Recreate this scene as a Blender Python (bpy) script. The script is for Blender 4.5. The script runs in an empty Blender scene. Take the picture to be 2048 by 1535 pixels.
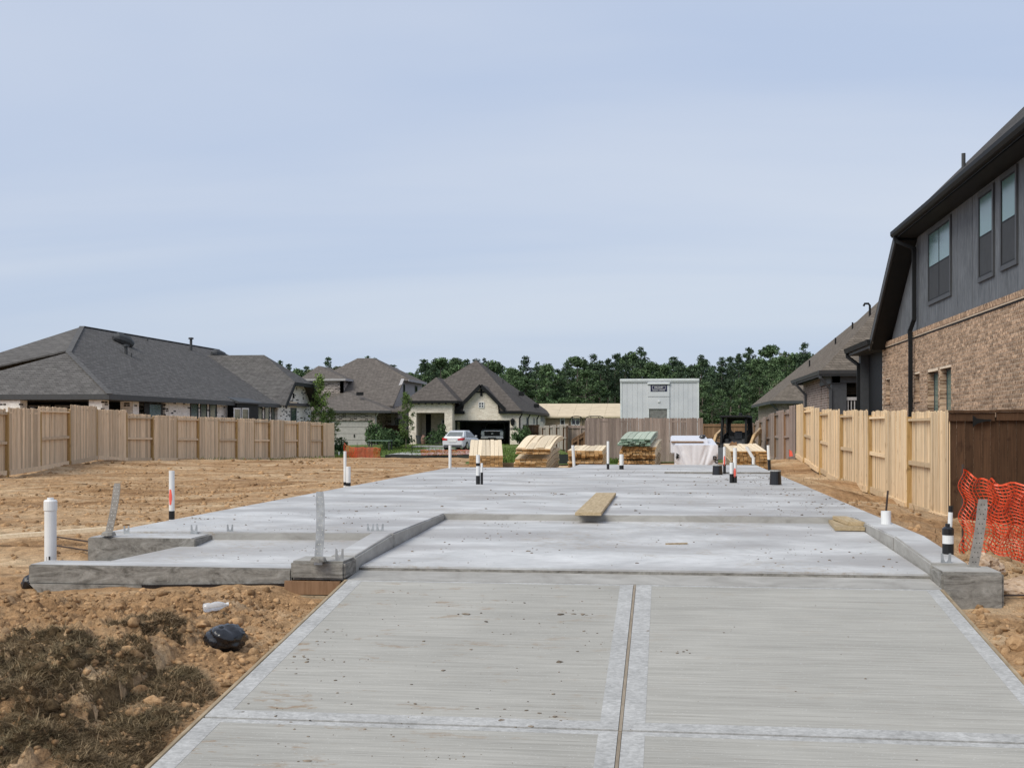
import bpy, bmesh, math, random
import numpy as np
from mathutils import Vector, Matrix

random.seed(7)
rng = np.random.default_rng(7)
sc = bpy.context.scene
col = sc.collection
R = math.radians

# ------------------------------------------------------------------ camera, sky, sun, exposure
YAW = R(7.29)          # the camera looks a little to the left of the driveway axis (+Y)
CAMZ = 1.06            # lens height above the house slab (slab top is z = 0)
FPX, HZ = 2400.0, 853.0
cam_d = bpy.data.cameras.new('camera')
cam = bpy.data.objects.new('camera', cam_d)
col.objects.link(cam)
cam.location = (0, 0, CAMZ)
cam.rotation_euler = (R(90), 0, YAW)
cam_d.sensor_width = 36
cam_d.lens = 36 * FPX / 2048
cam_d.shift_y = (HZ - 767.5) / 2048
cam_d.clip_start = 0.1
cam_d.clip_end = 6000
sc.camera = cam

SUN_EL, SUN_AZ = R(46), R(222)      # azimuth measured from +Y, clockwise: behind the camera, a little to the left
w = bpy.data.worlds.new('World'); sc.world = w; w.use_nodes = True
nt = w.node_tree; N = nt.nodes; L = nt.links
bg = N['Background']; bg.inputs[1].default_value = 0.06
sky = N.new('ShaderNodeTexSky'); sky.sky_type = 'NISHITA'; sky.sun_disc = False
sky.sun_elevation = SUN_EL; sky.sun_rotation = SUN_AZ; sky.air_density = 1.3; sky.dust_density = 1.5
tc = N.new('ShaderNodeTexCoord')
sx = N.new('ShaderNodeSeparateXYZ'); L.new(tc.outputs['Generated'], sx.inputs[0])
def wm(op, a, b=None, clamp=False):
    n = N.new('ShaderNodeMath'); n.operation = op; n.use_clamp = clamp
    for i, v in enumerate((a, b)):
        if v is None: continue
        if isinstance(v, (int, float)): n.inputs[i].default_value = v
        else: L.new(v, n.inputs[i])
    return n.outputs[0]
zz = wm('MAXIMUM', sx.outputs[2], 0.0)
den = wm('ADD', zz, 0.16)
cx = wm('DIVIDE', sx.outputs[0], den); cy = wm('DIVIDE', sx.outputs[1], den)
cmb = N.new('ShaderNodeCombineXYZ'); L.new(cx, cmb.inputs[0]); L.new(cy, cmb.inputs[1])
mp = N.new('ShaderNodeMapping'); L.new(cmb.outputs[0], mp.inputs[0])
mp.inputs['Rotation'].default_value = (0, 0, R(-24)); mp.inputs['Scale'].default_value = (0.30, 1.0, 1)
nz = N.new('ShaderNodeTexNoise'); L.new(mp.outputs[0], nz.inputs['Vector'])
nz.inputs['Scale'].default_value = 0.9; nz.inputs['Detail'].default_value = 5; nz.inputs['Roughness'].default_value = 0.46
nz.inputs['Distortion'].default_value = 0.5
rp = N.new('ShaderNodeValToRGB'); L.new(nz.outputs[0], rp.inputs[0])
rp.color_ramp.elements[0].position = 0.34; rp.color_ramp.elements[0].color = (4.75, 5.6, 7.35, 1)
rp.color_ramp.elements[1].position = 0.68; rp.color_ramp.elements[1].color = (6.4, 6.85, 7.8, 1)
mx = N.new('ShaderNodeMix'); mx.data_type = 'RGBA'; mx.inputs[0].default_value = 0.86
mh = N.new('ShaderNodeMix'); mh.data_type = 'RGBA'; mh.inputs[7].default_value = (4.45, 5.55, 7.35, 1); L.new(rp.outputs[0], mh.inputs[6])
L.new(wm('MULTIPLY', wm('SUBTRACT', 1.0, wm('MULTIPLY', zz, 6.0), True), 0.75), mh.inputs[0])
L.new(sky.outputs[0], mx.inputs[6]); L.new(mh.outputs[2], mx.inputs[7])
L.new(mx.outputs[2], bg.inputs[0])

sun_d = bpy.data.lights.new('sun', 'SUN'); sun = bpy.data.objects.new('sun', sun_d); col.objects.link(sun)
sun_d.energy = 1.5; sun_d.angle = R(34); sun_d.color = (1.0, 0.95, 0.84)
sd = Vector((math.sin(SUN_AZ) * math.cos(SUN_EL), math.cos(SUN_AZ) * math.cos(SUN_EL), math.sin(SUN_EL)))
sun.rotation_euler = sd.to_track_quat('Z', 'Y').to_euler(); sun.location = (0, 0, 60)

sc.view_settings.view_transform = 'Standard'; sc.view_settings.look = 'None'
sc.view_settings.exposure = 0.88; sc.view_settings.gamma = 1; sc.view_settings.use_curve_mapping = False
sc.render.engine = 'CYCLES'
sc.cycles.max_bounces = 6; sc.cycles.diffuse_bounces = 3; sc.cycles.glossy_bounces = 3; sc.cycles.transmission_bounces = 4
sc.cycles.transparent_max_bounces = 6

# ------------------------------------------------------------------ where a pixel of the photograph lies in the place
CA, SA = math.cos(YAW), math.sin(YAW)
def tx(u): return math.tan(math.atan((u - 1024) / FPX) - YAW)       # x / y of a column of the picture
def depth(x, y): return -x * SA + y * CA
def onx(u, x): return x / tx(u)
def ony(u, y): return y * tx(u)
def zat(v, x, y): return CAMZ - (v - HZ) * depth(x, y) / FPX
def gp(u, v, z):
    d = (CAMZ - z) * FPX / (v - HZ); t = tx(u); y = d / (CA - t * SA); return t * y, y
def du(u, d):                                                     # ground position of a column at a depth
    t = tx(u); y = d / (CA - t * SA); return t * y, y

# ------------------------------------------------------------------ noise for the terrain
def vnoise(x, y, s=0):
    xi = np.floor(x).astype(np.int64); yi = np.floor(y).astype(np.int64); fx = x - xi; fy = y - yi
    fx = fx * fx * (3 - 2 * fx); fy = fy * fy * (3 - 2 * fy)
    def h(a, b):
        n = (a * 374761393 + b * 668265263 + s * 974634777) & 0xffffffff
        n = ((n ^ (n >> 13)) * 1274126177) & 0xffffffff
        return ((n ^ (n >> 16)) & 0xffff) / 65535.0
    return (h(xi, yi) * (1 - fx) + h(xi + 1, yi) * fx) * (1 - fy) + (h(xi, yi + 1) * (1 - fx) + h(xi + 1, yi + 1) * fx) * fy
def fbm(x, y, o=4, s=0, g=0.5):
    r = 0; a = 1; t = 0
    for i in range(o):
        r = r + a * vnoise(x * 2 ** i + 17 * i, y * 2 ** i - 9 * i, s + i); t += a; a *= g
    return r / t

# ------------------------------------------------------------------ mesh helpers
ORIG = {}
def org(p):
    return ORIG.get(p.name, Vector((0, 0, 0))) if p else Vector((0, 0, 0))
def link(name, me, parent=None):
    o = bpy.data.objects.new(name, me); col.objects.link(o)
    if parent:
        o.parent = parent; ORIG[o.name] = org(parent)
    return o
def tag(o, label=None, cat=None, group=None, kind=None):
    if label: o['label'] = label
    if cat: o['category'] = cat
    if group: o['group'] = group
    if kind: o['kind'] = kind
    return o
def thing(name, label, cat, loc=(0, 0, 0), group=None, rotz=0, local=False):
    o = bpy.data.objects.new(name, None); col.objects.link(o); o.empty_display_size = 0.1
    o.location = loc; o.rotation_euler = (0, 0, rotz)
    ORIG[o.name] = Vector((0, 0, 0)) if local else Vector(loc)
    return tag(o, label, cat, group)

class MB:
    def __init__(s): s.v = []; s.f = []
    def add(s, vs, fs):
        b = len(s.v); s.v += [tuple(p) for p in vs]; s.f += [tuple(b + i for i in f) for f in fs]; return s
    def box(s, x0, x1, y0, y1, z0, z1):
        return s.add([(x0, y0, z0), (x1, y0, z0), (x1, y1, z0), (x0, y1, z0), (x0, y0, z1), (x1, y0, z1), (x1, y1, z1), (x0, y1, z1)],
                     [(0, 3, 2, 1), (4, 5, 6, 7), (0, 1, 5, 4), (1, 2, 6, 5), (2, 3, 7, 6), (3, 0, 4, 7)])
    def hexa(s, p):                      # eight corners, ordered as in box
        return s.add(p, [(0, 3, 2, 1), (4, 5, 6, 7), (0, 1, 5, 4), (1, 2, 6, 5), (2, 3, 7, 6), (3, 0, 4, 7)])
    def poly(s, *p): return s.add(p, [tuple(range(len(p)))])
    def prism(s, pts, d):                # a planar polygon swept by the vector d
        n = len(pts); d = Vector(d); a = [Vector(p) for p in pts]
        nrm = Vector((0, 0, 0))
        for i in range(n): nrm += a[i].cross(a[(i + 1) % n])
        if nrm.dot(d) > 0: a = a[::-1]
        fs = [tuple(range(n)), tuple(range(2 * n - 1, n - 1, -1))] + [(i, i + n, (i + 1) % n + n, (i + 1) % n) for i in range(n)]
        return s.add(a + [p + d for p in a], fs)
    def bar(s, p, q, wd, ht, up=(0, 0, 1)):
        p = Vector(p); q = Vector(q); d = (q - p).normalized(); u = Vector(up)
        sd_ = d.cross(u).normalized() * wd / 2; u = sd_.cross(d).normalized() * ht / 2
        return s.add([p - sd_ - u, p + sd_ - u, q + sd_ - u, q - sd_ - u, p - sd_ + u, p + sd_ + u, q + sd_ + u, q - sd_ + u],
                     [(0, 1, 2, 3), (4, 7, 6, 5), (0, 4, 5, 1), (1, 5, 6, 2), (2, 6, 7, 3), (3, 7, 4, 0)])
    def tube(s, pts, r, n=8, cap=True):
        pts = [Vector(p) for p in pts]; m = len(pts); rs = r if isinstance(r, (list, tuple)) else [r] * m
        vs = []; fs = []; ref = None
        for i, p in enumerate(pts):
            t = (pts[min(i + 1, m - 1)] - pts[max(i - 1, 0)]).normalized()
            if ref is None: ref = Vector((1, 0, 0)) if abs(t.x) < 0.9 else Vector((0, 1, 0))
            a = (ref - t * ref.dot(t)).normalized(); b = t.cross(a); ref = a
            for k in range(n):
                c = 2 * math.pi * k / n; vs.append(p + (a * math.cos(c) + b * math.sin(c)) * rs[i])
        for i in range(m - 1):
            for k in range(n):
                fs.append((i * n + k, i * n + (k + 1) % n, (i + 1) * n + (k + 1) % n, (i + 1) * n + k))
        if cap: fs += [tuple(range(n))[::-1], tuple((m - 1) * n + k for k in range(n))]
        return s.add(vs, fs)
    def lathe(s, c, prof, n=16):         # profile of (radius, height) turned round a vertical axis
        return s.tube([(c[0], c[1], c[2] + h) for r, h in prof], [max(r, 1e-4) for r, h in prof], n)
    def mesh(s, name, mat, off=None, bevel=0, smooth=False, seg=2):
        me = bpy.data.meshes.new(name)
        o = off or Vector((0, 0, 0))
        me.from_pydata([(a - o.x, b - o.y, c - o.z) for a, b, c in s.v], [], s.f)
        if bevel:
            bm = bmesh.new(); bm.from_mesh(me)
            bmesh.ops.bevel(bm, geom=[e for e in bm.edges if len(e.link_faces) == 2 and e.calc_face_angle(0) > 0.4], offset=bevel, segments=seg, affect='EDGES', clamp_overlap=True)
            bm.to_mesh(me); bm.free()
        if mat: me.materials.append(mat)
        if smooth: me.polygons.foreach_set('use_smooth', [True] * len(me.polygons))
        me.update(); return me
    def build(s, name, mat, parent=None, bevel=0, smooth=False, off=None, seg=2):
        return link(name, s.mesh(name, mat, org(parent) if off is None else off, bevel, smooth, seg), parent)
def np_mesh(name, v, f, mat, smooth=False):
    f = np.asarray(f, dtype=np.int32); k = f.shape[1]; me = bpy.data.meshes.new(name)
    me.vertices.add(len(v)); me.vertices.foreach_set('co', np.asarray(v, dtype=np.float32).ravel())
    me.loops.add(f.size); me.loops.foreach_set('vertex_index', f.ravel())
    me.polygons.add(len(f)); me.polygons.foreach_set('loop_start', np.arange(0, f.size, k, dtype=np.int32))
    me.polygons.foreach_set('loop_total', np.full(len(f), k, dtype=np.int32))
    if smooth: me.polygons.foreach_set('use_smooth', np.ones(len(f), dtype=bool))
    me.update(calc_edges=True); me.validate()
    if mat: me.materials.append(mat)
    return me
def inst(name, me, parent, loc, rot=(0, 0, 0), scale=(1, 1, 1)):   # one more object on a shared mesh; loc in world space
    o = bpy.data.objects.new(name, me); col.objects.link(o)
    o.parent = parent; o.location = Vector(loc) - org(parent); o.rotation_euler = rot; o.scale = scale
    return o
def holes_wall(mb, ax, c0, c1, a0, a1, z0, z1, holes):
    As = sorted({a0, a1, *[h[0] for h in holes], *[h[1] for h in holes]}); Zs = sorted({z0, z1, *[h[2] for h in holes], *[h[3] for h in holes]})
    As = [a for a in As if a0 <= a <= a1]; Zs = [z for z in Zs if z0 <= z <= z1]
    for i in range(len(As) - 1):
        for j in range(len(Zs) - 1):
            am = (As[i] + As[i + 1]) / 2; zm = (Zs[j] + Zs[j + 1]) / 2
            if any(h[0] < am < h[1] and h[2] < zm < h[3] for h in holes): continue
            if ax == 'x': mb.box(c0, c1, As[i], As[i + 1], Zs[j], Zs[j + 1])
            else: mb.box(As[i], As[i + 1], c0, c1, Zs[j], Zs[j + 1])
    return mb
def text_part(body, size, mat, parent, mw, name='lettering', depth_=0.004, bold=0.0):
    c = bpy.data.curves.new('lettering_curve', 'FONT'); c.body = body; c.size = size; c.extrude = depth_; c.offset = bold
    c.align_x = 'CENTER'; c.align_y = 'CENTER'
    t = bpy.data.objects.new('lettering_tmp', c); col.objects.link(t)
    dg = bpy.context.evaluated_depsgraph_get(); me = bpy.data.meshes.new_from_object(t.evaluated_get(dg))
    bpy.data.objects.remove(t); bpy.data.curves.remove(c)
    me.materials.clear(); me.materials.append(mat)
    o = link(name, me, parent); m = mw.copy(); m.translation -= org(parent); o.matrix_local = m
    return o

# ------------------------------------------------------------------ materials
class NT:
    def __init__(s, name, rough=0.8, spec=0.3):
        s.m = bpy.data.materials.new(name); s.m.use_nodes = True; s.t = s.m.node_tree; s.n = s.t.nodes; s.l = s.t.links
        s.b = s.n['Principled BSDF']; s.b.inputs['Roughness'].default_value = rough; s.b.inputs['Specular IOR Level'].default_value = spec
        s.pos = s.n.new('ShaderNodeNewGeometry').outputs['Position']
        s.oc = None
    def obj(s):
        return s.n.new('ShaderNodeTexCoord').outputs['Object']
    def map(s, vec, scale=(1, 1, 1), rot=(0, 0, 0)):
        m = s.n.new('ShaderNodeMapping'); s.l.new(vec, m.inputs[0]); m.inputs['Scale'].default_value = scale; m.inputs['Rotation'].default_value = rot
        return m.outputs[0]
    def noise(s, vec, scale=1, detail=4, rough=0.55, dist=0):
        m = s.n.new('ShaderNodeTexNoise'); s.l.new(vec, m.inputs['Vector']); m.inputs['Scale'].default_value = scale
        m.inputs['Detail'].default_value = detail; m.inputs['Roughness'].default_value = rough; m.inputs['Distortion'].default_value = dist
        return m.outputs[0]
    def ramp(s, fac, *st):
        m = s.n.new('ShaderNodeValToRGB'); s.l.new(fac, m.inputs[0]); e = m.color_ramp.elements
        while len(e) < len(st): e.new(0.5)
        for k, (p, c) in enumerate(st):
            e[k].position = p; e[k].color = (c, c, c, 1) if isinstance(c, (int, float)) else (*c, 1)
        return m.outputs[0]
    def mix(s, fac, a, b, mode='MIX'):
        m = s.n.new('ShaderNodeMix'); m.data_type = 'RGBA'; m.blend_type = mode
        for i, v in ((0, fac), (6, a), (7, b)):
            if isinstance(v, (int, float)): m.inputs[i].default_value = v if i == 0 else (v, v, v, 1)
            elif isinstance(v, tuple): m.inputs[i].default_value = (*v, 1)
            else: s.l.new(v, m.inputs[i])
        return m.outputs[2]
    def math(s, op, a, b=0.0, clamp=False):
        m = s.n.new('ShaderNodeMath'); m.operation = op; m.use_clamp = clamp
        for i, v in enumerate((a, b)):
            if isinstance(v, (int, float)): m.inputs[i].default_value = v
            else: s.l.new(v, m.inputs[i])
        return m.outputs[0]
    def rnd(s): return s.n.new('ShaderNodeObjectInfo').outputs['Random']
    def island(s): return s.n.new('ShaderNodeNewGeometry').outputs['Random Per Island']
    def vary(s, c, r, lo, hi):
        m = s.n.new('ShaderNodeMapRange'); s.l.new(r, m.inputs[0]); m.inputs[3].default_value = lo; m.inputs[4].default_value = hi
        g = s.n.new('ShaderNodeHueSaturation'); s.l.new(m.outputs[0], g.inputs['Value'])
        s.l.new(c, g.inputs['Color']) if not isinstance(c, tuple) else setattr(g.inputs['Color'], 'default_value', (*c, 1))
        return g.outputs[0]
    def xyz(s, v):
        m = s.n.new('ShaderNodeSeparateXYZ'); s.l.new(v, m.inputs[0]); return m.outputs
    def comb(s, x, y, z=0.0):
        m = s.n.new('ShaderNodeCombineXYZ')
        for i, v in enumerate((x, y, z)):
            if isinstance(v, (int, float)): m.inputs[i].default_value = v
            else: s.l.new(v, m.inputs[i])
        return m.outputs[0]
    def bump(s, h, st=0.5, d=0.01):
        m = s.n.new('ShaderNodeBump'); s.l.new(h, m.inputs['Height']); m.inputs['Strength'].default_value = st; m.inputs['Distance'].default_value = d
        s.l.new(m.outputs[0], s.b.inputs['Normal'])
    def out(s, c):
        if isinstance(c, tuple): s.b.inputs['Base Color'].default_value = (*c, 1)
        else: s.l.new(c, s.b.inputs['Base Color'])
        return s.m
def flat(name, c, rough=0.5, spec=0.4, metal=0, var=0.12, sc_=6):
    t = NT(name, rough, spec); t.b.inputs['Metallic'].default_value = metal
    n = t.noise(t.pos, sc_, 4); k = tuple(x * (1 - var) for x in c); k2 = tuple(min(1, x * (1 + var)) for x in c)
    return t.out(t.ramp(n, (0.3, k), (0.7, k2)))
def wood(name, c1, c2, rnd=(0.8, 1.15), grain=(14, 14, 1.1), rough=0.75, dark=None):
    t = NT(name, rough, 0.2); r = t.rnd(); v = t.math('MULTIPLY', r, 37.0)
    p = t.n.new('ShaderNodeVectorMath'); t.l.new(t.map(t.obj(), grain), p.inputs[0]); t.l.new(t.comb(v, v, v), p.inputs[1])
    n = t.noise(p.outputs[0], 3.0, 5, 0.6, 0.6)
    c = t.ramp(n, (0.28, c1), (0.7, c2))
    if dark:
        k = t.noise(t.map(t.pos, (3, 3, 3)), 1.3, 3); c = t.mix(t.ramp(k, (0.62, 0), (0.72, 0.6)), c, dark)
    kn = t.n.new('ShaderNodeVectorMath'); t.l.new(t.map(t.obj(), (9, 9, 2.2) if grain[2] < grain[1] or grain[0] == grain[1] else (9, 2.2, 9)), kn.inputs[0]); t.l.new(t.comb(v, v, v), kn.inputs[1])
    c = t.mix(t.ramp(t.noise(kn.outputs[0], 1.7, 2, 0.4), (0.70, 0), (0.76, 0.55)), c, tuple(i * .42 for i in c1))
    t.bump(n, 0.25, 0.004)
    return t.out(t.vary(c, r, *rnd))
def brickmat(name, c1, c2, mortar, bw=0.25, rh=0.078, ms=0.011, dark=None, dk=(0.6, 0.68), rough=0.9):
    t = NT(name, rough, 0.15); x, y, z = t.xyz(t.pos)
    b = t.n.new('ShaderNodeTexBrick'); t.l.new(t.comb(t.math('ADD', x, y), z), b.inputs['Vector'])
    b.inputs['Scale'].default_value = 1; b.inputs['Brick Width'].default_value = bw; b.inputs['Row Height'].default_value = rh
    b.inputs['Mortar Size'].default_value = ms; b.inputs['Color1'].default_value = (*c1, 1); b.inputs['Color2'].default_value = (*c2, 1); b.inputs['Mortar'].default_value = (*mortar, 1)
    b.inputs['Bias'].default_value = 0.0
    c = b.outputs[0]
    if dark:
        bx = t.math('FLOOR', t.math('MULTIPLY', t.math('ADD', x, y), 1 / bw)); bz = t.math('FLOOR', t.math('MULTIPLY', z, 1 / rh))
        wn = t.n.new('ShaderNodeTexWhiteNoise'); wn.noise_dimensions = '2D'; t.l.new(t.comb(bx, bz), wn.inputs['Vector'])
        f = t.ramp(wn.outputs[0], (dk[0], 0), (dk[1], 1)); f = t.math('MULTIPLY', f, t.math('SUBTRACT', 1.0, b.outputs['Fac']))
        c = t.mix(f, c, dark)
    n = t.noise(t.pos, 9, 3); c = t.mix(0.35, c, t.ramp(n, (0.3, 0.55), (0.7, 1.3)), 'MULTIPLY')
    t.bump(t.math('SUBTRACT', 1.0, b.outputs['Fac']), 0.5, 0.008)
    return t.out(c)
def shingle(name, c, rise=0.092):
    t = NT(name, 0.95, 0.1); x, y, z = t.xyz(t.pos)
    b = t.n.new('ShaderNodeTexBrick'); t.l.new(t.comb(t.math('ADD', x, y), z), b.inputs['Vector']); b.inputs['Scale'].default_value = 1
    b.inputs['Brick Width'].default_value = 0.32; b.inputs['Row Height'].default_value = rise; b.inputs['Mortar Size'].default_value = rise * 0.13
    k = tuple(i * 0.84 for i in c); k2 = tuple(i * 1.16 for i in c)
    b.inputs['Color1'].default_value = (*k, 1); b.inputs['Color2'].default_value = (*k2, 1); b.inputs['Mortar'].default_value = (*[i * 0.58 for i in c], 1)
    n = t.noise(t.pos, 3.5, 5, 0.7)
    cc = t.mix(0.8, b.outputs[0], t.ramp(n, (0.3, 0.72), (0.7, 1.25)), 'MULTIPLY')
    fr = t.math('FRACT', t.math('MULTIPLY', z, 1 / rise)); t.bump(fr, 0.6, 0.015)
    return t.out(cc)

# dirt
t = NT('dirt', 0.97, 0.05)
n1 = t.noise(t.map(t.pos, (0.22, 0.75, 1)), 1.0, 6, 0.62, 0.4); n2 = t.noise(t.pos, 9, 8, 0.68); n3 = t.noise(t.map(t.pos, (0.6, 2.6, 1)), 1.1, 5, 0.6)
c = t.ramp(n1, (0.30, (0.235, 0.130, 0.062)), (0.47, (0.445, 0.275, 0.145)), (0.68, (0.64, 0.47, 0.295)))
c = t.mix(0.75, c, t.ramp(n2, (0.32, 0.45), (0.66, 1.28)), 'MULTIPLY')
c = t.mix(t.ramp(n3, (0.56, 0), (0.72, 0.45)), c, (0.66, 0.52, 0.36))
n4 = t.noise(t.pos, 70, 3, 0.6); c = t.mix(0.55, c, t.ramp(n4, (0.3, 0.5), (0.7, 1.3)), 'MULTIPLY')
t.bump(t.math('ADD', n2, t.math('MULTIPLY', n4, 0.25)), 0.9, 0.05)
M_dirt = t.out(c)
t = NT('clod', 0.97, 0.05); n = t.noise(t.pos, 22, 6, 0.7)
M_clod = t.out(t.vary(t.ramp(n, (0.3, (0.26, 0.145, 0.07)), (0.7, (0.56, 0.37, 0.205))), t.island(), 0.55, 1.25)); t.bump(n, 0.8, 0.02)
t = NT('grey_clod', 0.97, 0.05); n = t.noise(t.pos, 30, 6, 0.7)
M_crumb = t.out(t.vary(t.ramp(n, (0.3, (0.10, 0.085, 0.07)), (0.7, (0.26, 0.21, 0.16))), t.island(), 0.55, 1.5))
# grass lawn
t = NT('lawn', 0.9, 0.1); n = t.noise(t.pos, 1.6, 6, 0.7); n2 = t.noise(t.pos, 30, 4, 0.7)
M_lawn = t.out(t.mix(0.7, t.ramp(n, (0.3, (0.075, 0.115, 0.028)), (0.55, (0.12, 0.165, 0.045)), (0.75, (0.20, 0.20, 0.08))), t.ramp(n2, (0.3, 0.6), (0.7, 1.3)), 'MULTIPLY'))
t = NT('dry_grass', 0.9, 0.1); M_dry = t.out(t.vary(t.mix(t.ramp(t.noise(t.pos, 2.3, 3), (0.35, 0), (0.65, 1)), t.mix(t.island(), (0.125, 0.078, 0.040), (0.36, 0.26, 0.155)), t.mix(t.island(), (0.10, 0.078, 0.042), (0.28, 0.215, 0.125))), t.island(), 0.45, 1.35))
t = NT('sod_clod', 0.97, 0.05); n = t.noise(t.pos, 40, 6, 0.7); M_sod = t.out(t.vary(t.ramp(n, (0.32, (0.055, 0.037, 0.02)), (0.7, (0.20, 0.138, 0.078))), t.island(), 0.7, 1.2)); t.bump(n, .8, .03)
t = NT('green_blade', 0.8, 0.15); M_blade = t.out(t.vary((0.10, 0.15, 0.035), t.island(), 0.5, 1.6))

# concrete
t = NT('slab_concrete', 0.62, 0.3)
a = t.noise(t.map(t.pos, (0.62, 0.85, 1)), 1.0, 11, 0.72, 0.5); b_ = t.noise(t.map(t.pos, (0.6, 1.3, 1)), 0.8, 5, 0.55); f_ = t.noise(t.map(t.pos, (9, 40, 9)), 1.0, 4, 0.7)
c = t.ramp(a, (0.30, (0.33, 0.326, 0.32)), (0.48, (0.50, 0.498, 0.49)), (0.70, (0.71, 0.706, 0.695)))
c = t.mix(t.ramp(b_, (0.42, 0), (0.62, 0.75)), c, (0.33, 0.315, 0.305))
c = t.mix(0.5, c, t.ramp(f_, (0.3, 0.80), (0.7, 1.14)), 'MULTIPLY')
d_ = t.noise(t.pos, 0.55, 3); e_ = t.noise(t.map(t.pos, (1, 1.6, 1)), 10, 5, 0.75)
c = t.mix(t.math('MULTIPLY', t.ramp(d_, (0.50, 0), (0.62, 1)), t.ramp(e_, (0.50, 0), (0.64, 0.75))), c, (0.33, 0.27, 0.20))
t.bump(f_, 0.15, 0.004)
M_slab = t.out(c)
t = NT('broomed_concrete', 0.85, 0.2)
a = t.noise(t.map(t.pos, (1.6, 85, 1)), 1.0, 4, 0.68); b_ = t.noise(t.map(t.pos, (0.6, 7, 1)), 1.0, 5, 0.65, 0.6); e_ = t.noise(t.pos, 0.9, 4); p_ = t.noise(t.map(t.pos, (60, 120, 60)), 1.0, 2)
c = t.ramp(a, (0.28, (0.285, 0.274, 0.246)), (0.72, (0.455, 0.44, 0.40)))
c = t.mix(0.75, c, t.ramp(b_, (0.28, 0.88), (0.72, 1.09)), 'MULTIPLY'); c = t.mix(0.6, c, t.ramp(e_, (0.3, 0.84), (0.7, 1.12)), 'MULTIPLY')
c = t.mix(t.ramp(p_, (0.66, 0), (0.72, 0.6)), c, (0.60, 0.60, 0.58))
s1 = t.noise(t.map(t.pos, (3.2, 6.5, 1)), 1.0, 5, 0.72); x_, y_, z_ = t.xyz(t.pos); lf = t.ramp(t.math('MULTIPLY', x_, -0.25), (0.0, 0.12), (0.6, 0.85))
c = t.mix(t.math('MULTIPLY', t.ramp(s1, (0.58, 0), (0.68, 1.0)), lf), c, (0.27, 0.19, 0.12))
t.bump(a, 0.35, 0.006)
M_drive = t.out(c)
t = NT('trowelled_concrete', 0.7, 0.3)
a = t.noise(t.map(t.pos, (26, 40, 20)), 1.0, 4, 0.7, 0.6); b_ = t.noise(t.pos, 3.5, 3)
c = t.ramp(a, (0.36, (0.33, 0.326, 0.312)), (0.64, (0.49, 0.485, 0.47))); c = t.mix(0.7, c, t.ramp(b_, (0.3, 0.8), (0.7, 1.12)), 'MULTIPLY')
t.bump(a, 0.2, 0.004); M_band = t.out(c)
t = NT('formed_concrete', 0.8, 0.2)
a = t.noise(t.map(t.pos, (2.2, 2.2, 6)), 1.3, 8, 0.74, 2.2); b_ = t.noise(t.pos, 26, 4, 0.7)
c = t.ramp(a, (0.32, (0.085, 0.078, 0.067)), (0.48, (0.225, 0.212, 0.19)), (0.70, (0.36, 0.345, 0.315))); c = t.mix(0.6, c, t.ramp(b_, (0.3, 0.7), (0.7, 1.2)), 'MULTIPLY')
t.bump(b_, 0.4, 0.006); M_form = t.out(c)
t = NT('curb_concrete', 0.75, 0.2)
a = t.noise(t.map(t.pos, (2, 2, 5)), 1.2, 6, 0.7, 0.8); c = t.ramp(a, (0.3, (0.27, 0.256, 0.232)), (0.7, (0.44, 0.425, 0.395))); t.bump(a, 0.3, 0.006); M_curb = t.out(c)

# timber
M_cedar = wood('new_cedar', (0.62, 0.43, 0.245), (0.92, 0.73, 0.49), (0.66, 1.1), dark=(0.42, 0.27, 0.14))
M_cedar2 = wood('pinkish_cedar', (0.60, 0.43, 0.275), (0.90, 0.715, 0.50), (0.64, 1.12))
M_post = wood('treated_post', (0.36, 0.22, 0.085), (0.50, 0.34, 0.15), (0.85, 1.1), dark=(0.12, 0.07, 0.03))
M_greyw = wood('weathered_fence', (0.21, 0.155, 0.13), (0.38, 0.305, 0.265), (0.72, 1.25))
M_stain = wood('brown_stained_timber', (0.052, 0.029, 0.017), (0.112, 0.062, 0.036), (0.8, 1.2), dark=(0.03, 0.013, 0.008))
M_brownw = wood('brown_gate_timber', (0.17, 0.095, 0.05), (0.28, 0.17, 0.10), (0.8, 1.15))
M_palef = wood('pale_fence', (0.34, 0.30, 0.26), (0.48, 0.43, 0.38), (0.85, 1.1))
M_pine = wood('pine_board', (0.66, 0.52, 0.34), (0.90, 0.76, 0.56), (0.78, 1.08), grain=(14, 1.1, 14))
M_pineend = wood('pine_end_grain', (0.30, 0.155, 0.06), (0.62, 0.40, 0.18), (0.5, 1.2), grain=(20, 20, 20))
M_greenb = wood('green_treated_board', (0.30, 0.40, 0.31), (0.62, 0.64, 0.52), (0.75, 1.15), grain=(14, 1.1, 14))
M_greenend = wood('green_end_grain', (0.03, 0.10, 0.07), (0.30, 0.40, 0.32), (0.5, 1.4), grain=(20, 20, 20))
M_plank = wood('site_plank', (0.32, 0.235, 0.13), (0.50, 0.395, 0.25), (0.9, 1.1), grain=(10, 0.9, 10))
M_strip = wood('form_strip', (0.22, 0.165, 0.10), (0.42, 0.33, 0.22), (0.9, 1.1), grain=(10, 1.2, 10))
M_joint = wood('joint_strip', (0.21, 0.17, 0.125), (0.33, 0.275, 0.21), (0.9, 1.1), grain=(20, 1.5, 20))

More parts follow.
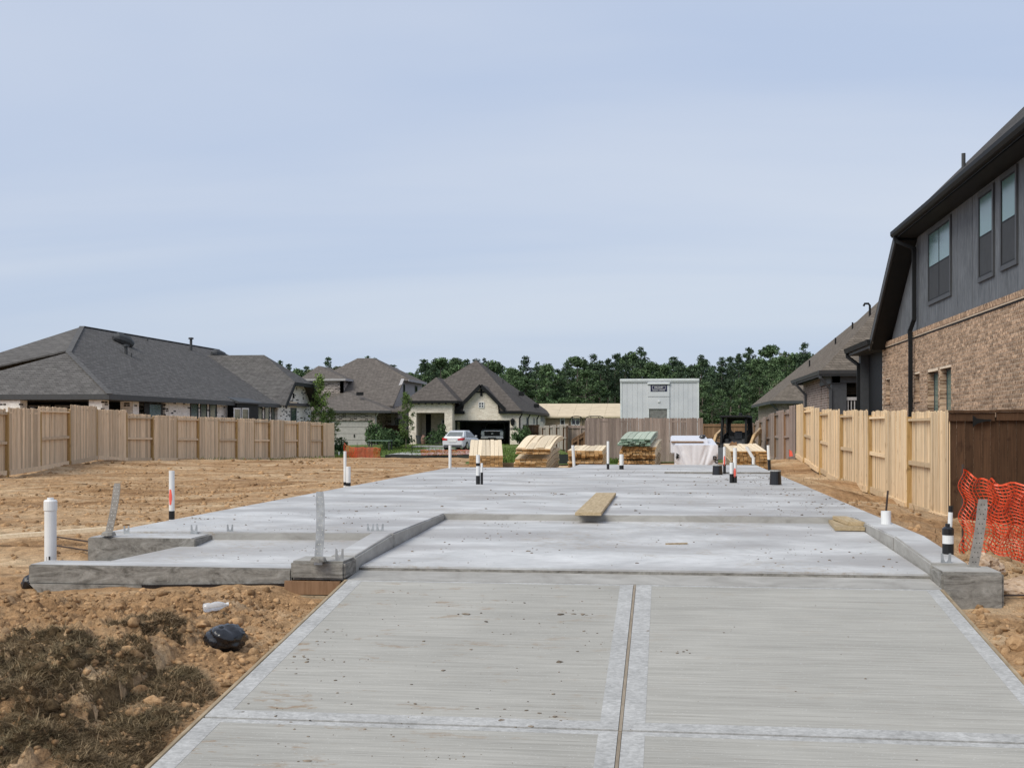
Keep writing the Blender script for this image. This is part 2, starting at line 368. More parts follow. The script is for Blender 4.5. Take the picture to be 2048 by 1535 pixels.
# buildings
M_shin_l = shingle('charcoal_shingle', (0.132, 0.125, 0.119))
M_shin_c = shingle('brown_grey_shingle', (0.1281, 0.1122, 0.1))
M_shin_b = shingle('taupe_shingle', (0.1525, 0.1342, 0.1196))
M_shin_r = shingle('weathered_brown_shingle', (0.1647, 0.1403, 0.1171), 0.095)
M_shin_d = shingle('dark_shingle', (0.085, 0.082, 0.08), 0.095)
M_whiteb = brickmat('white_tumbled_brick', (0.68, 0.65, 0.60), (0.86, 0.83, 0.79), (0.78, 0.75, 0.71), 0.3, 0.1, 0.012, dark=(0.035, 0.032, 0.03), dk=(0.86, 0.88))
M_creamb = brickmat('cream_brick', (0.66, 0.575, 0.475), (0.86, 0.78, 0.67), (0.80, 0.73, 0.63), 0.3, 0.1, 0.012)
M_mixb = brickmat('mixed_brown_brick', (0.15, 0.115, 0.095), (0.44, 0.38, 0.335), (0.52, 0.47, 0.43), 0.34, 0.13, 0.016, dark=(0.06, 0.045, 0.04), dk=(0.7, 0.75))
M_tanb = brickmat('tan_brick', (0.31, 0.22, 0.145), (0.45, 0.34, 0.23), (0.46, 0.38, 0.29), 0.3, 0.1, 0.012)
M_redb = brickmat('rose_brick', (0.16, 0.115, 0.095), (0.33, 0.25, 0.215), (0.45, 0.39, 0.34), 0.3, 0.098, 0.014)
t = NT('pale_mortar', 0.95, 0.1); n = t.noise(t.pos, 14, 4); M_mortar = t.out(t.ramp(n, (0.3, (0.66, 0.53, 0.40)), (0.7, (0.82, 0.69, 0.54))))
t = NT('flecked_brick', 0.92, 0.1); r = t.rnd(); n = t.noise(t.map(t.pos, (1, 9, 5)), 2.6, 4, 0.65)
c = t.mix(t.ramp(n, (0.40, 0), (0.58, 1)), (0.185, 0.112, 0.072), (0.60, 0.43, 0.30))
M_brick = t.out(t.vary(c, r, 0.62, 1.22)); t.bump(n, 0.3, 0.006)
t = NT('flecked_brickwork', 0.92, 0.1); r = t.island(); n = t.noise(t.map(t.pos, (1, 9, 5)), 2.6, 4, 0.65)
c = t.mix(t.ramp(n, (0.40, 0), (0.58, 1)), (0.185, 0.112, 0.072), (0.60, 0.43, 0.30))
M_brickwork = t.out(t.vary(c, r, 0.62, 1.22)); t.bump(n, 0.3, 0.006)
t = NT('charcoal_siding', 0.8, 0.25); n = t.noise(t.map(t.pos, (12, 12, 1.6)), 1.6, 6, 0.7, 0.5); n2 = t.noise(t.pos, 1.1, 3)
c = t.ramp(n, (0.3, (0.066, 0.074, 0.084)), (0.7, (0.185, 0.20, 0.22))); M_siding = t.out(t.mix(0.6, c, t.ramp(n2, (0.3, 0.8), (0.7, 1.15)), 'MULTIPLY')); t.bump(n, 0.3, 0.004)
M_black = flat('black_trim', (0.011, 0.012, 0.013), 0.6, 0.2)
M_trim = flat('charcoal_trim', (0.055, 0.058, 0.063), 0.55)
M_fascia = flat('grey_fascia', (0.052, 0.055, 0.058), 0.6)
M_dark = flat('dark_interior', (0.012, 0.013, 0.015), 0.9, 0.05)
M_garage = flat('garage_wall', (0.20, 0.21, 0.22), 0.9, 0.1)
M_stucco = flat('grey_stucco', (0.40, 0.385, 0.38), 0.9, 0.1)
M_gdoor = flat('garage_door_paint', (0.42, 0.40, 0.375), 0.6)
M_cap = flat('ridge_shingle', (0.115, 0.112, 0.11), 0.95, 0.1, var=0.2); M_white = flat('white_paint', (0.72, 0.72, 0.71), 0.5)
M_osb = flat('bare_roof_decking', (0.60, 0.50, 0.36), 0.9, 0.1, var=0.08, sc_=1.2)
def glass(name, c, rough=0.08):
    t = NT(name, rough, 0.8); n = t.noise(t.pos, 1.3, 2); return t.out(t.ramp(n, (0.3, tuple(k * 0.7 for k in c)), (0.7, c)))
M_glass_g = glass('green_tinted_glass', (0.06, 0.095, 0.085)); M_glass_d = glass('dark_glass', (0.012, 0.014, 0.016))
t = NT('sky_lit_glass', 0.16, 0.9); M_glass_u = t.out((0.10, 0.19, 0.175)); t.b.inputs['Specular IOR Level'].default_value = 0.6
M_blind = flat('grey_blind', (0.16, 0.175, 0.18), 0.6)
M_screen = flat('insect_screen', (0.035, 0.038, 0.042), 0.7)
t = NT('trailer_panel', 0.5, 0.4); n = t.noise(t.pos, 1.2, 3); M_trailer = t.out(t.ramp(n, (0.3, (0.53, 0.55, 0.58)), (0.7, (0.62, 0.635, 0.66))))
M_trailw = flat('trailer_trim', (0.66, 0.69, 0.70), 0.45); M_traild = flat('trailer_door', (0.175, 0.175, 0.165), 0.7, var=0.3)
M_navy = flat('navy_sign', (0.012, 0.014, 0.055), 0.4); M_ink = flat('black_ink', (0.015, 0.015, 0.016), 0.6)

# small things
M_pvc = flat('white_pvc', (0.74, 0.745, 0.74), 0.35, 0.5, var=0.05); M_tape = flat('black_tape', (0.012, 0.012, 0.013), 0.4)
M_red = flat('red_spray_paint', (0.80, 0.13, 0.09), 0.7); M_steel = flat('galvanised_steel', (0.46, 0.48, 0.49), 0.42, 0.5, metal=0.75, var=0.25, sc_=14)
M_dull = flat('dull_steel', (0.30, 0.28, 0.255), 0.6, 0.3, metal=0.3, var=0.2, sc_=14); M_hole = flat('punched_hole', (0.62, 0.62, 0.58), 0.6); M_rebar = flat('rusty_rebar', (0.06, 0.042, 0.034), 0.8, var=0.3)
M_poly = flat('black_plastic_sheet', (0.011, 0.011, 0.013), 0.22, 0.6); M_kraft = wood('kraft_paper', (0.36, 0.24, 0.15), (0.62, 0.47, 0.34), grain=(6, 6, 6))
t = NT('orange_netting', 0.45, 0.4); M_net = t.out((0.66, 0.075, 0.02))
M_wrap = flat('white_lumber_wrap', (0.70, 0.70, 0.74), 0.4, 0.4, var=0.05); M_silt = flat('black_silt_cloth', (0.02, 0.026, 0.024), 0.7)
t = NT('clear_plastic', 0.12, 0.6); t.b.inputs['Transmission Weight'].default_value = 0.55; M_clear = t.out((0.86, 0.87, 0.88))
M_carp = flat('silver_white_paint', (0.60, 0.61, 0.63), 0.25, 0.6, var=0.03); M_tail = flat('red_lamp_glass', (0.42, 0.012, 0.016), 0.2, 0.6)
M_chrome = flat('chrome', (0.62, 0.63, 0.64), 0.2, 0.6, metal=0.8); M_tyre = flat('tyre_rubber', (0.016, 0.016, 0.016), 0.85, 0.2)
M_lamp = flat('headlamp_glass', (0.55, 0.58, 0.6), 0.2, 0.6); M_cat = flat('machine_tan_paint', (0.55, 0.37, 0.19), 0.5)
M_truck = flat('grey_truck_paint', (0.28, 0.31, 0.33), 0.3, 0.5); M_bark = flat('bark', (0.19, 0.16, 0.135), 0.95, 0.05, var=0.4)
M_pot = flat('clay_pot', (0.22, 0.13, 0.10), 0.8)
def leafm(name, c, lo=0.45, hi=1.6):
    t = NT(name, 0.7, 0.15); cc = t.vary(c, t.island(), lo, hi); cc = t.vary(cc, t.rnd(), 0.75, 1.25)
    t.b.inputs['Subsurface Weight'].default_value = 0.0
    return t.out(cc)
M_leaf_p = leafm('pine_foliage', (0.062, 0.096, 0.054)); M_leaf_b = leafm('broadleaf_foliage', (0.092, 0.142, 0.066)); M_leaf_y = leafm('fresh_foliage', (0.12, 0.18, 0.05))
M_leaf_s = leafm('shrub_foliage', (0.052, 0.088, 0.036)); M_leaf_o = leafm('olive_foliage', (0.1323, 0.1518, 0.0862))
# ------------------------------------------------------------------ terrain
DR = lambda y: -0.236 - 0.1227 * (9.87 - y) if y > 3 else -1.079
CP = np.array([
 # beside the slab, garden side
 (-5.75, 13.2, -.05), (-5.8, 16, -.05), (-5.8, 22, -.06), (-5.8, 31, -.12), (-5.8, 11.6, -.20), (-6.2, 10.6, -.28), (-5.2, 10.5, -.30), (-4.9, 10.8, -.32),
 (-7, 13, -.12), (-8, 16, -.14), (-8, 10, -.36), (-10, 22, -.18), (-12, 14, -.34), (-16, 30, -.36), (-19.5, 34.7, -.50), (-21.3, 43, -.26), (-21.5, 48, -.40),
 (-21, 60, -.68), (-20, 75, -.93), (-14, 45, -.42), (-13, 60, -.66), (-14, 72, -.86), (-9, 32, -.30), (-8, 40, -.42), (-3, 36, -.50), (1.5, 36.5, -.48), (-2, 42, -.55), (2, 45, -.55),
 (-3, 54, -.60), (2, 60, -.62), (4, 70, -.75), (-8, 62, -.70), (-8, 72, -.82), (-15, 85, -.75), (-18, 100, -.47), (-26, 100, -.58), (-32, 104, -.65), (-12, 100, -.5), (-5, 90, -.6), (-40, 60, -.5), (-30, 45, -.45),
 # front garden: falls to the street
 (-6.3, 9.6, -.38), (-5.5, 9.7, -.39), (-4.6, 9.75, -.34), (-4.0, 9.75, -.31), (-3.5, 9.75, -.28), (-3.1, 9.3, -.42), (-2.85, 9.2, -.42), (-2.8, 8, -.50), (-2.8, 7, -.62), (-2.8, 6, -.75), (-2.8, 4.5, -.95),
 (-4, 8.6, -.40), (-4.2, 7.6, -.46), (-5, 8.3, -.40), (-3.6, 7.6, -.46), (-3.7, 6.6, -.56), (-3.5, 5.8, -.68), (-4.6, 6.5, -.55), (-6, 6, -.6), (-8, 5, -.75), (-4, 3.5, -1.0), (-12, 4, -.9),
 # fence side
 (2.6, 31, -.12), (2.6, 24, -.07), (2.6, 18, -.06), (2.62, 14, -.10), (2.65, 11.5, -.16), (2.75, 10.3, -.30), (2.8, 9.6, -.42), (2.35, 9.3, -.40), (2.3, 8.5, -.44), (2.3, 7.7, -.54), (2.3, 6.5, -.68), (2.3, 4.5, -.92),
 (3.6, 16, -.38), (3.7, 20, -.46), (3.7, 26, -.40), (3.7, 32, -.34), (4.75, 21.4, -.64), (4.8, 25, -.66), (4.8, 29, -.58), (4.8, 34, -.58), (4.8, 38, -.46), (4.8, 45, -.15), (4.8, 58, -.5),
 (3.4, 13.2, -.42), (4.3, 13.2, -.50), (3.3, 10.5, -.40), (3.2, 8.5, -.44), (4, 8, -.5), (4.2, 10, -.46), (6, 15, -.6), (6.5, 30, -.6), (5, 4, -.95), (12, 10, -.7), (12, 50, -.6), (8, 92, -.6), (15, 80, -.6),
 (-60, 30, -.6), (-60, 100, -.6), (40, 60, -.6), (40, 0, -1.1), (-40, 0, -1.1), (0, 1, -1.1), (0, -8, -1.1), (-10, 130, -.5), (40, 130, -.5), (-50, 130, -.5), (0, 300, -.5), (150, 300, -.5), (-150, 300, -.5), (300, 0, -.8), (-300, 0, -.8)])
def base_z(x, y):
    num = 0; den_ = 0
    for a, b, c in CP:
        q = ((x - a) ** 2 + (y - b) ** 2 + 0.02) ** -1.6
        num = num + q * c; den_ = den_ + q
    return num / den_
FOOT = [(-5.56, 2.46, 11.7, 31.0), (-2.4, 2.46, 31.0, 33.75), (-5.5, -4.6, 11.15, 11.8), (-4.8, -2.7, 9.98, 11.8), (-5.5, -3.1, 9.98, 10.25), (-2.8, 2.3, 10.2, 14.6), (2.2, 2.6, 10.1, 11.8), (-3.1, -2.72, 9.95, 10.4)]
def foot_dist(x, y):                     # distance to the concrete outside it, negative inside
    d = 1e9
    for a, b, c, e in FOOT:
        dx = np.maximum(a - x, x - b); dy = np.maximum(c - y, y - e)
        q = np.where((dx < 0) & (dy < 0), np.maximum(dx, dy), np.hypot(np.maximum(dx, 0), np.maximum(dy, 0)))
        d = np.minimum(d, q)
    return d
def ground_z(x, y):
    x = np.asarray(x, dtype=float); y = np.asarray(y, dtype=float)
    z = base_z(x, y); d = foot_dist(x, y)
    dd = np.where(y < 9.95, np.maximum(-2.72 - x, x - 2.22), 9.0)          # distance to the driveway
    near = np.clip(np.minimum(d, np.maximum(dd, 0)) / 0.6, 0, 1)
    far = np.clip(np.hypot(x, y) / 30, 0, 1)
    fg = np.clip((9.9 - y) / 0.8, 0, 1) * np.clip((4.6 + 2 - np.abs(x)) / 2, 0, 1)
    am = 0.025 + 0.06 * near * (1 - 0.3 * far)
    live = np.clip((95 - y) / 20, 0.0, 1)
    z = z + live * (am * (fbm(x * 0.9, y * 1.3, 5, 3, 0.55) - 0.5) * 2 + 0.022 * (fbm(x * 4, y * 5, 4, 11, 0.6) - 0.5) * 2)
    # tread prints of the machine in the open soil
    tr = vnoise(x * 0.25 + 3, y * 0.2, 21); z = z + 0.03 * live * np.where((tr > 0.5) & (y > 14), np.sin(y * 22 + 6 * vnoise(x * .6, y * .3, 5)), 0) * np.clip((x < -6.2) * 1.0, 0, 1)
    z = z + live * near * 0.10 * (fbm(x * .35 + 5, y * 2.3, 3, 33, .6) - .5) * (y > 10)
    # broken clods in front of the porch
    r = fbm(x * 9, y * 9, 3, 31, 0.6); r2 = 1 - np.abs(2 * vnoise(x * 14, y * 14, 41) - 1)
    r3 = np.abs(2 * fbm(x * 17, y * 17, 3, 57, .6) - 1); rb = fbm(x * 3.6, y * 3.6, 3, 91, .6); z = z + fg * near * (0.15 * (rb - .5) + 0.15 * (r - 0.5) + 0.05 * (r2 - 0.5) + 0.07 * (r3 - .3))
    for a, b, s, h in ((-3.55, 7.85, .35, .10), (-3.05, 7.65, .22, .05), (-4.1, 7.2, .5, .10), (-3.5, 6.5, .4, .10), (-4.3, 6.4, .5, .08), (-3.2, 6.9, .3, .05), (-4.4, 8.8, .22, -.05), (-4.9, 8.55, .16, -.12), (-3.6, 9.1, .15, .05)):
        z = z + h * np.exp(-((x - a) ** 2 + (y - b) ** 2) / (2 * s * s)) * np.clip(np.maximum(-2.72 - x, 0) / .25, 0, 1)
    sod = fg * near * np.clip((7.9 - y) / .5, 0, 1) * (x < 0); z = z + sod * .16 * (fbm(x * 2.6, y * 2.6, 3, 71, .55) - .45)
    z = np.where(d < -0.04, np.minimum(z, -0.5), z)
    dz = -0.236 - 0.1227 * (9.87 - np.maximum(y, 3))
    z = np.where((dd < -0.03) & (y > -20), np.minimum(z, dz - 0.16), z)
    z = np.where((dd < 0.5) & (dd >= -0.03) & (y > 3), np.minimum(z, dz - 0.015 + 0.14 * np.clip(dd, 0, 1)), z)
    return z
def gz(x, y): return float(ground_z(np.array([x]), np.array([y]))[0])
def lines(*seg):
    o = []
    for a, b, s in seg: o += list(np.arange(a, b - 1e-6, s))
    return o
gx = lines((-2000, -400, 200), (-400, -120, 40), (-120, -46, 6), (-46, -24, 1), (-24, -12, .16), (-12, -5.6, .07), (-5.6, -2.5, .018), (-2.5, 2.1, .2), (2.1, 3.4, .018), (3.4, 5, .05), (5, 9, .3), (9, 40, 3), (40, 120, 20), (120, 400, 70), (400, 2001, 200))
gy = lines((-200, -20, 30), (-20, 3, 1), (3, 5.4, .1), (5.4, 9.9, .018), (9.9, 14, .045), (14, 24, .08), (24, 40, .14), (40, 80, .3), (80, 140, 1.2), (140, 400, 30), (400, 3000, 260))
GX, GY = np.meshgrid(gx, gy); GZ = ground_z(GX, GY)
nx_, ny_ = len(gx), len(gy)
idx = np.arange(nx_ * ny_).reshape(ny_, nx_)
F_ = np.stack([idx[:-1, :-1], idx[:-1, 1:], idx[1:, 1:], idx[1:, :-1]], -1).reshape(-1, 4)
ground = link('ground', np_mesh('ground', np.stack([GX, GY, GZ], -1).reshape(-1, 3), F_, M_dirt, True)); tag(ground, kind='structure')
# mown and unmown grass beyond the building lot
def sheet(name, pts_fn, xs, ys, lift, mat, keep):
    X, Y = np.meshgrid(xs, ys); Z = ground_z(X, Y) + lift
    n, m = len(ys), len(xs); ix = np.arange(n * m).reshape(n, m)
    F = np.stack([ix[:-1, :-1], ix[:-1, 1:], ix[1:, 1:], ix[1:, :-1]], -1).reshape(-1, 4)
    c = (F[:, 0]); k = keep(X.ravel()[c], Y.ravel()[c])
    o = link(name, np_mesh(name, np.stack([X, Y, Z], -1).reshape(-1, 3), F[k], mat, True)); tag(o, kind='structure'); return o
def lawn_keep(x, y):
    e = vnoise(x * .5, y * .5, 77) * 3
    return ((x < -9.5) & (y > 74 + e)) | ((x >= -9.5) & (y > 52 + e)) | ((x > -8.5) & (x < -.5) & (y > 46 + e)) | (x > 60) | (x < -46)
sheet('lawn', None, lines((-400, -46, 12), (-46, 8, .35), (8, 60, 4), (60, 400, 20)), lines((46, 110, .35), (110, 420, 8)), .05, M_lawn, lawn_keep)

# ------------------------------------------------------------------ the new house slab
slab = thing('house_slab', 'freshly poured grey concrete house foundation slab with recessed garage floor', 'foundation', (-1.5, 20, -.4))
# main floor: outline as a polygon, with a softened rim
P_ = [(-5.6, 11.55), (-2.93, 11.72), (-2.69, 11.73), (-2.69, 14.5), (2.19, 14.5), (2.19, 12.0), (2.5, 12.0), (2.5, 33.8), (-2.42, 33.8), (-2.46, 31.0), (-5.6, 31.0)]
MB().prism([(x, y, 0) for x, y in P_], (0, 0, -.45)).build('house_floor', M_slab, slab, bevel=.014)
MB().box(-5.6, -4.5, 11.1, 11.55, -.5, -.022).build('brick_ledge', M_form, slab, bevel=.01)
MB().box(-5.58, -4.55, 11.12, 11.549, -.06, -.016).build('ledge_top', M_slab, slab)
# porch, the beam before it
MB().hexa([(-4.98, 10.272, -.5), (-2.94, 10.262, -.5), (-2.94, 11.72, -.5), (-4.5, 11.548, -.5), (-4.98, 10.272, -.15), (-2.94, 10.262, -.145), (-2.94, 11.72, -.068), (-4.5, 11.548, -.066)]).build('porch_floor', M_slab, slab, bevel=.01)
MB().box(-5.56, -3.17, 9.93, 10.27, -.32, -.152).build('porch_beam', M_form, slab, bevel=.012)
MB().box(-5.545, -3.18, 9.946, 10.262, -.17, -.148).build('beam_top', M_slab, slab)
MB().prism([(-5.54, 9.915, -.315), (-5.54, 9.915, -.32), (-5.2, 9.915, -.64), (-3.17, 9.915, -.64), (-3.17, 9.915, -.315)], (0, .34, 0)).build('beam_base', M_form, slab)
# garage
pad = MB().hexa([(-2.69, 10.36, -.5), (2.19, 10.36, -.5), (2.19, 14.498, -.5), (-2.69, 14.498, -.5), (-2.69, 10.36, -.168), (2.19, 10.36, -.168), (2.19, 14.498, -.075), (-2.69, 14.498, -.075)])
pad.build('garage_floor', M_slab, slab, bevel=.016)
MB().hexa([(-2.69, 9.90, -.5), (2.19, 9.90, -.5), (2.19, 10.358, -.5), (-2.69, 10.358, -.5), (-2.69, 9.90, -.232), (2.19, 9.90, -.232), (2.19, 10.358, -.205), (-2.69, 10.358, -.205)]).build('garage_apron', M_curb, slab, bevel=.006)
MB().box(-2.688, 2.188, 10.352, 10.361, -.26, -.182).build('lip_shade', M_form, slab)  # thin darker strip paints the shade on the floor's front lip
MB().box(-2.692, 2.192, 14.47, 14.499, -.2, -.006).build('garage_step', M_curb, slab, bevel=.006)
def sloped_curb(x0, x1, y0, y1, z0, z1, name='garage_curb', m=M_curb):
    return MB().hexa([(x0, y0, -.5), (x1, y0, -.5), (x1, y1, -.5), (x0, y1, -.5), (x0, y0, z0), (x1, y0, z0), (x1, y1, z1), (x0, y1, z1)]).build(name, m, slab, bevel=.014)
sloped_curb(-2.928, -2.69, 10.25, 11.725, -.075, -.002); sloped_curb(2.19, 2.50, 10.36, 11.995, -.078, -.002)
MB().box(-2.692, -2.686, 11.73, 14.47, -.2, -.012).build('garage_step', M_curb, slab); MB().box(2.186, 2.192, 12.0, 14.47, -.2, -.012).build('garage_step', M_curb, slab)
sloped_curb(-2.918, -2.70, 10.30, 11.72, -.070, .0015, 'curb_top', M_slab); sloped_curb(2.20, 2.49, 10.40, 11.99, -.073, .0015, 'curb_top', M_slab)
MB().box(-2.93, -2.688, 11.69, 11.725, -.12, -.004).build('porch_step', M_curb, slab)
MB().hexa([(-4.47, 11.52, -.12), (-2.93, 11.69, -.12), (-2.93, 11.722, -.12), (-4.47, 11.552, -.12), (-4.47, 11.52, -.003), (-2.93, 11.69, -.003), (-2.93, 11.722, -.003), (-4.47, 11.552, -.003)]).build('porch_step', M_curb, slab, bevel=.004)
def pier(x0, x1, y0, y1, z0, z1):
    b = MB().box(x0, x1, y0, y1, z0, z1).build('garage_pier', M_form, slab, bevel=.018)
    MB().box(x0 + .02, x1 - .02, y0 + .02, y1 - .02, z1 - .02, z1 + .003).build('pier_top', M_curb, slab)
pier(-3.16, -2.688, 9.87, 10.26, -.235, -.08); pier(2.188, 2.67, 9.95, 10.40, -.42, -.10)
MB().hexa([(-.03, 27.55, -.05), (2.5, 27.55, -.05), (2.5, 27.75, -.05), (-.03, 27.75, -.05), (-.03, 27.55, .036), (2.49, 27.55, .036), (2.49, 27.75, .004), (-.03, 27.75, .004)]).build('shower_curb', M_form, slab, bevel=.012)

# ------------------------------------------------------------------ driveway
drive = thing('driveway', None, None, (-.25, 7, -.6)); tag(drive, kind='structure')
def dz(y): return -0.236 - 0.1227 * (9.87 - y)
def dquad(name, x0, x1, y0, y1, m, lift=0.0, th=.14, bev=0):
    return MB().hexa([(x0, y0, dz(y0) - th), (x1, y0, dz(y0) - th), (x1, y1, dz(y1) - th), (x0, y1, dz(y1) - th), (x0, y0, dz(y0) + lift), (x1, y0, dz(y0) + lift), (x1, y1, dz(y1) + lift), (x0, y1, dz(y1) + lift)]).build(name, m, drive, bevel=bev)
for (x0, x1) in ((-2.66, -.262), (-.238, 2.16)):
    for (y0, y1) in ((6.70, 9.885), (3.2, 6.675)):
        b = .125; c = .10 if y0 < 6.6 else .12; s = .035 if y1 > 9 else .055
        dquad('panel', x0 + b, x1 - b * .85, y0 + c, y1 - s, M_drive)
        dquad('edge_band', x0, x0 + b, y0, y1, M_band, .0015); dquad('edge_band', x1 - b * .85, x1, y0, y1, M_band, .0015)
        dquad('edge_band', x0 + b, x1 - b * .85, y1 - s, y1, M_band, .0015); dquad('edge_band', x0 + b, x1 - b * .85, y0, y0 + c, M_band, .0015)
dquad('joint_strip', -.259, -.241, 6.69, 9.88, M_joint, -.002, .08); dquad('joint_strip', -.259, -.241, 3.2, 6.68, M_joint, -.002, .08)
dquad('joint_strip', -2.66, 2.16, 6.680, 6.695, M_joint, -.006, .08)
st = tag(MB().box(-9, 9, -3, 3.19, -1.25, -1.085).build('street', M_drive), kind='structure')
# timber form strips along both edges
def form_strip(x0, x1, label, seg=3):
    r = thing('form_board', label, 'form board', ((x0 + x1) / 2, 7, -.6))
    ys = np.linspace(4.2, 9.88, seg + 1)
    for i in range(seg):
        a, b = ys[i], ys[i + 1] - .006; j = random.uniform(-.004, .004)
        MB().hexa([(x0 + j, a, dz(a) - .12), (x1 + j, a, dz(a) - .12), (x1, b, dz(b) - .12), (x0, b, dz(b) - .12), (x0 + j, a, dz(a) + .006), (x1 + j, a, dz(a) + .006), (x1, b, dz(b) + .008), (x0, b, dz(b) + .008)]).build('board', M_strip, r, bevel=.003)
form_strip(-2.69, -2.662, 'thin timber form board edging the driveway beside the dead grass mound'); form_strip(2.162, 2.19, 'thin timber form board edging the driveway beside the bare boulder clods')
f = MB().box(-3.2, -2.72, 9.83, 9.87, -.355, -.243).build('form_board', M_brownw); tag(f, 'short brown form board standing under the garage pier by the strap', 'form board')
f = MB().box(-3.16, -2.74, 9.79, 9.83, -.45, -.362).build('form_board', M_strip); tag(f, 'lowest form board, half buried under the garage pier', 'form board')
a0 = gp(-30, 1086, -.16); a1 = gp(226, 1056, -.02)
f = MB().bar((a0[0] - 1, a0[1] - .3, -.17), (a1[0], a1[1], -.02), .085, .04).build('long_board', M_pine); tag(f, 'long pale board lying on the dirt behind the capped white pipe', 'board')
# planks left on the slab
r = MB().box(-1.06, -.75, 14.15, 18.45, .012, .05).build('plank', M_plank, None, bevel=.004); tag(r, 'wide loose plank lying on the slab across the garage step', 'plank')
r = MB().hexa([(1.86, 13.62, -.088), (2.18, 13.60, -.088), (2.17, 14.44, -.07), (1.90, 14.46, -.07), (1.86, 13.62, -.045), (2.18, 13.60, -.045), (2.17, 14.44, -.03), (1.90, 14.46, -.03)]).build('offcut_board', M_plank, None, bevel=.003); tag(r, 'short offcut board lying flat in the garage floor corner', 'board')
r = MB().hexa([(2.02, 13.75, -.042), (2.2, 13.73, -.042), (2.10, 14.4, -.022), (1.94, 14.42, -.022), (2.02, 13.75, .0), (2.2, 13.73, .0), (2.10, 14.4, .018), (1.94, 14.42, .018)]).build('offcut_board', M_plank, None, bevel=.003); tag(r, 'upper offcut board resting on another in the garage floor corner', 'board')
f = MB().bar((0, 12.2, -.12), (.22, 12.24, -.115), .02, .015).build('wood_splinter', M_strip); tag(f, 'small splinter of wood lying on the garage floor', 'wood scrap')

# ------------------------------------------------------------------ pipes, straps and anchors
def ring_pipe(mb, p, q, r, n=14, cap=True): return mb.tube([p, q], r, n, cap)
def pipe(u, vt, vb, wpx, label, z0=0.0, tape=0.0, red=None, lean=0.0, d=None, bands=(), grp='pipe stubs standing in the slab', cat='pipe', twin=None):
    if d is None: x, y = gp(u, vb, z0)
    else: x, y = du(u, d); z0 = CAMZ - (vb - HZ) * d / FPX
    dd = depth(x, y); h = (vb - vt) * dd / FPX; rad = wpx * dd / FPX / 2
    t = thing('pipe_stub', label, cat, (x, y, z0), grp)
    def sec(name, a, b, rr, m, dx=0, dy=0, par=t):
        return MB().tube([(x + dx + lean * a, y + dy, z0 + a), (x + dx + lean * b, y + dy, z0 + b)], rr, 14).build(name, m, par)
    mb = MB(); N_ = 14; ts = np.linspace(-.05, h, 3)
    mb.tube([(x + lean * a, y, z0 + a) for a in ts] + [(x + lean * h, y, z0 + h - .001), (x + lean * h, y, z0 + h - .06)], [rad] * 3 + [rad * .82] * 2, 14); mb.build('pipe', M_pvc, t)
    if tape: sec('tape', .0, tape, rad * 1.05, M_tape)
    for a, b in bands: sec('tape', a * h, b * h, rad * 1.04, M_tape)
    if red:
        a, b = red; an = [math.radians(k) for k in np.linspace(215, 300, 7)]
        vs = []; fs = []
        zs = np.linspace(a * h, b * h, 6)
        for k, zz_ in enumerate(zs):
            wdt = 1 - abs(k - 2.5) / 4.5
            for q in np.linspace(-1, 1, 7):
                g = math.radians(262) + q * .75 * wdt; vs.append((x + lean * zz_ + rad * 1.03 * math.cos(g), y + rad * 1.03 * math.sin(g), z0 + zz_))
        for k in range(5):
            for q in range(6): fs.append((k * 7 + q, k * 7 + q + 1, k * 7 + q + 8, k * 7 + q + 7))
        MB().add(vs, fs).build('paint_mark', M_red, t)
    if twin:
        du_, hf, rf, tp = twin; dx = du_ * dd / FPX; rr = rad * rf
        MB().tube([(x + dx, y - .02, z0 - .05), (x + dx, y - .02, z0 + h * hf), (x + dx, y - .02, z0 + h * hf - .001), (x + dx, y - .02, z0 + h * hf - .05)], [rr, rr, rr * .8, rr * .8], 14).build('pipe', M_pvc, t)
        if tp: MB().tube([(x + dx, y - .02, z0 - .01), (x + dx, y - .02, z0 + tp)], rr * 1.05, 14).build('tape', M_tape, t)
    return t
pipe(343.5, 941, 1038, 11, 'white pipe with red paint mark standing alone at the slab edge by the soil', -.03, .10, (.30, .62))
pipe(690, 902, 970, 6, 'tall and short white pipe pair at the slab edge, before the orange net box', 0, .06, None, twin=(7.5, .55, 1.55, .05))
pipe(956, 909, 968, 8, 'white pipe pair with black tape rings in the slab before the first lumber stack', 0, .16, None, bands=((.62, .72),), twin=(8, .72, .62, .22))
pipe(900, 890, 936, 6, 'thin white pipe at the far slab corner in front of the parked car', 0, 0, None, bands=())
pipe(1216, 882, 938, 5, 'slim white pipe with black base between the third lumber stack and green boards', 0, .14)
pipe(1243, 908, 938, 8.5, 'short thick white pipe before the green topped lumber stack', 0, .1)
pipe(1148, 890, 931, 6, 'white post pipe at the slab notch before the third lumber stack', 0, 0, None, lean=-.06)
pipe(1449, 893, 947, 5.5, 'slim red marked white pipe beside the black drain box with a pale rim', 0, .22, (.3, .66))
pipe(1470, 895, 965, 7.5, 'red marked white pipe with a shorter one strapped to it, beside the last lumber stack', 0, .13, (.16, .42), twin=(-7, .58, 1.0, .17))
pipe(1539, 890, 940, 6, 'white pipe with long black base at the slab edge by the weathered fence', 0, .26, None, lean=-.05)
t = thing('bent_pipe', 'bent white pipe leaning from the slab before the last lumber stack', 'pipe', (*gp(1507, 930, 0), 0), 'pipe stubs standing in the slab')
x, y = gp(1507, 930, 0); k = depth(x, y) / FPX
MB().tube([(x, y, -.02), (x, y, 14 * k), (x - 3 * k, y, 18 * k), (x - 14 * k, y, 37 * k)], 3.2 * k, 10).build('pipe', M_pvc, t); MB().lathe((x, y, 0), [(.09, -.01), (.08, .02), (.04, .03)], 12).build('collar', M_form, t)
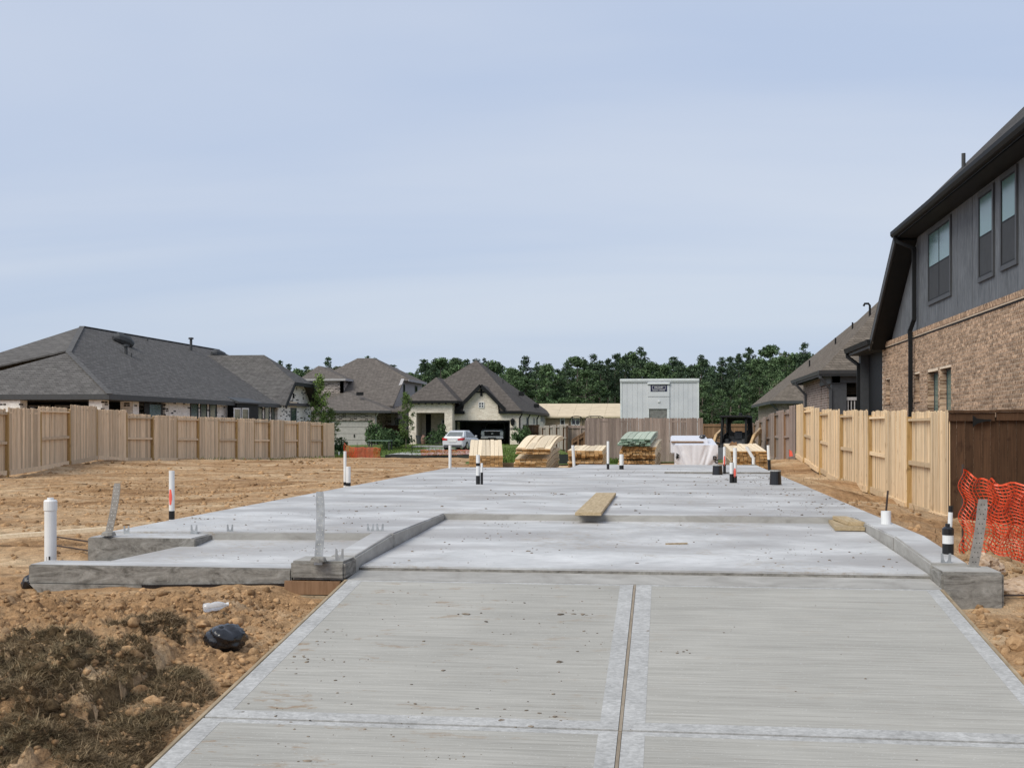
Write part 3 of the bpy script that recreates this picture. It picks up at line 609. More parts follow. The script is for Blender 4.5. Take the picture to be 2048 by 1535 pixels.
for u, vt, vb, wp, lb in ((1435, 929, 949, 20, 'black drain box with a pale rim behind the strapped pipes'), (1551, 940, 969, 23, 'black drain box at the slab edge with clods of soil around')):
    x, y = gp(u, vb, 0); k = depth(x, y) / FPX; r = wp * k / 2; h = (vb - vt) * k
    t = thing('drain_box', lb, 'drain box', (x, y, 0), 'black drain boxes on the slab')
    MB().lathe((x, y, 0), [(r * 1.06, -.03), (r * 1.04, 0), (r * .92, h - .02), (r * .80, h - .02), (r * .80, h - .1)], 20).build('box', M_poly, t)
    MB().lathe((x, y, 0), [(r * .95, h - .018), (r * .96, h + .008), (r * .86, h + .008), (r * .84, h - .016)], 20).build('rim', M_band, t)
# capped cleanout behind the porch beam
x, y = du(101, 11.1); z0 = CAMZ - (1124 - HZ) * 11.1 / FPX - .16
t = thing('capped_pipe', 'thick capped white cleanout pipe standing behind the porch beam', 'pipe', (x, y, z0))
MB().tube([(x, y, z0 - .1), (x, y, z0 + .70)], .054, 20).build('pipe', M_pvc, t)
cp = MB().lathe((x, y, z0 + .64), [(.056, 0), (.0605, .002), (.0605, .085), (.052, .098), (.030, .1), (.030, .118), (.0, .118)], 20).build('cap', M_pvc, t)
MB().hexa([(x - .012, y - .0525, z0 + .17), (x + .024, y - .0525, z0 + .17), (x + .024, y - .049, z0 + .17), (x - .012, y - .049, z0 + .17), (x - .012, y - .0528, z0 + .215), (x + .024, y - .0525, z0 + .222), (x + .024, y - .049, z0 + .222), (x - .012, y - .049, z0 + .215)]).build('label_patch', M_tape, t)
# pipe by the garage corner
x, y = gp(1772, 1047, 0); t = thing('pipe_stub', 'short open white pipe sleeve on the curb with a rusty stake behind', 'pipe', (x, y, 0), 'pipe stubs standing in the slab')
MB().tube([(x, y, -.05), (x, y, .14), (x, y, .139), (x, y, .06)], [.054, .054, .046, .046], 18).build('pipe', M_pvc, t)
x, y = du(1768, 14.4); b0 = gz(x + .25, y); s = MB().tube([(x + .0, y, -.25), (x + .045, y, .295)], .012, 8).build('rebar_stake', M_rebar); tag(s, 'rusty rebar stake behind the short white sleeve', 'stake')
x, y = du(1896, 10.5); z0 = CAMZ - (1108 - HZ) * 10.5 / FPX; t = thing('pipe_stub', 'thick white pipe with black coupling and thinner capped pipe on the garage pier', 'pipe', (x, y, z0), 'pipe stubs standing in the slab')
MB().tube([(x, y, z0 - .1), (x, y, z0 + .20)], .047, 18).build('pipe', M_pvc, t)
MB().lathe((x, y, z0), [(.049, .17), (.051, .172), (.051, .225), (.04, .235), (.024, .245), (.023, .27)], 18).build('coupling', M_poly, t)
MB().tube([(x + .016, y, z0 + .24), (x + .024, y, z0 + .42)], .02, 14).build('pipe', M_pvc, t); MB().tube([(x + .022, y, z0 + .37), (x + .0245, y, z0 + .425)], .0215, 14).build('cap', M_poly, t)
MB().tube([(x, y, z0 + .0), (x, y, z0 + .095)], .0485, 18).build('tape', M_tape, t)
# hold-down straps
def strap(u, vt, vb, wpx, d, lean, label, yawd=0):
    x, y = du(u, d); z0 = CAMZ - (vb - HZ) * d / FPX; h = (vb - vt) * d / FPX; wd = wpx * d / FPX
    t = thing('hold_down_strap', label, 'metal strap', (x, y, z0), 'steel hold-down straps', 0)
    n = 10; mb = MB(); th = .003
    pts = [(-.05 + 1.0 * 0, 0)] 
    bend = lambda q: lean * q + .012 * math.sin(q * 3)
    vs = []; fs = []
    zs = [-.05] + list(np.linspace(0, h, n))
    for zq in zs:
        q = zq / h
        wq = wd / 2 if q < .985 else wd / 2 * .82
        for dx, dy in ((-wq, -th), (wq, -th), (wq, th), (-wq, th)): vs.append((x + bend(q) + dx, y + dy + .03 * q, z0 + zq))
    m = len(zs)
    for i in range(m - 1):
        for k in range(4): fs.append((i * 4 + k, i * 4 + (k + 1) % 4, i * 4 + 4 + (k + 1) % 4, i * 4 + 4 + k))
    fs += [(3, 2, 1, 0), tuple((m - 1) * 4 + k for k in range(4))]
    mb.add(vs, fs).build('plate', M_dull if lean else M_steel, t)
    for i in range(13):
        q = .08 + i * .07
        for sgn in ((-1, 1) if i % 2 else (-.45, .55)):
            cx_ = x + bend(q) + sgn * wd * .28; cz = z0 + q * h; MB().tube([(cx_, y - th - .0005 + .03 * q, cz), (cx_, y - th + .002 + .03 * q, cz)], .0045, 8).build('nail_hole', M_dark if u > 1000 else M_hole, t)
    bm_ = MB().lathe((x, y, z0), [(.075, -.02), (.06, .012), (.03, .022)], 10).build('mortar_lump', M_form, t)
strap(637, 983, 1117, 17, 10.12, .0, 'upright galvanised strap on the pier between porch and garage')
strap(217, 966, 1066, 15, 11.75, .075, 'leaning galvanised strap on the ledge by the long pale board')
strap(1946, 998, 1134, 20, 9.95, .085, 'leaning galvanised strap on the pier by the orange netting')
def anchor(u, vt, vb, wpx, d, label, n=1):
    x, y = du(u, d); z0 = CAMZ - (vb - HZ) * d / FPX; h = (vb - vt) * d / FPX; w2 = wpx * d / FPX / 2
    mb = MB(); th = .0025
    P = [(-w2, h), (-w2 * .55, h), (-w2 * .42, h * .45), (-w2 * .15, h * .18), (w2 * .15, h * .18), (w2 * .42, h * .45), (w2 * .55, h), (w2, h), (w2, -.03), (-w2, -.03)]
    L_ = [P[0], P[1], P[2], P[3], (-.15 * w2, -.03), P[9]]; Rr = [(.15 * w2, -.03), P[4], P[5], P[6], P[7], P[8]]; Md = [P[3], P[4], (.15 * w2, -.03), (-.15 * w2, -.03)]
    for q in (L_, Rr, Md): mb.prism([(x + a, y - th, z0 + c) for a, c in q], (0, 2 * th, 0))
    o = mb.build('sill_anchor', M_steel); tag(o, label, 'metal anchor', 'sill anchors cast in the concrete')
anchor(388, 1049, 1063, 14, 12.1, 'steel sill anchor at the porch step, second from the tall leaning strap'); anchor(460, 1048, 1062, 13, 12.15, 'steel sill anchor at the middle of the porch step')
anchor(741, 1047, 1063, 14, 12.2, 'steel sill anchor of the close pair at the curb, porch side'); anchor(760, 1047, 1063, 15, 12.2, 'steel sill anchor of the close pair at the curb, garage side')
anchor(679, 1097, 1117, 17, 10.18, 'steel sill anchor on the pier beside the upright strap'); anchor(1892, 1106, 1127, 20, 10.02, 'steel sill anchor below the black and white pipe'); anchor(253, 1051, 1062, 12, 12.05, 'steel sill anchor near the slab corner beside the leaning strap')
# reinforcing rods that stick out of the concrete
def rod(p, q, label, r=.008):
    o = MB().tube([p, q], r, 8).build('rebar', M_rebar); tag(o, label, 'rebar', 'rebar rods sticking out of the concrete')
rod((-5.55, 11.25, -.09), (-6.25, 11.55, -.05), 'upper rusty rod out of the ledge behind the capped pipe'); rod((-5.55, 11.2, -.17), (-6.2, 11.45, -.13), 'lower rusty rod out of the ledge behind the capped pipe')
rod((2.6, 10.1, -.30), (3.6, 10.2, -.29), 'upper rusty rod out of the pier by the orange netting'); rod((2.6, 10.05, -.40), (3.6, 10.25, -.36), 'lower rusty rod out of the pier by the orange netting', .010)
# black sheet squeezed out under the concrete
def crumple(name, c, s, m, label, cat, seed, amp=.35, sub=3, flat_=1.0):
    bm = bmesh.new(); bmesh.ops.create_icosphere(bm, subdivisions=sub, radius=1)
    P = np.array([v.co[:] for v in bm.verts]); n = 0
    q = P * 1.7 + seed
    n = fbm(q[:, 0] + q[:, 2] * 1.3, q[:, 1] - q[:, 2] * .7, 4, seed, .6) - .5; n2 = np.abs(fbm(q[:, 0] * 3 - q[:, 2] * 2, q[:, 1] * 3 + q[:, 2], 3, seed + 5, .6) - .5)
    P = P * (1 + amp * 2 * n - amp * 1.6 * n2)[:, None] * np.array(s)
    P[:, 2] = np.where(P[:, 2] < 0, P[:, 2] * flat_, P[:, 2])
    for v, p in zip(bm.verts, P): v.co = Vector(p) + Vector(c)
    me = bpy.data.meshes.new(name); bm.to_mesh(me); bm.free(); me.materials.append(m)
    o = link(name, me); tag(o, label, cat); return o
crumple('plastic_sheet', (-5.62, 10.1, -.33), (.09, .12, .08), M_poly, 'torn black plastic sheet poking out at the porch beam end', 'plastic sheet', 3)
crumple('plastic_sheet', (-5.25, 11.06, -.27), (.30, .05, .035), M_poly, 'black plastic sheet folded under the ledge by the capped pipe', 'plastic sheet', 5)
o = MB().bar((-4.5, 9.915, -.335), (-3.2, 9.918, -.300), .03, .05).build('plastic_sheet', M_poly); tag(o, 'strip of black plastic showing along the bottom of the porch beam', 'plastic sheet')
# litter in the front soil
x, y = -3.02, 7.98; zb = gz(x, y)
o = crumple('trash_bag', (x, y, zb + .035), (.15, .17, .105), M_poly, 'black plastic trash bag lying on the soil beside the driveway', 'trash bag', 12, .24, 4, 1.0)
o.data.polygons.foreach_set('use_smooth', [True] * len(o.data.polygons))
x, y = -3.34, 8.62; zb = gz(x, y) + .045; t = thing('plastic_bottle', 'crushed clear plastic bottle on the soil behind the black bag', 'bottle', (x, y, zb))
ax = Vector((.86, .35, .12)).normalized(); p0 = Vector((x, y, zb)) - ax * .09
MB().tube([p0 + ax * s for s in (0, .008, .04, .06, .09, .12, .15, .165, .175)], [.02, .034, .036, .030, .036, .033, .022, .014, .014], 14).build('body', M_clear, t, smooth=True)
MB().tube([p0 + ax * .172, p0 + ax * .19], .0155, 12).build('cap', M_white, t)
# torn sacks by the pier
for i, (c, s, lb) in enumerate((((2.72, 10.75, -.16), (.15, .2, .13), 'torn brown paper sack slumped behind the garage pier'), ((3.05, 10.6, -.30), (.28, .16, .09), 'flattened brown sack by the netting, farthest from the pier'), ((2.86, 10.35, -.33), (.16, .14, .08), 'crumpled brown paper scrap lying below the torn sack'))):
    crumple('paper_sack', c, s, M_kraft, lb, 'paper sack', 20 + i, .45, 4, .5)
x, y = 2.62, 8.55
c = crumple('boulder_clod', (2.50, 8.15, gz(2.5, 8.15) + .07), (.14, .15, .13), M_clod, 'large rounded clod of pale clay beside the driveway edge', 'clod', 31, .16, 4)
c = crumple('boulder_clod', (2.36, 8.45, gz(2.36, 8.45) + .03), (.09, .09, .07), M_clod, 'smaller clay clod touching the large rounded clod', 'clod', 33, .2, 3)

# ------------------------------------------------------------------ loose soil, crumbs and dead grass (nobody could count them)
def ico(sub, seed, amp):
    bm = bmesh.new(); bmesh.ops.create_icosphere(bm, subdivisions=sub, radius=1)
    P = np.array([v.co[:] for v in bm.verts]); F = np.array([[v.index for v in f.verts] for f in bm.faces]); bm.free()
    n = fbm(P[:, 0] * 1.6 + seed + P[:, 2], P[:, 1] * 1.6 - P[:, 2], 3, seed, .6) - .5
    g = np.random.default_rng(seed + 100); k = g.normal(size=(9, 3)); k /= np.linalg.norm(k, axis=1)[:, None]; h = g.uniform(.42, .8, 9)
    P = P * (1 + amp * 1.3 * n + g.uniform(-.10, .10, len(P)))[:, None]
    for q, w_ in zip(k, h):                     # broken faces
        s = P @ q; over = np.maximum(s - w_, 0); P = P - over[:, None] * q * .85
    return P * 1.15, F
ICO = [ico(2, s, .42) for s in range(5)]; ICOS = [ico(1, s, .4) for s in range(5)]
def scatter(name, P, S, mat, sub=2, squash=.75):
    V = []; F = []; b = 0
    lib = ICO if sub == 2 else ICOS
    for (x, y, z), s in zip(P, S):
        v, f = lib[random.randrange(5)]; a = random.uniform(0, 6.28); ca, sa = math.cos(a), math.sin(a)
        q = v * (s * np.array([random.uniform(.7, 1.3), random.uniform(.7, 1.2), squash]))
        V.append(np.stack([q[:, 0] * ca - q[:, 1] * sa + x, q[:, 0] * sa + q[:, 1] * ca + y, q[:, 2] + z], -1)); F.append(f + b); b += len(v)
    o = link(name, np_mesh(name, np.concatenate(V), np.concatenate(F), mat)); tag(o, kind='stuff'); return o
def pts(n, x0, x1, y0, y1, keep=None):
    X = rng.uniform(x0, x1, n); Y = rng.uniform(y0, y1, n)
    k = foot_dist(X, Y) > .02
    k &= ~((Y < 9.92) & (X > -2.71) & (X < 2.21))
    if keep is not None: k &= keep(X, Y)
    X, Y = X[k], Y[k]; return X, Y, ground_z(X, Y)
X, Y, Z = pts(9000, -5.4, -2.7, 5.6, 9.6); S = .004 + .026 * rng.random(len(X)) ** 5
scatter('soil_clods', zip(X, Y, Z), S, M_clod, 1)
X, Y, Z = pts(520, -5.4, -2.75, 6.6, 9.8); scatter('soil_clods', zip(X, Y, Z), .014 + .05 * rng.random(len(X)) ** 3.5, M_clod, 2, .7)
X, Y, Z = pts(110, -3.7, -2.72, 6.9, 8.6); scatter('soil_clods', zip(X, Y, Z), .014 + .03 * rng.random(len(X)) ** 2, M_clod, 2, .8)
X, Y, Z = pts(1300, 2.2, 3.6, 7.4, 11.5); scatter('soil_clods', zip(X, Y, Z), .006 + .045 * rng.random(len(X)) ** 4, M_clod, 2)
X, Y, Z = pts(1500, 2.45, 4.8, 11, 22); scatter('soil_clods', zip(X, Y, Z), .008 + .05 * rng.random(len(X)) ** 4, M_clod, 1)
X, Y, Z = pts(5200, -12, -5.5, 9.5, 26); scatter('soil_clods', zip(X, Y, Z), .008 + .05 * rng.random(len(X)) ** 5, M_clod, 1)
X, Y, Z = pts(1800, -21, -6, 24, 60); scatter('soil_clods', zip(X, Y, Z), .02 + .11 * rng.random(len(X)) ** 4, M_clod, 1, .6)
# crumbs of dried mud on the driveway and the slab
def clustered(n, x0, x1, y0, y1, k=.35, spread=.09):
    X = rng.uniform(x0, x1, n); Y = rng.uniform(y0, y1, n)
    m = rng.random(n) < k; src = rng.integers(0, max(1, n // 12), n)
    X = np.where(m, X[src] + rng.normal(0, spread, n), X); Y = np.where(m, Y[src] + rng.normal(0, spread * .6, n), Y)
    g = (X > x0) & (X < x1) & (Y > y0) & (Y < y1); return X[g], Y[g]
X, Y = clustered(340, -2.5, -.35, 4.9, 9.8); scatter('mud_crumbs', [(a, b, dz(b) + .001) for a, b in zip(X, Y)], .003 + .011 * rng.random(len(X)) ** 3, M_crumb, 1, .45)
X, Y = clustered(26, -2.5, -.35, 4.9, 9.6, .3, .1); scatter('mud_cakes', [(a, b, dz(b)) for a, b in zip(X, Y)], .010 + .02 * rng.random(len(X)) ** 2, M_crumb, 2, .25)
X, Y = clustered(70, -.2, 2.1, 4.9, 9.8); scatter('mud_crumbs', [(a, b, dz(b) + .001) for a, b in zip(X, Y)], .003 + .009 * rng.random(len(X)) ** 3, M_crumb, 1, .45)
pz = lambda b: -.168 + (b - 10.36) * .0225
X, Y = clustered(240, -2.5, 2.15, 10.4, 14.4, .5, .2); scatter('mud_crumbs', [(a, b, pz(b) + .001) for a, b in zip(X, Y)], .004 + .016 * rng.random(len(X)) ** 3, M_crumb, 1, .45)
X, Y = clustered(420, -5.4, 2.45, 14.6, 30.5, .55, .3); scatter('mud_crumbs', [(a, b, .002) for a, b in zip(X, Y)], .006 + .024 * rng.random(len(X)) ** 3, M_crumb, 1, .5)
X, Y = clustered(300, 1.2, 2.48, 14.7, 27, .5, .25); scatter('mud_crumbs', [(a, b, .002) for a, b in zip(X, Y)], .005 + .02 * rng.random(len(X)) ** 4, M_crumb, 1, .5)
X, Y = clustered(110, -5.5, -3, 11.8, 14.4, .5, .2); scatter('mud_crumbs', [(a, b, .002) for a, b in zip(X, Y)], .004 + .014 * rng.random(len(X)) ** 3, M_crumb, 1, .5)
X, Y = clustered(90, -4.4, -3.0, 10.3, 11.5, .4, .15); scatter('mud_crumbs', [(a, b, -.148 + (b - 10.27) * .056) for a, b in zip(X, Y)], .004 + .01 * rng.random(len(X)) ** 3, M_crumb, 1, .5)
# blades: curved strips, three joints each
def blades(name, X, Y, Z, H, W, mat, lean=.6, wild=.5):
    n = len(X); a = rng.uniform(0, 2 * np.pi, n); l = lean * H * rng.random(n) + wild * H * (rng.random(n) ** 2)
    dx, dy = np.cos(a), np.sin(a); px, py = -dy, dx
    V = np.zeros((n, 6, 3)); 
    for j, (q, wq) in enumerate(((0, 1.0), (.55, .8), (1.0, .15))):
        ox = X + dx * l * q * q; oy = Y + dy * l * q * q; oz = Z + H * q * np.clip(1 - .45 * q * l / H, .2, 1)
        for k, sg in ((0, -1), (1, 1)):
            V[:, 2 * j + k, 0] = ox + px * W * wq * sg; V[:, 2 * j + k, 1] = oy + py * W * wq * sg; V[:, 2 * j + k, 2] = oz
    b = (np.arange(n) * 6)[:, None]
    F = np.concatenate([b + np.array([0, 1, 3, 2]), b + np.array([2, 3, 5, 4])])
    o = link(name, np_mesh(name, V.reshape(-1, 3), F, mat)); tag(o, kind='stuff'); return o
def dead_keep(x, y):
    e = fbm(x * 2.2, y * 2.2, 3, 51) 
    m = (y < 7.55 + .35 * (e - .5) * 2 - .55 * np.clip(x + 3.5, 0, 1)) & (e > .24)
    m2 = (np.hypot((x + 3.50 - .0), (y - 7.95) * 1.7) < .36) & (e > .3)
    return (m | m2) & (x < -2.78)
xs_, ys_ = lines((-4.9, -2.72, .02)), lines((5.4, 8.5, .02))
sheet('dead_sod', None, xs_, ys_, .006, M_sod, lambda x, y: dead_keep(x, y) & (fbm(x * 9, y * 9, 3, 83, .6) > .40) & (fbm(x * 3.1, y * 3.1, 3, 61) > .36))['kind'] = 'stuff'
X, Y, Z = pts(26000, -4.6, -2.75, 5.7, 8.4, dead_keep)
fz = fbm(X * 3.1, Y * 3.1, 3, 61); kp = rng.random(len(X)) < np.clip((fz - .30) * 6, .06, 1); X, Y, Z, fz = X[kp], Y[kp], Z[kp], fz[kp]
kk = rng.random(len(X)) < .03; scatter('sod_lumps', zip(X[kk], Y[kk], Z[kk] - .012), .016 + .055 * rng.random(kk.sum()) ** 2, M_sod, 2, .75)
nb = 11; n = len(X) * nb
tx0 = np.repeat(X, nb) + rng.normal(0, .014, n); ty0 = np.repeat(Y, nb) + rng.normal(0, .014, n); ln = np.repeat(.025 + .09 * rng.random(len(X)) ** 2 * (.3 + 1.2 * fz), nb) * rng.uniform(.35, 1.25, n)
az = rng.uniform(0, 6.283, n) + np.repeat(rng.uniform(0, 6.283, len(X)), nb) * 0; el = np.abs(rng.normal(.45, .42, n)); wv = np.repeat(rng.uniform(0, 6.283, len(X)), nb)
dxx = np.cos(az) * np.cos(el) + .35 * np.cos(wv); dyy = np.sin(az) * np.cos(el) + .35 * np.sin(wv); dzz = np.sin(el) + .12; W_ = .0008 + .0012 * rng.random(n)
V = np.zeros((n, 6, 3)); z00 = ground_z(tx0, ty0) - .003; px_, py_ = -np.sin(az), np.cos(az); cu = rng.uniform(-.5, .9, n)
for j, (q, wq) in enumerate(((0, 1.0), (.5, .85), (1.0, .2))):
    for k, sg in ((0, -1), (1, 1)):
        V[:, 2 * j + k, 0] = tx0 + dxx * ln * q + px_ * (W_ * wq * sg + cu * ln * q * q * .4); V[:, 2 * j + k, 1] = ty0 + dyy * ln * q + py_ * (W_ * wq * sg + cu * ln * q * q * .4); V[:, 2 * j + k, 2] = z00 + dzz * ln * (q - .42 * q * q) + .002
bi = (np.arange(n) * 6)[:, None]; o = link('dead_grass', np_mesh('dead_grass', V.reshape(-1, 3), np.concatenate([bi + np.array([0, 1, 3, 2]), bi + np.array([2, 3, 5, 4])]), M_dry)); tag(o, kind='stuff')
X, Y, Z = pts(26000, -8, -.6, 50, 66, lambda x, y: lawn_keep(x, y + 2) & (vnoise(x, y, 5) > .25)); blades('tall_grass', X, Y, Z + .03, .12 + .22 * rng.random(len(X)), .012 + .008 * rng.random(len(X)), M_blade)
X, Y, Z = pts(16000, -22, -9, 72, 98, lambda x, y: lawn_keep(x, y) & (vnoise(x * .4, y * .4, 5) > .3)); blades('lawn_grass', X, Y, Z + .03, .06 + .12 * rng.random(len(X)), .014 + .01 * rng.random(len(X)), M_blade)
X, Y, Z = pts(700, 2.5, 4.7, 12, 45, lambda x, y: vnoise(x * 1.3, y * .8, 9) > .45); blades('straw_wisps', X, Y, Z, .04 + .12 * rng.random(len(X)), .003 + .002 * rng.random(len(X)), M_dry)
X, Y, Z = pts(900, -21, -18, 50, 76, lambda x, y: (vnoise(x * 1.3, y * .8, 9) > .4) & (x > -21.4)); blades('weeds', X, Y, Z, .06 + .16 * rng.random(len(X)), .008 + .005 * rng.random(len(X)), M_blade)
# ------------------------------------------------------------------ timber fences: pickets, rails, posts and rot boards are parts
def picket_mesh(name, wd, th, mat):
    e = .022                                # dog-eared top; unit height, z is scaled per picket
    m = MB(); t = .985
    m.prism([(-wd / 2, 0, 0), (wd / 2, 0, 0), (wd / 2, 0, t), (wd / 2 - e, 0, 1), (-wd / 2 + e, 0, 1), (-wd / 2, 0, t)], (0, th, 0))
    return m.mesh(name, mat)
def fence(name, label, path, zb, zt, faces, m_p, m_post, side=1, pitch=.14, group='timber fences', post_at=0, limit=290, rot=True, pk=None, first_len=None):
    """path: panel corner points; zb, zt: bottom and top height of each panel; faces: 'f' boards on the viewer's side, 'b' behind the rails"""
    p0 = Vector((*path[0], zb[0])); t = thing(name, label, 'fence', tuple(p0), group)
    me = picket_mesh('picket', pitch - .004, .016, m_p); cnt = 0; rest = MB()
    for i in range(len(path) - 1):
        a = Vector((*path[i], 0)); b = Vector((*path[i + 1], 0)); d = b - a; ln = d.length; d.normalize()
        nrm = Vector((-d.y, d.x, 0)) * side; ang = math.atan2(d.y, d.x)
        b0, b1 = zb[i], zb[i + 1]; ztop = zt[i]; fr = faces[i] == 'f'
        off = nrm * (.038 if fr else -.054); n = max(1, round(ln / pitch)); pw = ln / n
        for k in range(n):
            s = (k + .5) * pw; q = a + d * s + off; zlo = b0 + (b1 - b0) * s / ln + .10; h = ztop - zlo + random.uniform(-.016, .016)
            if nrm.dot(Vector((0, 1, 0))) > 0 and False: pass
            if cnt < limit:
                o = inst('picket', me, t, (q.x, q.y, zlo), (random.uniform(-.007, .007), random.uniform(-.006, .006), ang + random.uniform(-.03, .03)), (pw / pitch, 1, h)); cnt += 1
            else:
                w2 = d * (pw / 2 - .003); th = nrm * .016
                rest.add([q - w2 + Vector((0, 0, zlo)), q + w2 + Vector((0, 0, zlo)), q + w2 + th + Vector((0, 0, zlo)), q - w2 + th + Vector((0, 0, zlo)),
                          q - w2 + Vector((0, 0, zlo + h)), q + w2 + Vector((0, 0, zlo + h)), q + w2 + th + Vector((0, 0, zlo + h)), q - w2 + th + Vector((0, 0, zlo + h))],
                         [(0, 3, 2, 1), (4, 5, 6, 7), (0, 1, 5, 4), (1, 2, 6, 5), (2, 3, 7, 6), (3, 0, 4, 7)])
        def rail(z0_, z1_, hh, o_, dd=.038, nm='rail', mt=None):
            A = a + d * .03 + nrm * o_; B = b - d * .03 + nrm * o_
            MB().bar((A.x, A.y, z0_), (B.x, B.y, z1_), dd, hh).build(nm, mt or m_p, t)
        mid = lambda q, e: e + (ztop - e) * q
        rail(ztop - .16, ztop - .16, .05, -.0, .07); rail(mid(.5, b0), mid(.5, b1), .088, 0, .05)
        if rot: rail(b0 + .125, b1 + .125, .15, (.075 if fr else -.0), .036, 'rot_board')
        q = a if post_at == 0 else b; zq = b0 if post_at == 0 else b1
        MB().box(q.x - .045, q.x + .045, q.y - .045, q.y + .045, zq - .15, ztop - .10).build('post', m_post, t)
    if rest.v:
        o = rest.build('pickets', m_p, t); o['kind'] = 'stuff'
    return t
# the new fence along the two storey house: from its front corner away from the camera
ys = [21.35, 22.85, 25.05, 27.45, 29.7, 32.1, 34.5, 36.9, 39.0, 41.2, 43.4, 45.6]
zbR = [-.66, -.675, -.675, -.61, -.57, -.585, -.58, -.52, -.44, -.34, -.24, -.13]
ztR = [CAMZ + (853 - v) * depth(4.88, y) / FPX for v, y in zip((821, 820.5, 820, 819.5, 819.5, 819, 818.5, 817, 815, 812, 807), ys)]
fence('timber_fence', 'new pale timber fence with stepped panels along the two storey brick house', [(4.88, y) for y in ys], zbR, ztR, 'fbfbfbfbfbf', M_cedar, M_post, 1, post_at=1)
# older weathered run beyond it
ys2 = [45.62 + i * 2.44 for i in range(12)]
zb2 = [gz(4.84, y) - .04 for y in ys2]
fence('timber_fence', 'old weathered grey timber fence running behind the loader toward the woods', [(4.84 + .02 * i, y) for i, y in enumerate(ys2)], zb2, [min(1.95 - .068 * i, 1.75) if i else 1.86 for i in range(11)], 'fbfbfbfbfbf', M_greyw, M_brownw, 1, post_at=1)
# long fence on the far side of the lot
X0 = -21.5
yl = [43.3] + [45.8 + 2.42 * i for i in range(13)]
vt = [819, 828, 830.5, 832, 833.5, 835, 836.5, 838, 839.5, 841, 842.5, 844, 845.5]
zbL = [zat(v, X0, y) for v, y in zip(np.interp(yl, [43.3, 46, 56, 66, 75.5], [921.5, 925, 924, 921, 916]), yl)]
ztL = [zat(v, X0, (yl[i] + yl[i + 1]) / 2) for i, v in enumerate(vt)]
pathL = [(-20.1, 32.4), (-20.35, 35.1), (-20.75, 37.8), (-21.15, 40.55)] + [(X0 + .03 * i, y) for i, y in enumerate(yl)]
fence('timber_fence', 'long pinkish timber fence in front of the low white brick house', pathL, [-.52, -.50, -.45, -.36] + [min(z, zbL[0] + .1) for z in zbL], [1.62, 1.66, 1.74, 1.84] + ztL, 'bfbf' + 'fbfbfbfbfbfbf', M_cedar2, M_post, -1, post_at=1, limit=290)
# plain weathered fence straight ahead
y5 = 54.6; xs5 = np.linspace(ony(1172, y5), ony(1406, y5), 4)
fence('timber_fence', 'weathered brown board fence behind the wrapped lumber, below the white trailer', [(x, y5) for x in xs5], [-.62] * 4, [zat(835.5, -.6, y5)] * 3, 'fff', M_greyw, M_greyw, -1, pitch=.125, rot=False)
# brown gate behind the loader
def board_gate(name, label, x0, x1, y, z0, z1, mat, brace=True, cat='gate', pitch=.14, group=None, frame=True):
    t = thing(name, label, cat, (x0, y, z0), group); me = picket_mesh('board', pitch - .006, .018, mat); n = round((x1 - x0) / pitch); pw = (x1 - x0) / n
    for k in range(n): inst('board', me, t, (x0 + (k + .5) * pw, y, z0), (0, 0, 0), (pw / pitch, 1, z1 - z0))
    if frame:
        for z in (z0 + .25, z0 + (z1 - z0) * .62, z1 - .12): MB().box(x0, x1, y - .04, y - .001, z - .045, z + .045).build('rail', mat, t)
        if brace: MB().bar((x0 + .35, y - .03, z0 + (z1 - z0) * .6), (x1 - .5, y - .03, z0 + .28), .04, .09).build('brace', mat, t)
        for x in (x0, x1): MB().box(x - .05, x + .05, y - .06, y + .0, z0 - .1, z1 - .02).build('post', mat, t)
    return t
yg = 72.2; board_gate('fence_gate', 'brown timber gate with a diagonal brace behind the loader', ony(1406, yg), 4.95, yg, -.8, zat(847, 3, yg), M_brownw)
# dark stained gate by the two storey house
yq = 21.32; xq = 4.95
t = thing('stained_gate', 'dark brown stained gate with a strap hinge beside the two storey house', 'gate', (xq, yq, -.62)); me = picket_mesh('board', .134, .018, M_stain)
for k in range(-1, 18): inst('board', me, t, (xq + .07 + .14 * k, yq + .05, -.60), (0, 0, 0), (1, 1, 1.83))
MB().box(xq - .14, xq + .62, yq - .0, yq + .045, 1.155, 1.30).build('top_board', M_stain, t, bevel=.004); MB().box(xq + .645, xq + 2.6, yq - .005, yq + .045, 1.165, 1.31).build('top_board', M_stain, t, bevel=.004)
MB().box(xq - .14, xq + .64, yq - .03, yq + .06, 1.302, 1.34).build('cap_rail', M_stain, t); MB().box(xq + .64, xq + 2.6, yq - .03, yq + .06, 1.312, 1.35).build('cap_rail', M_stain, t)
hx = ony(1945, yq); hz = zat(842, hx, yq)
MB().prism([(hx, yq - .03, hz + .10), (hx + .07, yq - .03, hz + .045), (hx + .22, yq - .03, hz + .03), (hx + .30, yq - .03, hz + .03), (hx + .30, yq - .03, hz), (hx + .22, yq - .03, hz - .0), (hx + .07, yq - .03, hz - .04), (hx, yq - .03, hz - .10)], (0, .018, 0)).build('hinge', M_black, t)
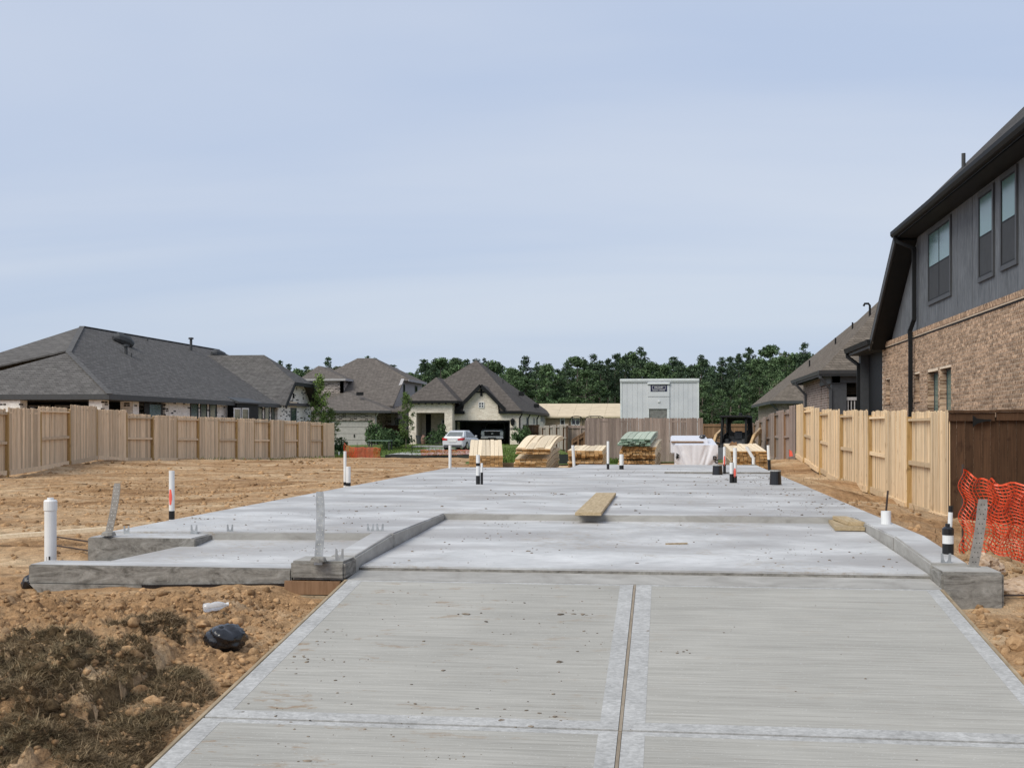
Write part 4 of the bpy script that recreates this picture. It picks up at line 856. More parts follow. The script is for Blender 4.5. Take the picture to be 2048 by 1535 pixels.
# netting and stakes
def net(name, label, A, B, ztA, ztB, h, cell, amp, seed, mat=M_net, lean=0, posts=(), strand=.0035, group='orange safety netting', foot=0.15, wav=6):
    A = Vector(A); B = Vector(B); ln = (B - A).length; n = int(ln / cell); m = int(h / cell); d = (B - A) / n
    nrm = Vector((-(B - A).y, (B - A).x, 0)).normalized()
    t = thing(name, label, 'safety net', (A.x, A.y, A.z), group); mb = MB()
    def P(i, j):
        q = i / n; r = j / m; top = ztA + (ztB - ztA) * q - .04 * h * math.sin(q * math.pi) - .05 * h * abs(math.sin(q * math.pi * 2.4))
        s = amp * (math.sin(q * wav * 3 + seed) * (.4 + .6 * r) + .6 * math.sin(q * wav * 7 + 2 * seed + r * 2.2)) + foot * r * r
        p = A + d * i - nrm * s; x_ = .03 * math.sin(j * .7 + seed + i * .35); return Vector((p.x + x_, p.y, top - h * r + .02 * math.sin(i * .9 + seed)))
    for i in range(n + 1):
        pts_ = [P(i, j) for j in range(m + 1)]; mb.tube(pts_, strand, 3, False)
    for j in range(m + 1): mb.tube([P(i, j) for i in range(n + 1)], strand * (2.2 if j == 0 else 1.1), 3, False)
    o = mb.build('netting', mat, t); o['kind'] = 'stuff'
    for k, (q, z0, z1) in enumerate(posts):
        p = A + (B - A) * q; MB().tube([(p.x, p.y + .03, z0), (p.x, p.y + .03, z1)], .014, 6).build('stake', M_rebar, t)
    return t
net('safety_net', 'orange plastic safety netting hung before the dark stained gate', (3.12, 13.3, -.3), (4.7, 13.1, -.3), .59, .36, 1.02, .036, .06, 1.3, posts=((.02, -.5, .66), (.42, -.5, .48)), strand=.0052, wav=9)
net('safety_net', 'doubled over fold of orange netting hanging behind the near net', (3.45, 13.42, -.3), (4.75, 13.25, -.3), .50, .36, 1.02, .036, .05, 2.6, strand=.0052, wav=12)
Ya = 71
net('safety_net', 'upright flap of orange netting on a stake near the fence end', (ony(688, Ya), Ya, -.8), (ony(714, Ya), Ya, -.8), zat(886, -18.8, Ya), zat(897, -18.2, Ya), .95, .065, .05, 2.0, posts=((0, -1, zat(880, -18.8, Ya)), (1, -1, .1)), strand=.0065)
net('safety_net', 'orange netting round a boxed pit before the second house', (ony(708, Ya), Ya - 1, -.8), (ony(768, Ya), Ya - 1, -.8), zat(893, -17.7, Ya - 1), zat(895, -16.5, Ya - 1), .78, .06, .04, 3.0, posts=((.5, -1, -.05), (1, -1, -.1)), strand=.0065)
b = MB(); xa, xb = ony(710, Ya + .6), ony(747, Ya + .6)
for z in (-.86, -.62, -.38): b.box(xa, xb, Ya + .5, Ya + .55, z, z + .22)
o = b.build('pit_box', M_brownw); tag(o, 'brown board box inside the orange netting', 'box')
Yb = 74
net('safety_net', 'low orange netting across the drive before the parked car', (ony(842, Yb), Yb, -.8), (ony(940, Yb), Yb, -.8), zat(899, -11, Yb), zat(899, -8.5, Yb), .70, .062, .03, 4.0, posts=((0, -1, 0), (.16, -1, -.05), (.9, -1, -.1)), strand=.006)
o = MB(); pp = [(ony(u, 72 + .6 * math.sin(u * .05)), 72 + .6 * math.sin(u * .05)) for u in range(770, 945, 12)]
for a, b_ in zip(pp[:-1], pp[1:]):
    zq = gz(*a) + .1; o.hexa([(a[0], a[1], zq - .3), (b_[0], b_[1], zq - .3), (b_[0], b_[1] + .02, zq - .3), (a[0], a[1] + .02, zq - .3), (a[0], a[1], zq + .1), (b_[0], b_[1], zq + .1), (b_[0], b_[1] + .02, zq + .1), (a[0], a[1] + .02, zq + .1)])
o = o.build('silt_fence', M_silt); tag(o, 'low black silt fence strip between the bare soil and the lawns', 'silt fence')
o = MB(); xa, xb = ony(1118, 50), ony(1142, 50); o.box(xa, xb, 50, 50.02, -.85, zat(908, xa, 50)); o = o.build('silt_fence', M_silt); tag(o, 'short black silt cloth behind the second and third lumber stacks', 'silt fence')
for u, v0, v1, y, lb in ((657, 880, 918, 77, 'thin black stake by the far end of the pinkish fence'), (824, 890, 912, 73, 'thin black stake on the lawn before the young tree')):
    x = ony(u, y); o = MB().tube([(x, y, zat(v1, x, y) - .2), (x, y, zat(v0, x, y))], .022, 6).build('stake', M_black); tag(o, lb, 'stake')
x = ony(1592, 46.5); x = 4.45; y = 44.5; o = MB(); zq = gz(x, y)
fl = thing('marker_flag', 'small pink marker flag by the foot of the weathered fence', 'flag', (x, y, zq)); MB().tube([(x, y, zq - .05), (x, y, zq + .42)], .006, 6).build('wire', M_rebar, fl); MB().hexa([(x, y, zq + .16), (x + .14, y, zq + .18), (x + .14, y + .006, zq + .18), (x, y + .006, zq + .16), (x, y, zq + .42), (x + .10, y, zq + .36), (x + .10, y + .006, zq + .36), (x, y + .006, zq + .42)]).build('cloth', M_red, fl)

# ------------------------------------------------------------------ window, gutter and wall helpers for houses
def window(root, ax, c, a0, a1, z0, z1, sgn, mf, mg, fw=.06, proud=.03, mull=0, rail=None, name='window', low=None, deep=.0):
    """a framed window on a wall at ax = c facing sgn; mull: upright bars; rail: height of a meeting rail"""
    lo, hi = (c, c + sgn * proud) if sgn > 0 else (c + sgn * proud, c)
    if deep: lo, hi = lo - sgn * deep, hi - sgn * deep
    def bx(mb, p, q, r, s, l=lo, h=hi):
        if ax == 'x': mb.box(l, h, p, q, r, s)
        else: mb.box(p, q, l, h, r, s)
    f = MB(); bx(f, a0, a1, z1 - fw, z1); bx(f, a0, a1, z0, z0 + fw); bx(f, a0, a0 + fw, z0 + fw, z1 - fw); bx(f, a1 - fw, a1, z0 + fw, z1 - fw)
    for k in range(mull):
        m = a0 + (a1 - a0) * (k + 1) / (mull + 1); bx(f, m - fw * .5, m + fw * .5, z0 + fw, z1 - fw)
    if rail: bx(f, a0 + fw, a1 - fw, rail - fw * .4, rail + fw * .4, lo + (hi - lo) * .05, hi - (hi - lo) * .05)
    fo = f.build(name, mf, root)
    g0 = lo + (hi - lo) * .2; g1 = lo + (hi - lo) * .45
    cells = [(a0 + fw + (a1 - a0 - 2 * fw) * k / (mull + 1), a0 + fw + (a1 - a0 - 2 * fw) * (k + 1) / (mull + 1)) for k in range(mull + 1)]
    for p, q in cells:
        for r, s, mt in (((z0 + fw, rail, low or mg), (rail, z1 - fw, mg)) if rail else ((z0 + fw, z1 - fw, mg),)):
            g = MB(); bx(g, p, q, r, s, min(g0, g1), max(g0, g1)); g.build('pane', mt, fo)
    return fo
def downspout(root, pts_, mat, r=.05):
    m = MB()
    for p, q in zip(pts_[:-1], pts_[1:]):
        d = Vector(q) - Vector(p); up = (0, 1, 0) if abs(d.normalized().z) > .6 else (0, 0, 1)
        m.bar(p, q, r * 2, r * 1.6, up)
    for p in pts_[1:-1]: m.box(p[0] - r * .9, p[0] + r * .9, p[1] - r * .9, p[1] + r * .9, p[2] - r * .9, p[2] + r * .9)
    return m.build('downspout', mat, root)
def slab_roof(root, mat, *faces, th=.10, name='roof'):
    """closed roof skin: each sloped face gets its own thickness underneath"""
    m = MB()
    for f in faces:
        f = [Vector(p) for p in f]; nrm = Vector((0, 0, 0))
        for i in range(len(f)): nrm += f[i].cross(f[(i + 1) % len(f)])
        if nrm.z < 0: f = f[::-1]
        m.prism([p for p in f], (0, 0, -th))
    return m.build(name, mat, root)
def fascia(root, pts_, z, mat, h=.2, th=.03, close=False, name='fascia'):
    m = MB(); P = pts_ + ([pts_[0]] if close else [])
    for p, q in zip(P[:-1], P[1:]): m.bar((p[0], p[1], z - h / 2), (q[0], q[1], z - h / 2), th, h)
    return m.build(name, mat, root)
def vent(root, x, y, z, h, r=.06, cap=True, mat=None):
    m = MB(); m.tube([(x, y, z - .3), (x, y, z + h)], r, 10)
    if cap: m.lathe((x, y, z + h - .02), [(r * 1.9, 0), (r * 1.9, .1), (r * .5, .12)], 10)
    return m.build('vent_pipe', mat or M_fascia, root)

# ------------------------------------------------------------------ two storey house by the new fence
H = thing('brick_house', 'two storey brick and charcoal sided house beside the new timber fence', 'house', (9, 27, -.6))
WX, Y0_, Y1_ = 6.2, 15.0, 35.7
def Yw(u, x=6.2): return onx(u, x)
def zw(v, u, x=6.2): return zat(v, x, Yw(u, x))
hol = []
for u0, u1, vt0, vb0 in ((1771.5, 1779.5, 757, 803), (1828, 1839, 746, 797), (1854.7, 1876, 740, 852), (1879, 1902, 733, 852)):
    hol.append((Yw(u1), Yw(u0), zw(vb0, u1), zw(vt0, u1)))
top_b = 3.30
holes_wall(MB(), 'x', WX + .008, WX + .25, Y0_, Y1_, -.7, top_b, hol).build('wall', M_mortar, H)
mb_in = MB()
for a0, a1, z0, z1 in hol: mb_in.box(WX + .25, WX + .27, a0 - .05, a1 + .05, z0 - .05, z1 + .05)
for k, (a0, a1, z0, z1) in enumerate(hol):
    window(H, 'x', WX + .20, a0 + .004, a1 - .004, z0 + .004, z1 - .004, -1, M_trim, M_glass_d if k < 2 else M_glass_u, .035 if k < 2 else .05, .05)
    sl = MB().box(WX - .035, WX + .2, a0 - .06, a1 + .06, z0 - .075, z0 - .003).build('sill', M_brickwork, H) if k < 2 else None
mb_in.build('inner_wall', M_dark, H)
rv = MB()
for a0, a1, z0, z1 in hol:
    zz0 = z0
    while zz0 < z1 - .02:
        zt_ = min(zz0 + .066, z1 - .004); rv.box(WX + .006, WX + .20, a1 - .004, a1 - .0005, zz0, zt_); rv.box(WX + .006, WX + .20, a0 + .0005, a0 + .004, zz0, zt_); zz0 += .0778
    rv.box(WX + .006, WX + .2, a0 + .004, a1 - .004, z1 - .004, z1 - .0005)
o = rv.build('reveal_bricks', M_brickwork, H); o['kind'] = 'stuff'
# bricks: those that show largest are single parts, the rest one part
bl, ch = .246, .0778; me = MB().box(0, .014, -.5, .5, 0, .0625).mesh('brick', M_brick, bevel=0); rest = MB(); cand = []
for r in range(int((top_b + .7) / ch)):
    z = -.68 + r * ch
    if z + .066 > top_b: continue
    yy = Y0_ + .02 + (r % 2) * bl / 2 + random.uniform(-.01, .01)
    while yy < Y1_ - bl:
        segs = [(yy, yy + bl - .015)]
        for a0, a1, z0, z1 in hol:
            if z + .066 > z0 and z < z1:
                ns = []
                for s, e in segs:
                    if e <= a0 or s >= a1: ns.append((s, e))
                    else:
                        if s < a0 - .03: ns.append((s, a0))
                        if e > a1 + .03: ns.append((a1, e))
                segs = ns
        cand += [(s, e, z) for s, e in segs]; yy += bl
def shown(c): return c[2] > 1.30 and c[0] > 20.9
vis = [c for c in cand if shown(c)]; vis.sort(key=lambda c: c[0]); one = set(vis[:295])
for s, e, z in cand:
    p = random.uniform(-.002, .003)
    if (s, e, z) in one: inst('brick', me, H, (WX - p, (s + e) / 2, z), (0, 0, 0), (1, e - s, 1))
    else: rest.box(WX - p, WX + .014 - p, s, e, z, z + .0625)
o = rest.build('brickwork', M_brickwork, H); o['kind'] = 'stuff'
# rowlock ledge of upright bricks
row = MB(); yy = Y0_ + .02
while yy < Y1_: row.box(WX - .045, WX + .10, yy, yy + .068, 3.335, 3.445); yy += .0775
o = row.build('ledge_bricks', M_brickwork, H); o['kind'] = 'stuff'
MB().box(WX - .03, WX + .2, Y0_, Y1_, 3.302, 3.43).build('ledge_bed', M_mortar, H); MB().box(WX - .012, WX + .012, Y0_, Y1_, 3.27, 3.30).build('drip_edge', M_black, H)
# siding panels, split at their joints
SX = 6.26; ZS = 5.84
def slope_top(y): return ZS if y < 31.0 else ZS - (y - 31.0) * .66
jo = [15.05, 16.8, 18.05, 19.3, 20.6, 21.88, 23.15, 24.42, 25.7, 26.97, 28.24, 29.5, 30.8, 32.07, 33.3, 34.5]
for a, b in zip(jo[:-1], jo[1:]):
    g = .030 if abs(b - 25.7) < .01 else .014
    P = [(SX, a + .004, 3.46), (SX, b - g, 3.46)]
    if slope_top(b) > 3.5: P += [(SX, b - g, slope_top(b)), (SX, a + .004, slope_top(a))]
    if a < 31.0 < b: P = P[:3] + [(SX, 31.0, ZS), (SX, a + .004, ZS)]
    MB().prism(P, (.03, 0, 0)).build('siding_panel', M_siding, H)
MB().prism([(SX + .031, Y0_, 3.44), (SX + .031, 35, 3.44), (SX + .031, 31, ZS), (SX + .031, Y0_, ZS)], (.1, 0, 0)).build('sheathing', M_black, H)
def tall_window(u0, u1, vt_, vb_, mull):
    a0, a1 = Yw(u1, SX), Yw(u0, SX); z1 = zat(vt_, SX, a0); z0 = zat(vb_, SX, a0)
    cs = MB(); e = .095
    for y0, y1, r, s in ((a0, a1, z1 - e, z1), (a0, a1, z0, z0 + e), (a0, a0 + e, z0 + e, z1 - e), (a1 - e, a1, z0 + e, z1 - e)): cs.box(SX - .04, SX, y0, y1, r, s)
    cs.build('window_casing', M_trim, H, bevel=.004)
    f = window(H, 'x', SX, a0 + e, a1 - e, z0 + e, z1 - e, -1, M_black, M_glass_u, .035, .03, mull, z0 + (z1 - z0) * .5, low=M_screen)
tall_window(1858, 1904, 428, 591, 1); tall_window(1958.5, 1990, 365, 552, 0); tall_window(2003, 2037, 327, 528, 0)
MB().box(WX + .3, 16, Y0_ + .1, 35.4, -.7, 3.4).build('body', M_tanb, H); MB().box(SX + .15, 16, Y0_ + .1, 31, 3.401, 5.8).build('upper_body', M_siding, H)
MB().box(WX + .02, 16.2, Y0_ - .1, Y0_ + .099, -.7, 3.4).build('front_wall', M_tanb, H); MB().prism([(SX, Y0_ - .02, 3.401), (16.2, Y0_ - .02, 3.401), (16.2, Y0_ - .02, 5.8), (10.75, Y0_ - .02, 10.8), (SX, Y0_ - .02, 5.82)], (0, .119, 0)).build('gable_wall', M_siding, H)
# roof, soffit, gutter
EX = 5.75
slab_roof(H, M_shin_d, [(EX, 14.4, 5.98), (EX, 31.4, 5.98), (EX + 5, 26.4, 11), (EX + 5, 14.4, 11)], [(EX + 5.01, 14.4, 11), (EX + 5.01, 26.4, 11), (16.8, 31.4, 5.2), (16.8, 14.4, 5.2)], [(EX, 31.4, 5.98), (EX, 35.1, 3.55), (16, 35.1, 3.55), (16, 31.4, 5.98)], [(EX, 31.4, 5.98), (15, 31.4, 5.98), (15, 26.4, 11), (EX + 5, 26.4, 11)], th=.07)
MB().box(EX + .02, SX + .1, 14.4, 31.3, 5.80, 5.84).build('soffit', M_black, H)
g = MB()
g.prism([(EX - .10, 14.4, 5.985), (EX + .02, 14.4, 5.985), (EX + .02, 14.4, 5.84), (EX - .06, 14.4, 5.84), (EX - .10, 14.4, 5.90)], (0, 17.0, 0)); g.build('gutter', M_black, H)
MB().box(EX + .021, EX + .05, 14.4, 31.35, 5.80, 5.97).build('fascia', M_black, H)
# steep rake board on the back slope and its dark soffit
rk = MB(); rk.prism([(EX - .01, 31.3, 5.93), (EX - .01, 35.15, 3.42), (EX - .01, 35.15, 3.22), (EX - .01, 31.3, 5.72)], (.05, 0, 0)); rk.build('rake_board', M_fascia, H)
rk = MB(); rk.prism([(EX + .05, 31.2, 5.75), (SX + .02, 31.2, 5.75), (SX + .02, 35.1, 3.24), (EX + .05, 35.1, 3.24)], (0, 0, .03)); rk.build('rake_soffit', M_black, H)
# lower porch roof behind and its dark corner
slab_roof(H, M_shin_d, [(EX - .02, 35.0, 3.52), (EX - .02, 39.3, 3.52), (EX + 4, 39.3, 5.4), (EX + 4, 35.0, 5.4)], th=.08)
MB().box(EX + .0, 9, 35.2, 39.2, 3.30, 3.43).build('porch_fascia', M_fascia, H)
MB().prism([(EX - .12, 34.9, 3.52), (EX, 34.9, 3.52), (EX, 34.9, 3.38), (EX - .08, 34.9, 3.38)], (0, 4.4, 0)).build('gutter', M_black, H)
MB().box(6.05, 6.4, 38.6, 38.95, -.7, 3.3).build('porch_column', M_trim, H); MB().box(6.3, 9.0, 36.0, 38.6, -.7, 3.3).build('porch_wall', M_black, H)
downspout(H, [(EX - .02, 31.15, 5.85), (EX + .0, 31.15, 5.72), (6.16, 31.0, 5.50), (6.16, 31.0, 3.75), (6.08, 31.15, 3.45), (6.10, 31.15, 3.2), (6.10, 31.15, -.5)], M_black, .05)
downspout(H, [(EX - .03, 39.1, 3.40), (EX - .03, 39.1, 3.28), (6.0, 38.7, 3.0), (6.0, 38.7, -.5)], M_black, .05)
vx, vy = EX + 1.35, 26.3
vent(H, EX + .95, Yw(1927, EX + .95), 6.95, .30, .045, False)

# ------------------------------------------------------------------ hip roofed house behind it
H = thing('brick_house', 'one storey rose brick house with steep hip roof behind the charcoal sided house', 'house', (11, 52, -.6))
e0, e1 = 47.0, 57.4; ex = 5.9; ez = 3.2; ap = (11.1, 52.2, 8.4)
slab_roof(H, M_shin_r, [(ex, e0, ez), (ex, e1, ez), ap], [(ex, e0, ez), ap, (16.3, e0, ez)], [(ex, e1, ez), (16.3, e1, ez), ap], th=.06)
fascia(H, [(16.3, e0), (ex, e0), (ex, e1), (16.3, e1)], ez - .02, M_fascia, .18)
MB().prism([(ex - .1, e0, ez + .01), (ex, e0, ez + .01), (ex, e0, ez - .13), (ex - .06, e0, ez - .13)], (0, e1 - e0, 0)).build('gutter', M_trim, H); MB().prism([(ex - .1, e0 - .1, ez + .01), (ex - .1, e0, ez + .01), (ex - .1, e0, ez - .13), (ex - .1, e0 - .06, ez - .13)], (11, 0, 0)).build('gutter', M_trim, H)
wx = 6.35
MB().box(wx, wx + .3, 50.6, 57, -.7, 3.05).build('wall', M_redb, H); MB().box(wx + .31, 12, 52, 57, -.7, 3.05).build('wall', M_redb, H)
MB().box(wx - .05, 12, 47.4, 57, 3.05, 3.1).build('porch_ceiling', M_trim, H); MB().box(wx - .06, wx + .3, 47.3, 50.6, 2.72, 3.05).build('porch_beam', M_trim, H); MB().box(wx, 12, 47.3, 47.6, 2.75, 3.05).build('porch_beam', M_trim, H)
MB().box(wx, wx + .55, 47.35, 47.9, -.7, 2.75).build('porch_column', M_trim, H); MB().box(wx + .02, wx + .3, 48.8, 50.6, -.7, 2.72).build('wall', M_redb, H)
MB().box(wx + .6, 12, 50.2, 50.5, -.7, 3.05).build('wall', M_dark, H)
xq = lambda u, y=50.15: ony(u, y)
window(H, 'y', 50.2, xq(1677), xq(1713), zat(788, 7, 50.2), zat(762, 7, 50.2), -1, M_fascia, M_glass_d, .05, .04); window(H, 'y', 50.2, xq(1724), xq(1750), zat(788, 7, 50.2), zat(760, 7, 50.2), -1, M_fascia, M_glass_d, .05, .04)
rl = MB(); z = zat(800, 7, 47.4); rl.box(wx + .5, 10, 47.4, 47.5, z, z + .12)
for k in range(30): rl.box(wx + .6 + .12 * k, wx + .64 + .12 * k, 47.43, 47.47, z - .9, z)
rl.build('railing', M_stucco, H)
downspout(H, [(ex - .03, e0 + .05, ez - .1), (ex - .03, e0 + .05, ez - .25), (wx - .06, 47.3, ez - .7), (wx - .06, 47.3, -.6)], M_trim, .05); downspout(H, [(ex - .03, 55.5, ez - .1), (ex - .03, 55.5, ez - .25), (wx - .07, 55.5, ez - .7), (wx - .07, 55.5, -.6)], M_trim, .05)
vx, vy = 9.1, 48.9; x = ony(1713, 51.2); 
m = MB(); q = (8.3, 50.6); zq = ez + (q[0] - ex) * 1.0
m.tube([(*q, zq - .2), (*q, zq + .42), (q[0] - .06, q[1], zq + .5), (q[0] - .2, q[1], zq + .5), (q[0] - .25, q[1], zq + .40)], .045, 8); m.build('vent_pipe', M_black, H)
for u_, y_ in ((1619, 55.9), (1671, 53.8), (1705, 52.9)):
    x = max(ony(u_, y_), ex + .2); zq = ez + (x - ex); MB().tube([(x, y_, zq - .2), (x, y_, zq + .28)], .035, 8).build('vent_pipe', M_black, H)
# and a third roof farther off
H = thing('brick_house', 'farthest brick house whose low roof shows past the steep hip roof', 'house', (12, 93, -.6))
e0 = 82.0; ex = ony(1541, e0); ez = zat(801, ex, e0)
slab_roof(H, M_shin_r, [(ex, e0, ez), (ex, 100, ez), (ex + 7, 93, ez + 6), (ex + 7, 89, ez + 6)], [(ex, e0, ez), (ex + 7, 89, ez + 6), (ex + 14, e0, ez)], th=.08)
MB().box(ex + .55, ex + 13, e0 + .5, 100, -.7, ez - .1).build('wall', M_redb, H); fascia(H, [(ex + 14, e0), (ex, e0), (ex, 100)], ez, M_fascia, .2)
downspout(H, [(ex, e0 + .1, ez - .2), (ex + .5, e0 + .4, ez - .6), (ex + .5, e0 + .4, -.6)], M_trim, .05); downspout(H, [(ony(1588, e0), e0 + .1, ez - .2), (ony(1593, e0), e0 + .4, ez - .6), (ony(1593, e0), e0 + .4, -.6)], M_trim, .05)

# ------------------------------------------------------------------ long white brick house behind the pinkish fence
H = thing('brick_house', 'long low white brick house with grey hip roof behind the pinkish fence', 'house', (-32, 66, -.5))
ex, ez = -24.2, 2.5; rx, rz = -32.0, 6.6; sl = (rz - ez) / (ex - rx)
def zr(x): return ez + (ex - x) * sl
slab_roof(H, M_shin_l, [(ex, 50, ez), (ex, 80.0, ez), (-28, 84.5, zr(-28)), (rx, 83.2, rz), (rx, 62.8, rz), (-28.2, 54.0, zr(-28.2))], th=.08)
slab_roof(H, M_shin_l, [(rx, 62.8, rz), (-39.8, 55, ez), (-28.6, 55.0, zr(-28.6) - .0), (-28.2, 54.2, zr(-28.2))], [(rx, 62.8, rz), (rx, 83.2, rz), (-39.8, 91, ez), (-39.8, 55, ez)], th=.08)
slab_roof(H, M_shin_l, [(ex, 50, ez), (-28.2, 54, zr(-28.2)), (-33.5, 50, ez)], [(-28.2, 54, zr(-28.2)), (-33.5, 50, ez), (-35, 56.5, ez + .8), (-28.6, 56.5, zr(-28.2))], th=.08)
fascia(H, [(-40, 50), (ex, 50), (ex, 73.6)], ez, M_fascia, .24, .04)
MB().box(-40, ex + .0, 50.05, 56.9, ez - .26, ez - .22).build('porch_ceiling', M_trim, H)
# hip cap shingles
for p, q in (((ex, 50, ez), (-28.2, 54, zr(-28.2))), ((-28.2, 54, zr(-28.2)), (rx, 62.8, rz)), ((rx, 62.8, rz), (rx, 83.2, rz))):
    MB().bar(Vector(p) + Vector((0, 0, .012)), Vector(q) + Vector((0, 0, .012)), .26, .025).build('ridge_cap', M_cap, H)
wx = -24.65
hol = []
for u0, u1 in ((380, 395.5), (400, 413), (418, 432.5)): hol.append((u0, u1))
MB().box(wx - .25, wx, 57.4, 74.2, -.6, ez - .22).build('wall', M_whiteb, H)
MB().box(-40, wx - .02, 57.0, 57.4, -.6, ez - .22).build('wall', M_whiteb, H)
for u0, u1 in hol:
    window(H, 'x', wx, onx(u0, wx), onx(u1, wx), .1, zat(805, wx, onx(u0, wx)) , 1, M_trim, M_glass_g, .07, .05)
# porch piers and the dark recess
for u0, u1 in ((196, 226), (266, 278)):
    y0 = onx(u0 + .5 * (u1 - u0), wx); MB().box(wx - .62, wx, y0 - .32, y0 + .32, -.6, ez - .26).build('porch_pier', M_whiteb, H)
xa, xb = ony(4, 50.3), ony(45, 50.3); MB().box(xa, xb, 50.1, 50.7, -.6, ez - .26).build('porch_pier', M_whiteb, H)
MB().box(xa - 3, xa - .4, 50.12, 50.7, -.6, ez - .26).build('porch_pier', M_whiteb, H)
MB().box(-36, -25.6, 54.6, 54.7, -.6, ez - .28).build('porch_back', M_dark, H)  # back wall coloured near-black to paint in the shade under the porch
window(H, 'y', 54.6, ony(58, 54.6), ony(102, 54.6), .3, zat(810, -29, 54.6), -1, M_stucco, M_glass_d, .08, .05); window(H, 'y', 54.6, ony(110, 54.6), ony(153, 54.6), .3, zat(810, -27, 54.6), -1, M_stucco, M_glass_d, .08, .05)
ya, yb = onx(288, wx), onx(325, wx); MB().box(wx - .02, wx + .02, ya, yb, -.5, ez - .3).build('door_frame', M_black, H); MB().box(wx, wx + .035, onx(298, wx), onx(320, wx), -.4, zat(809, wx, onx(310, wx))).build('door_glass', M_glass_g, H)
# bay with its own little roof
b0, b1 = onx(455, wx), onx(499, wx); zt_ = zat(806, wx + .6, b0)
MB().box(wx, wx + .55, b0, b1, -.5, zt_).build('bay', M_black, H); MB().hexa([(wx, b0 - .15, zt_), (wx + .75, b0 - .15, zt_), (wx + .75, b1 + .15, zt_), (wx, b1 + .15, zt_), (wx, b0 - .15, zt_ + .35), (wx + .75, b0 - .15, zt_ + .08), (wx + .75, b1 + .15, zt_ + .08), (wx, b1 + .15, zt_ + .35)]).build('bay_roof', M_fascia, H)
for u0, u1 in ((467, 480.5), (483, 496.5)): window(H, 'x', wx + .55, onx(u0, wx + .55), onx(u1, wx + .55), .0, zat(816, wx + .55, onx(u0, wx)), 1, M_white, M_glass_g, .07, .04)
for u0, u1 in ((514, 524), (528.5, 538), (542, 551.5)): window(H, 'x', wx, onx(u0, wx), onx(u1, wx), .0, zat(811, wx, onx(u0, wx)), 1, M_trim, M_glass_g, .07, .05)
# clipped cross gable
gx_, gc, hw, cw = -23.8, 77.4, 3.95, 2.05; ge, gcz, grz = 2.42, 3.95, 5.85; gxr = -26.6
gw = -24.45
MB().prism([(gw, gc - hw + .3, -.6), (gw, gc + hw - .3, -.6), (gw, gc + hw - .3, ge), (gw, gc + cw, gcz - .12), (gw, gc - cw, gcz - .12), (gw, gc - hw + .3, ge)], (-.25, 0, 0)).build('gable_wall', M_whiteb, H)
slab_roof(H, M_shin_l, [(gx_, gc - hw, ge), (gx_, gc - cw, gcz), (gxr, gc, grz), (-31.2, gc, grz), (-25, gc - hw - .4, ge + .2)], [(gx_, gc + hw, ge), (gx_, gc + cw, gcz), (gxr, gc, grz), (-31.2, gc, grz), (-25, gc + hw + .4, ge + .2)], [(gx_, gc - cw, gcz), (gx_, gc + cw, gcz), (gxr, gc, grz)], th=.08, name='gable_roof')
r_ = MB()
for s in (-1, 1): r_.bar((gx_ + .0, gc + s * (hw + .05), ge - .14), (gx_ + .0, gc + s * cw, gcz - .12), .06, .24)
r_.bar((gx_, gc - cw, gcz - .12), (gx_, gc + cw, gcz - .12), .06, .24); r_.build('rake_board', M_black, H)
window(H, 'x', gw, onx(581, gw), onx(592, gw), .0, zat(815, gw, onx(581, gw)), 1, M_trim, M_glass_g, .07, .05); sc_ = onx(587, gw); MB().box(gw, gw + .03, onx(581, gw) - .15, onx(592, gw) + .15, zat(815, gw, sc_) + .02, zat(803, gw, sc_)).build('soldier_course', M_mortar, H)
MB().prism([(gw, onx(586, gw) - .12, zat(796, gw, sc_)), (gw, onx(586, gw) + .14, zat(796, gw, sc_)), (gw, onx(586, gw), zat(786, gw, sc_))], (.08, 0, 0)).build('wall_lamp', M_black, H)
# roof vents
def on_right_slope(u, v):
    best = None
    for X in np.linspace(ex - .2, rx, 120):
        Y = onx(u, X); e = abs(zat(v, X, Y) - zr(X))
        if best is None or e < best[0]: best = (e, X, Y)
    X, Y = best[1:]; return X, Y, zr(X)
for u, v in ((244, 687), (437, 716)):
    X, Y, Z_ = on_right_slope(u, v); m = MB()
    m.tube([(X + .35, Y + .5, Z_ - .05), (X + .18, Y + .25, Z_ + .15), (X, Y, Z_ + .24), (X - .18, Y - .25, Z_ + .32), (X - .3, Y - .45, Z_ + .3)], [.22, .32, .34, .3, .12], 10); m.build('roof_vent', M_fascia, H)
X, Y, Z_ = on_right_slope(252, 708); vent(H, X, Y, Z_, .42, .09); X, Y, Z_ = on_right_slope(263, 714); vent(H, X, Y, Z_, .22, .04, False)
X, Y, Z_ = on_right_slope(382, 700); vent(H, X, Y, Z_, .75, .09); X, Y, Z_ = on_right_slope(295, 682); vent(H, X, Y, Z_, .2, .05, False)
# neighbour roof at the edge of the picture
H = thing('far_house', 'distant house showing only a grey roof end behind the long white brick house', 'house', (-50, 80, -.5))
xa = ony(-60, 90); xb = ony(20, 90); zt_ = zat(700, xa, 90); slab_roof(H, M_shin_l, [(xb, 90, zat(712, xb, 90) - .05), (xa - 2, 90, zt_ + .2), (xa - 12, 90, 2.5), (xb + 4, 90, 2.4)], th=.1); MB().prism([(xb + 4, 90, 2.3), (xa - 12, 90, 2.3), (xa - 2, 90, zt_ - .2), (xb, 90, zat(716, xb, 90) - .15)], (0, 9, 0)).build('gable_roof', M_shin_l, H); MB().box(xa - 11, xb + 3, 91, 98, -.6, 2.3).build('wall', M_whiteb, H)
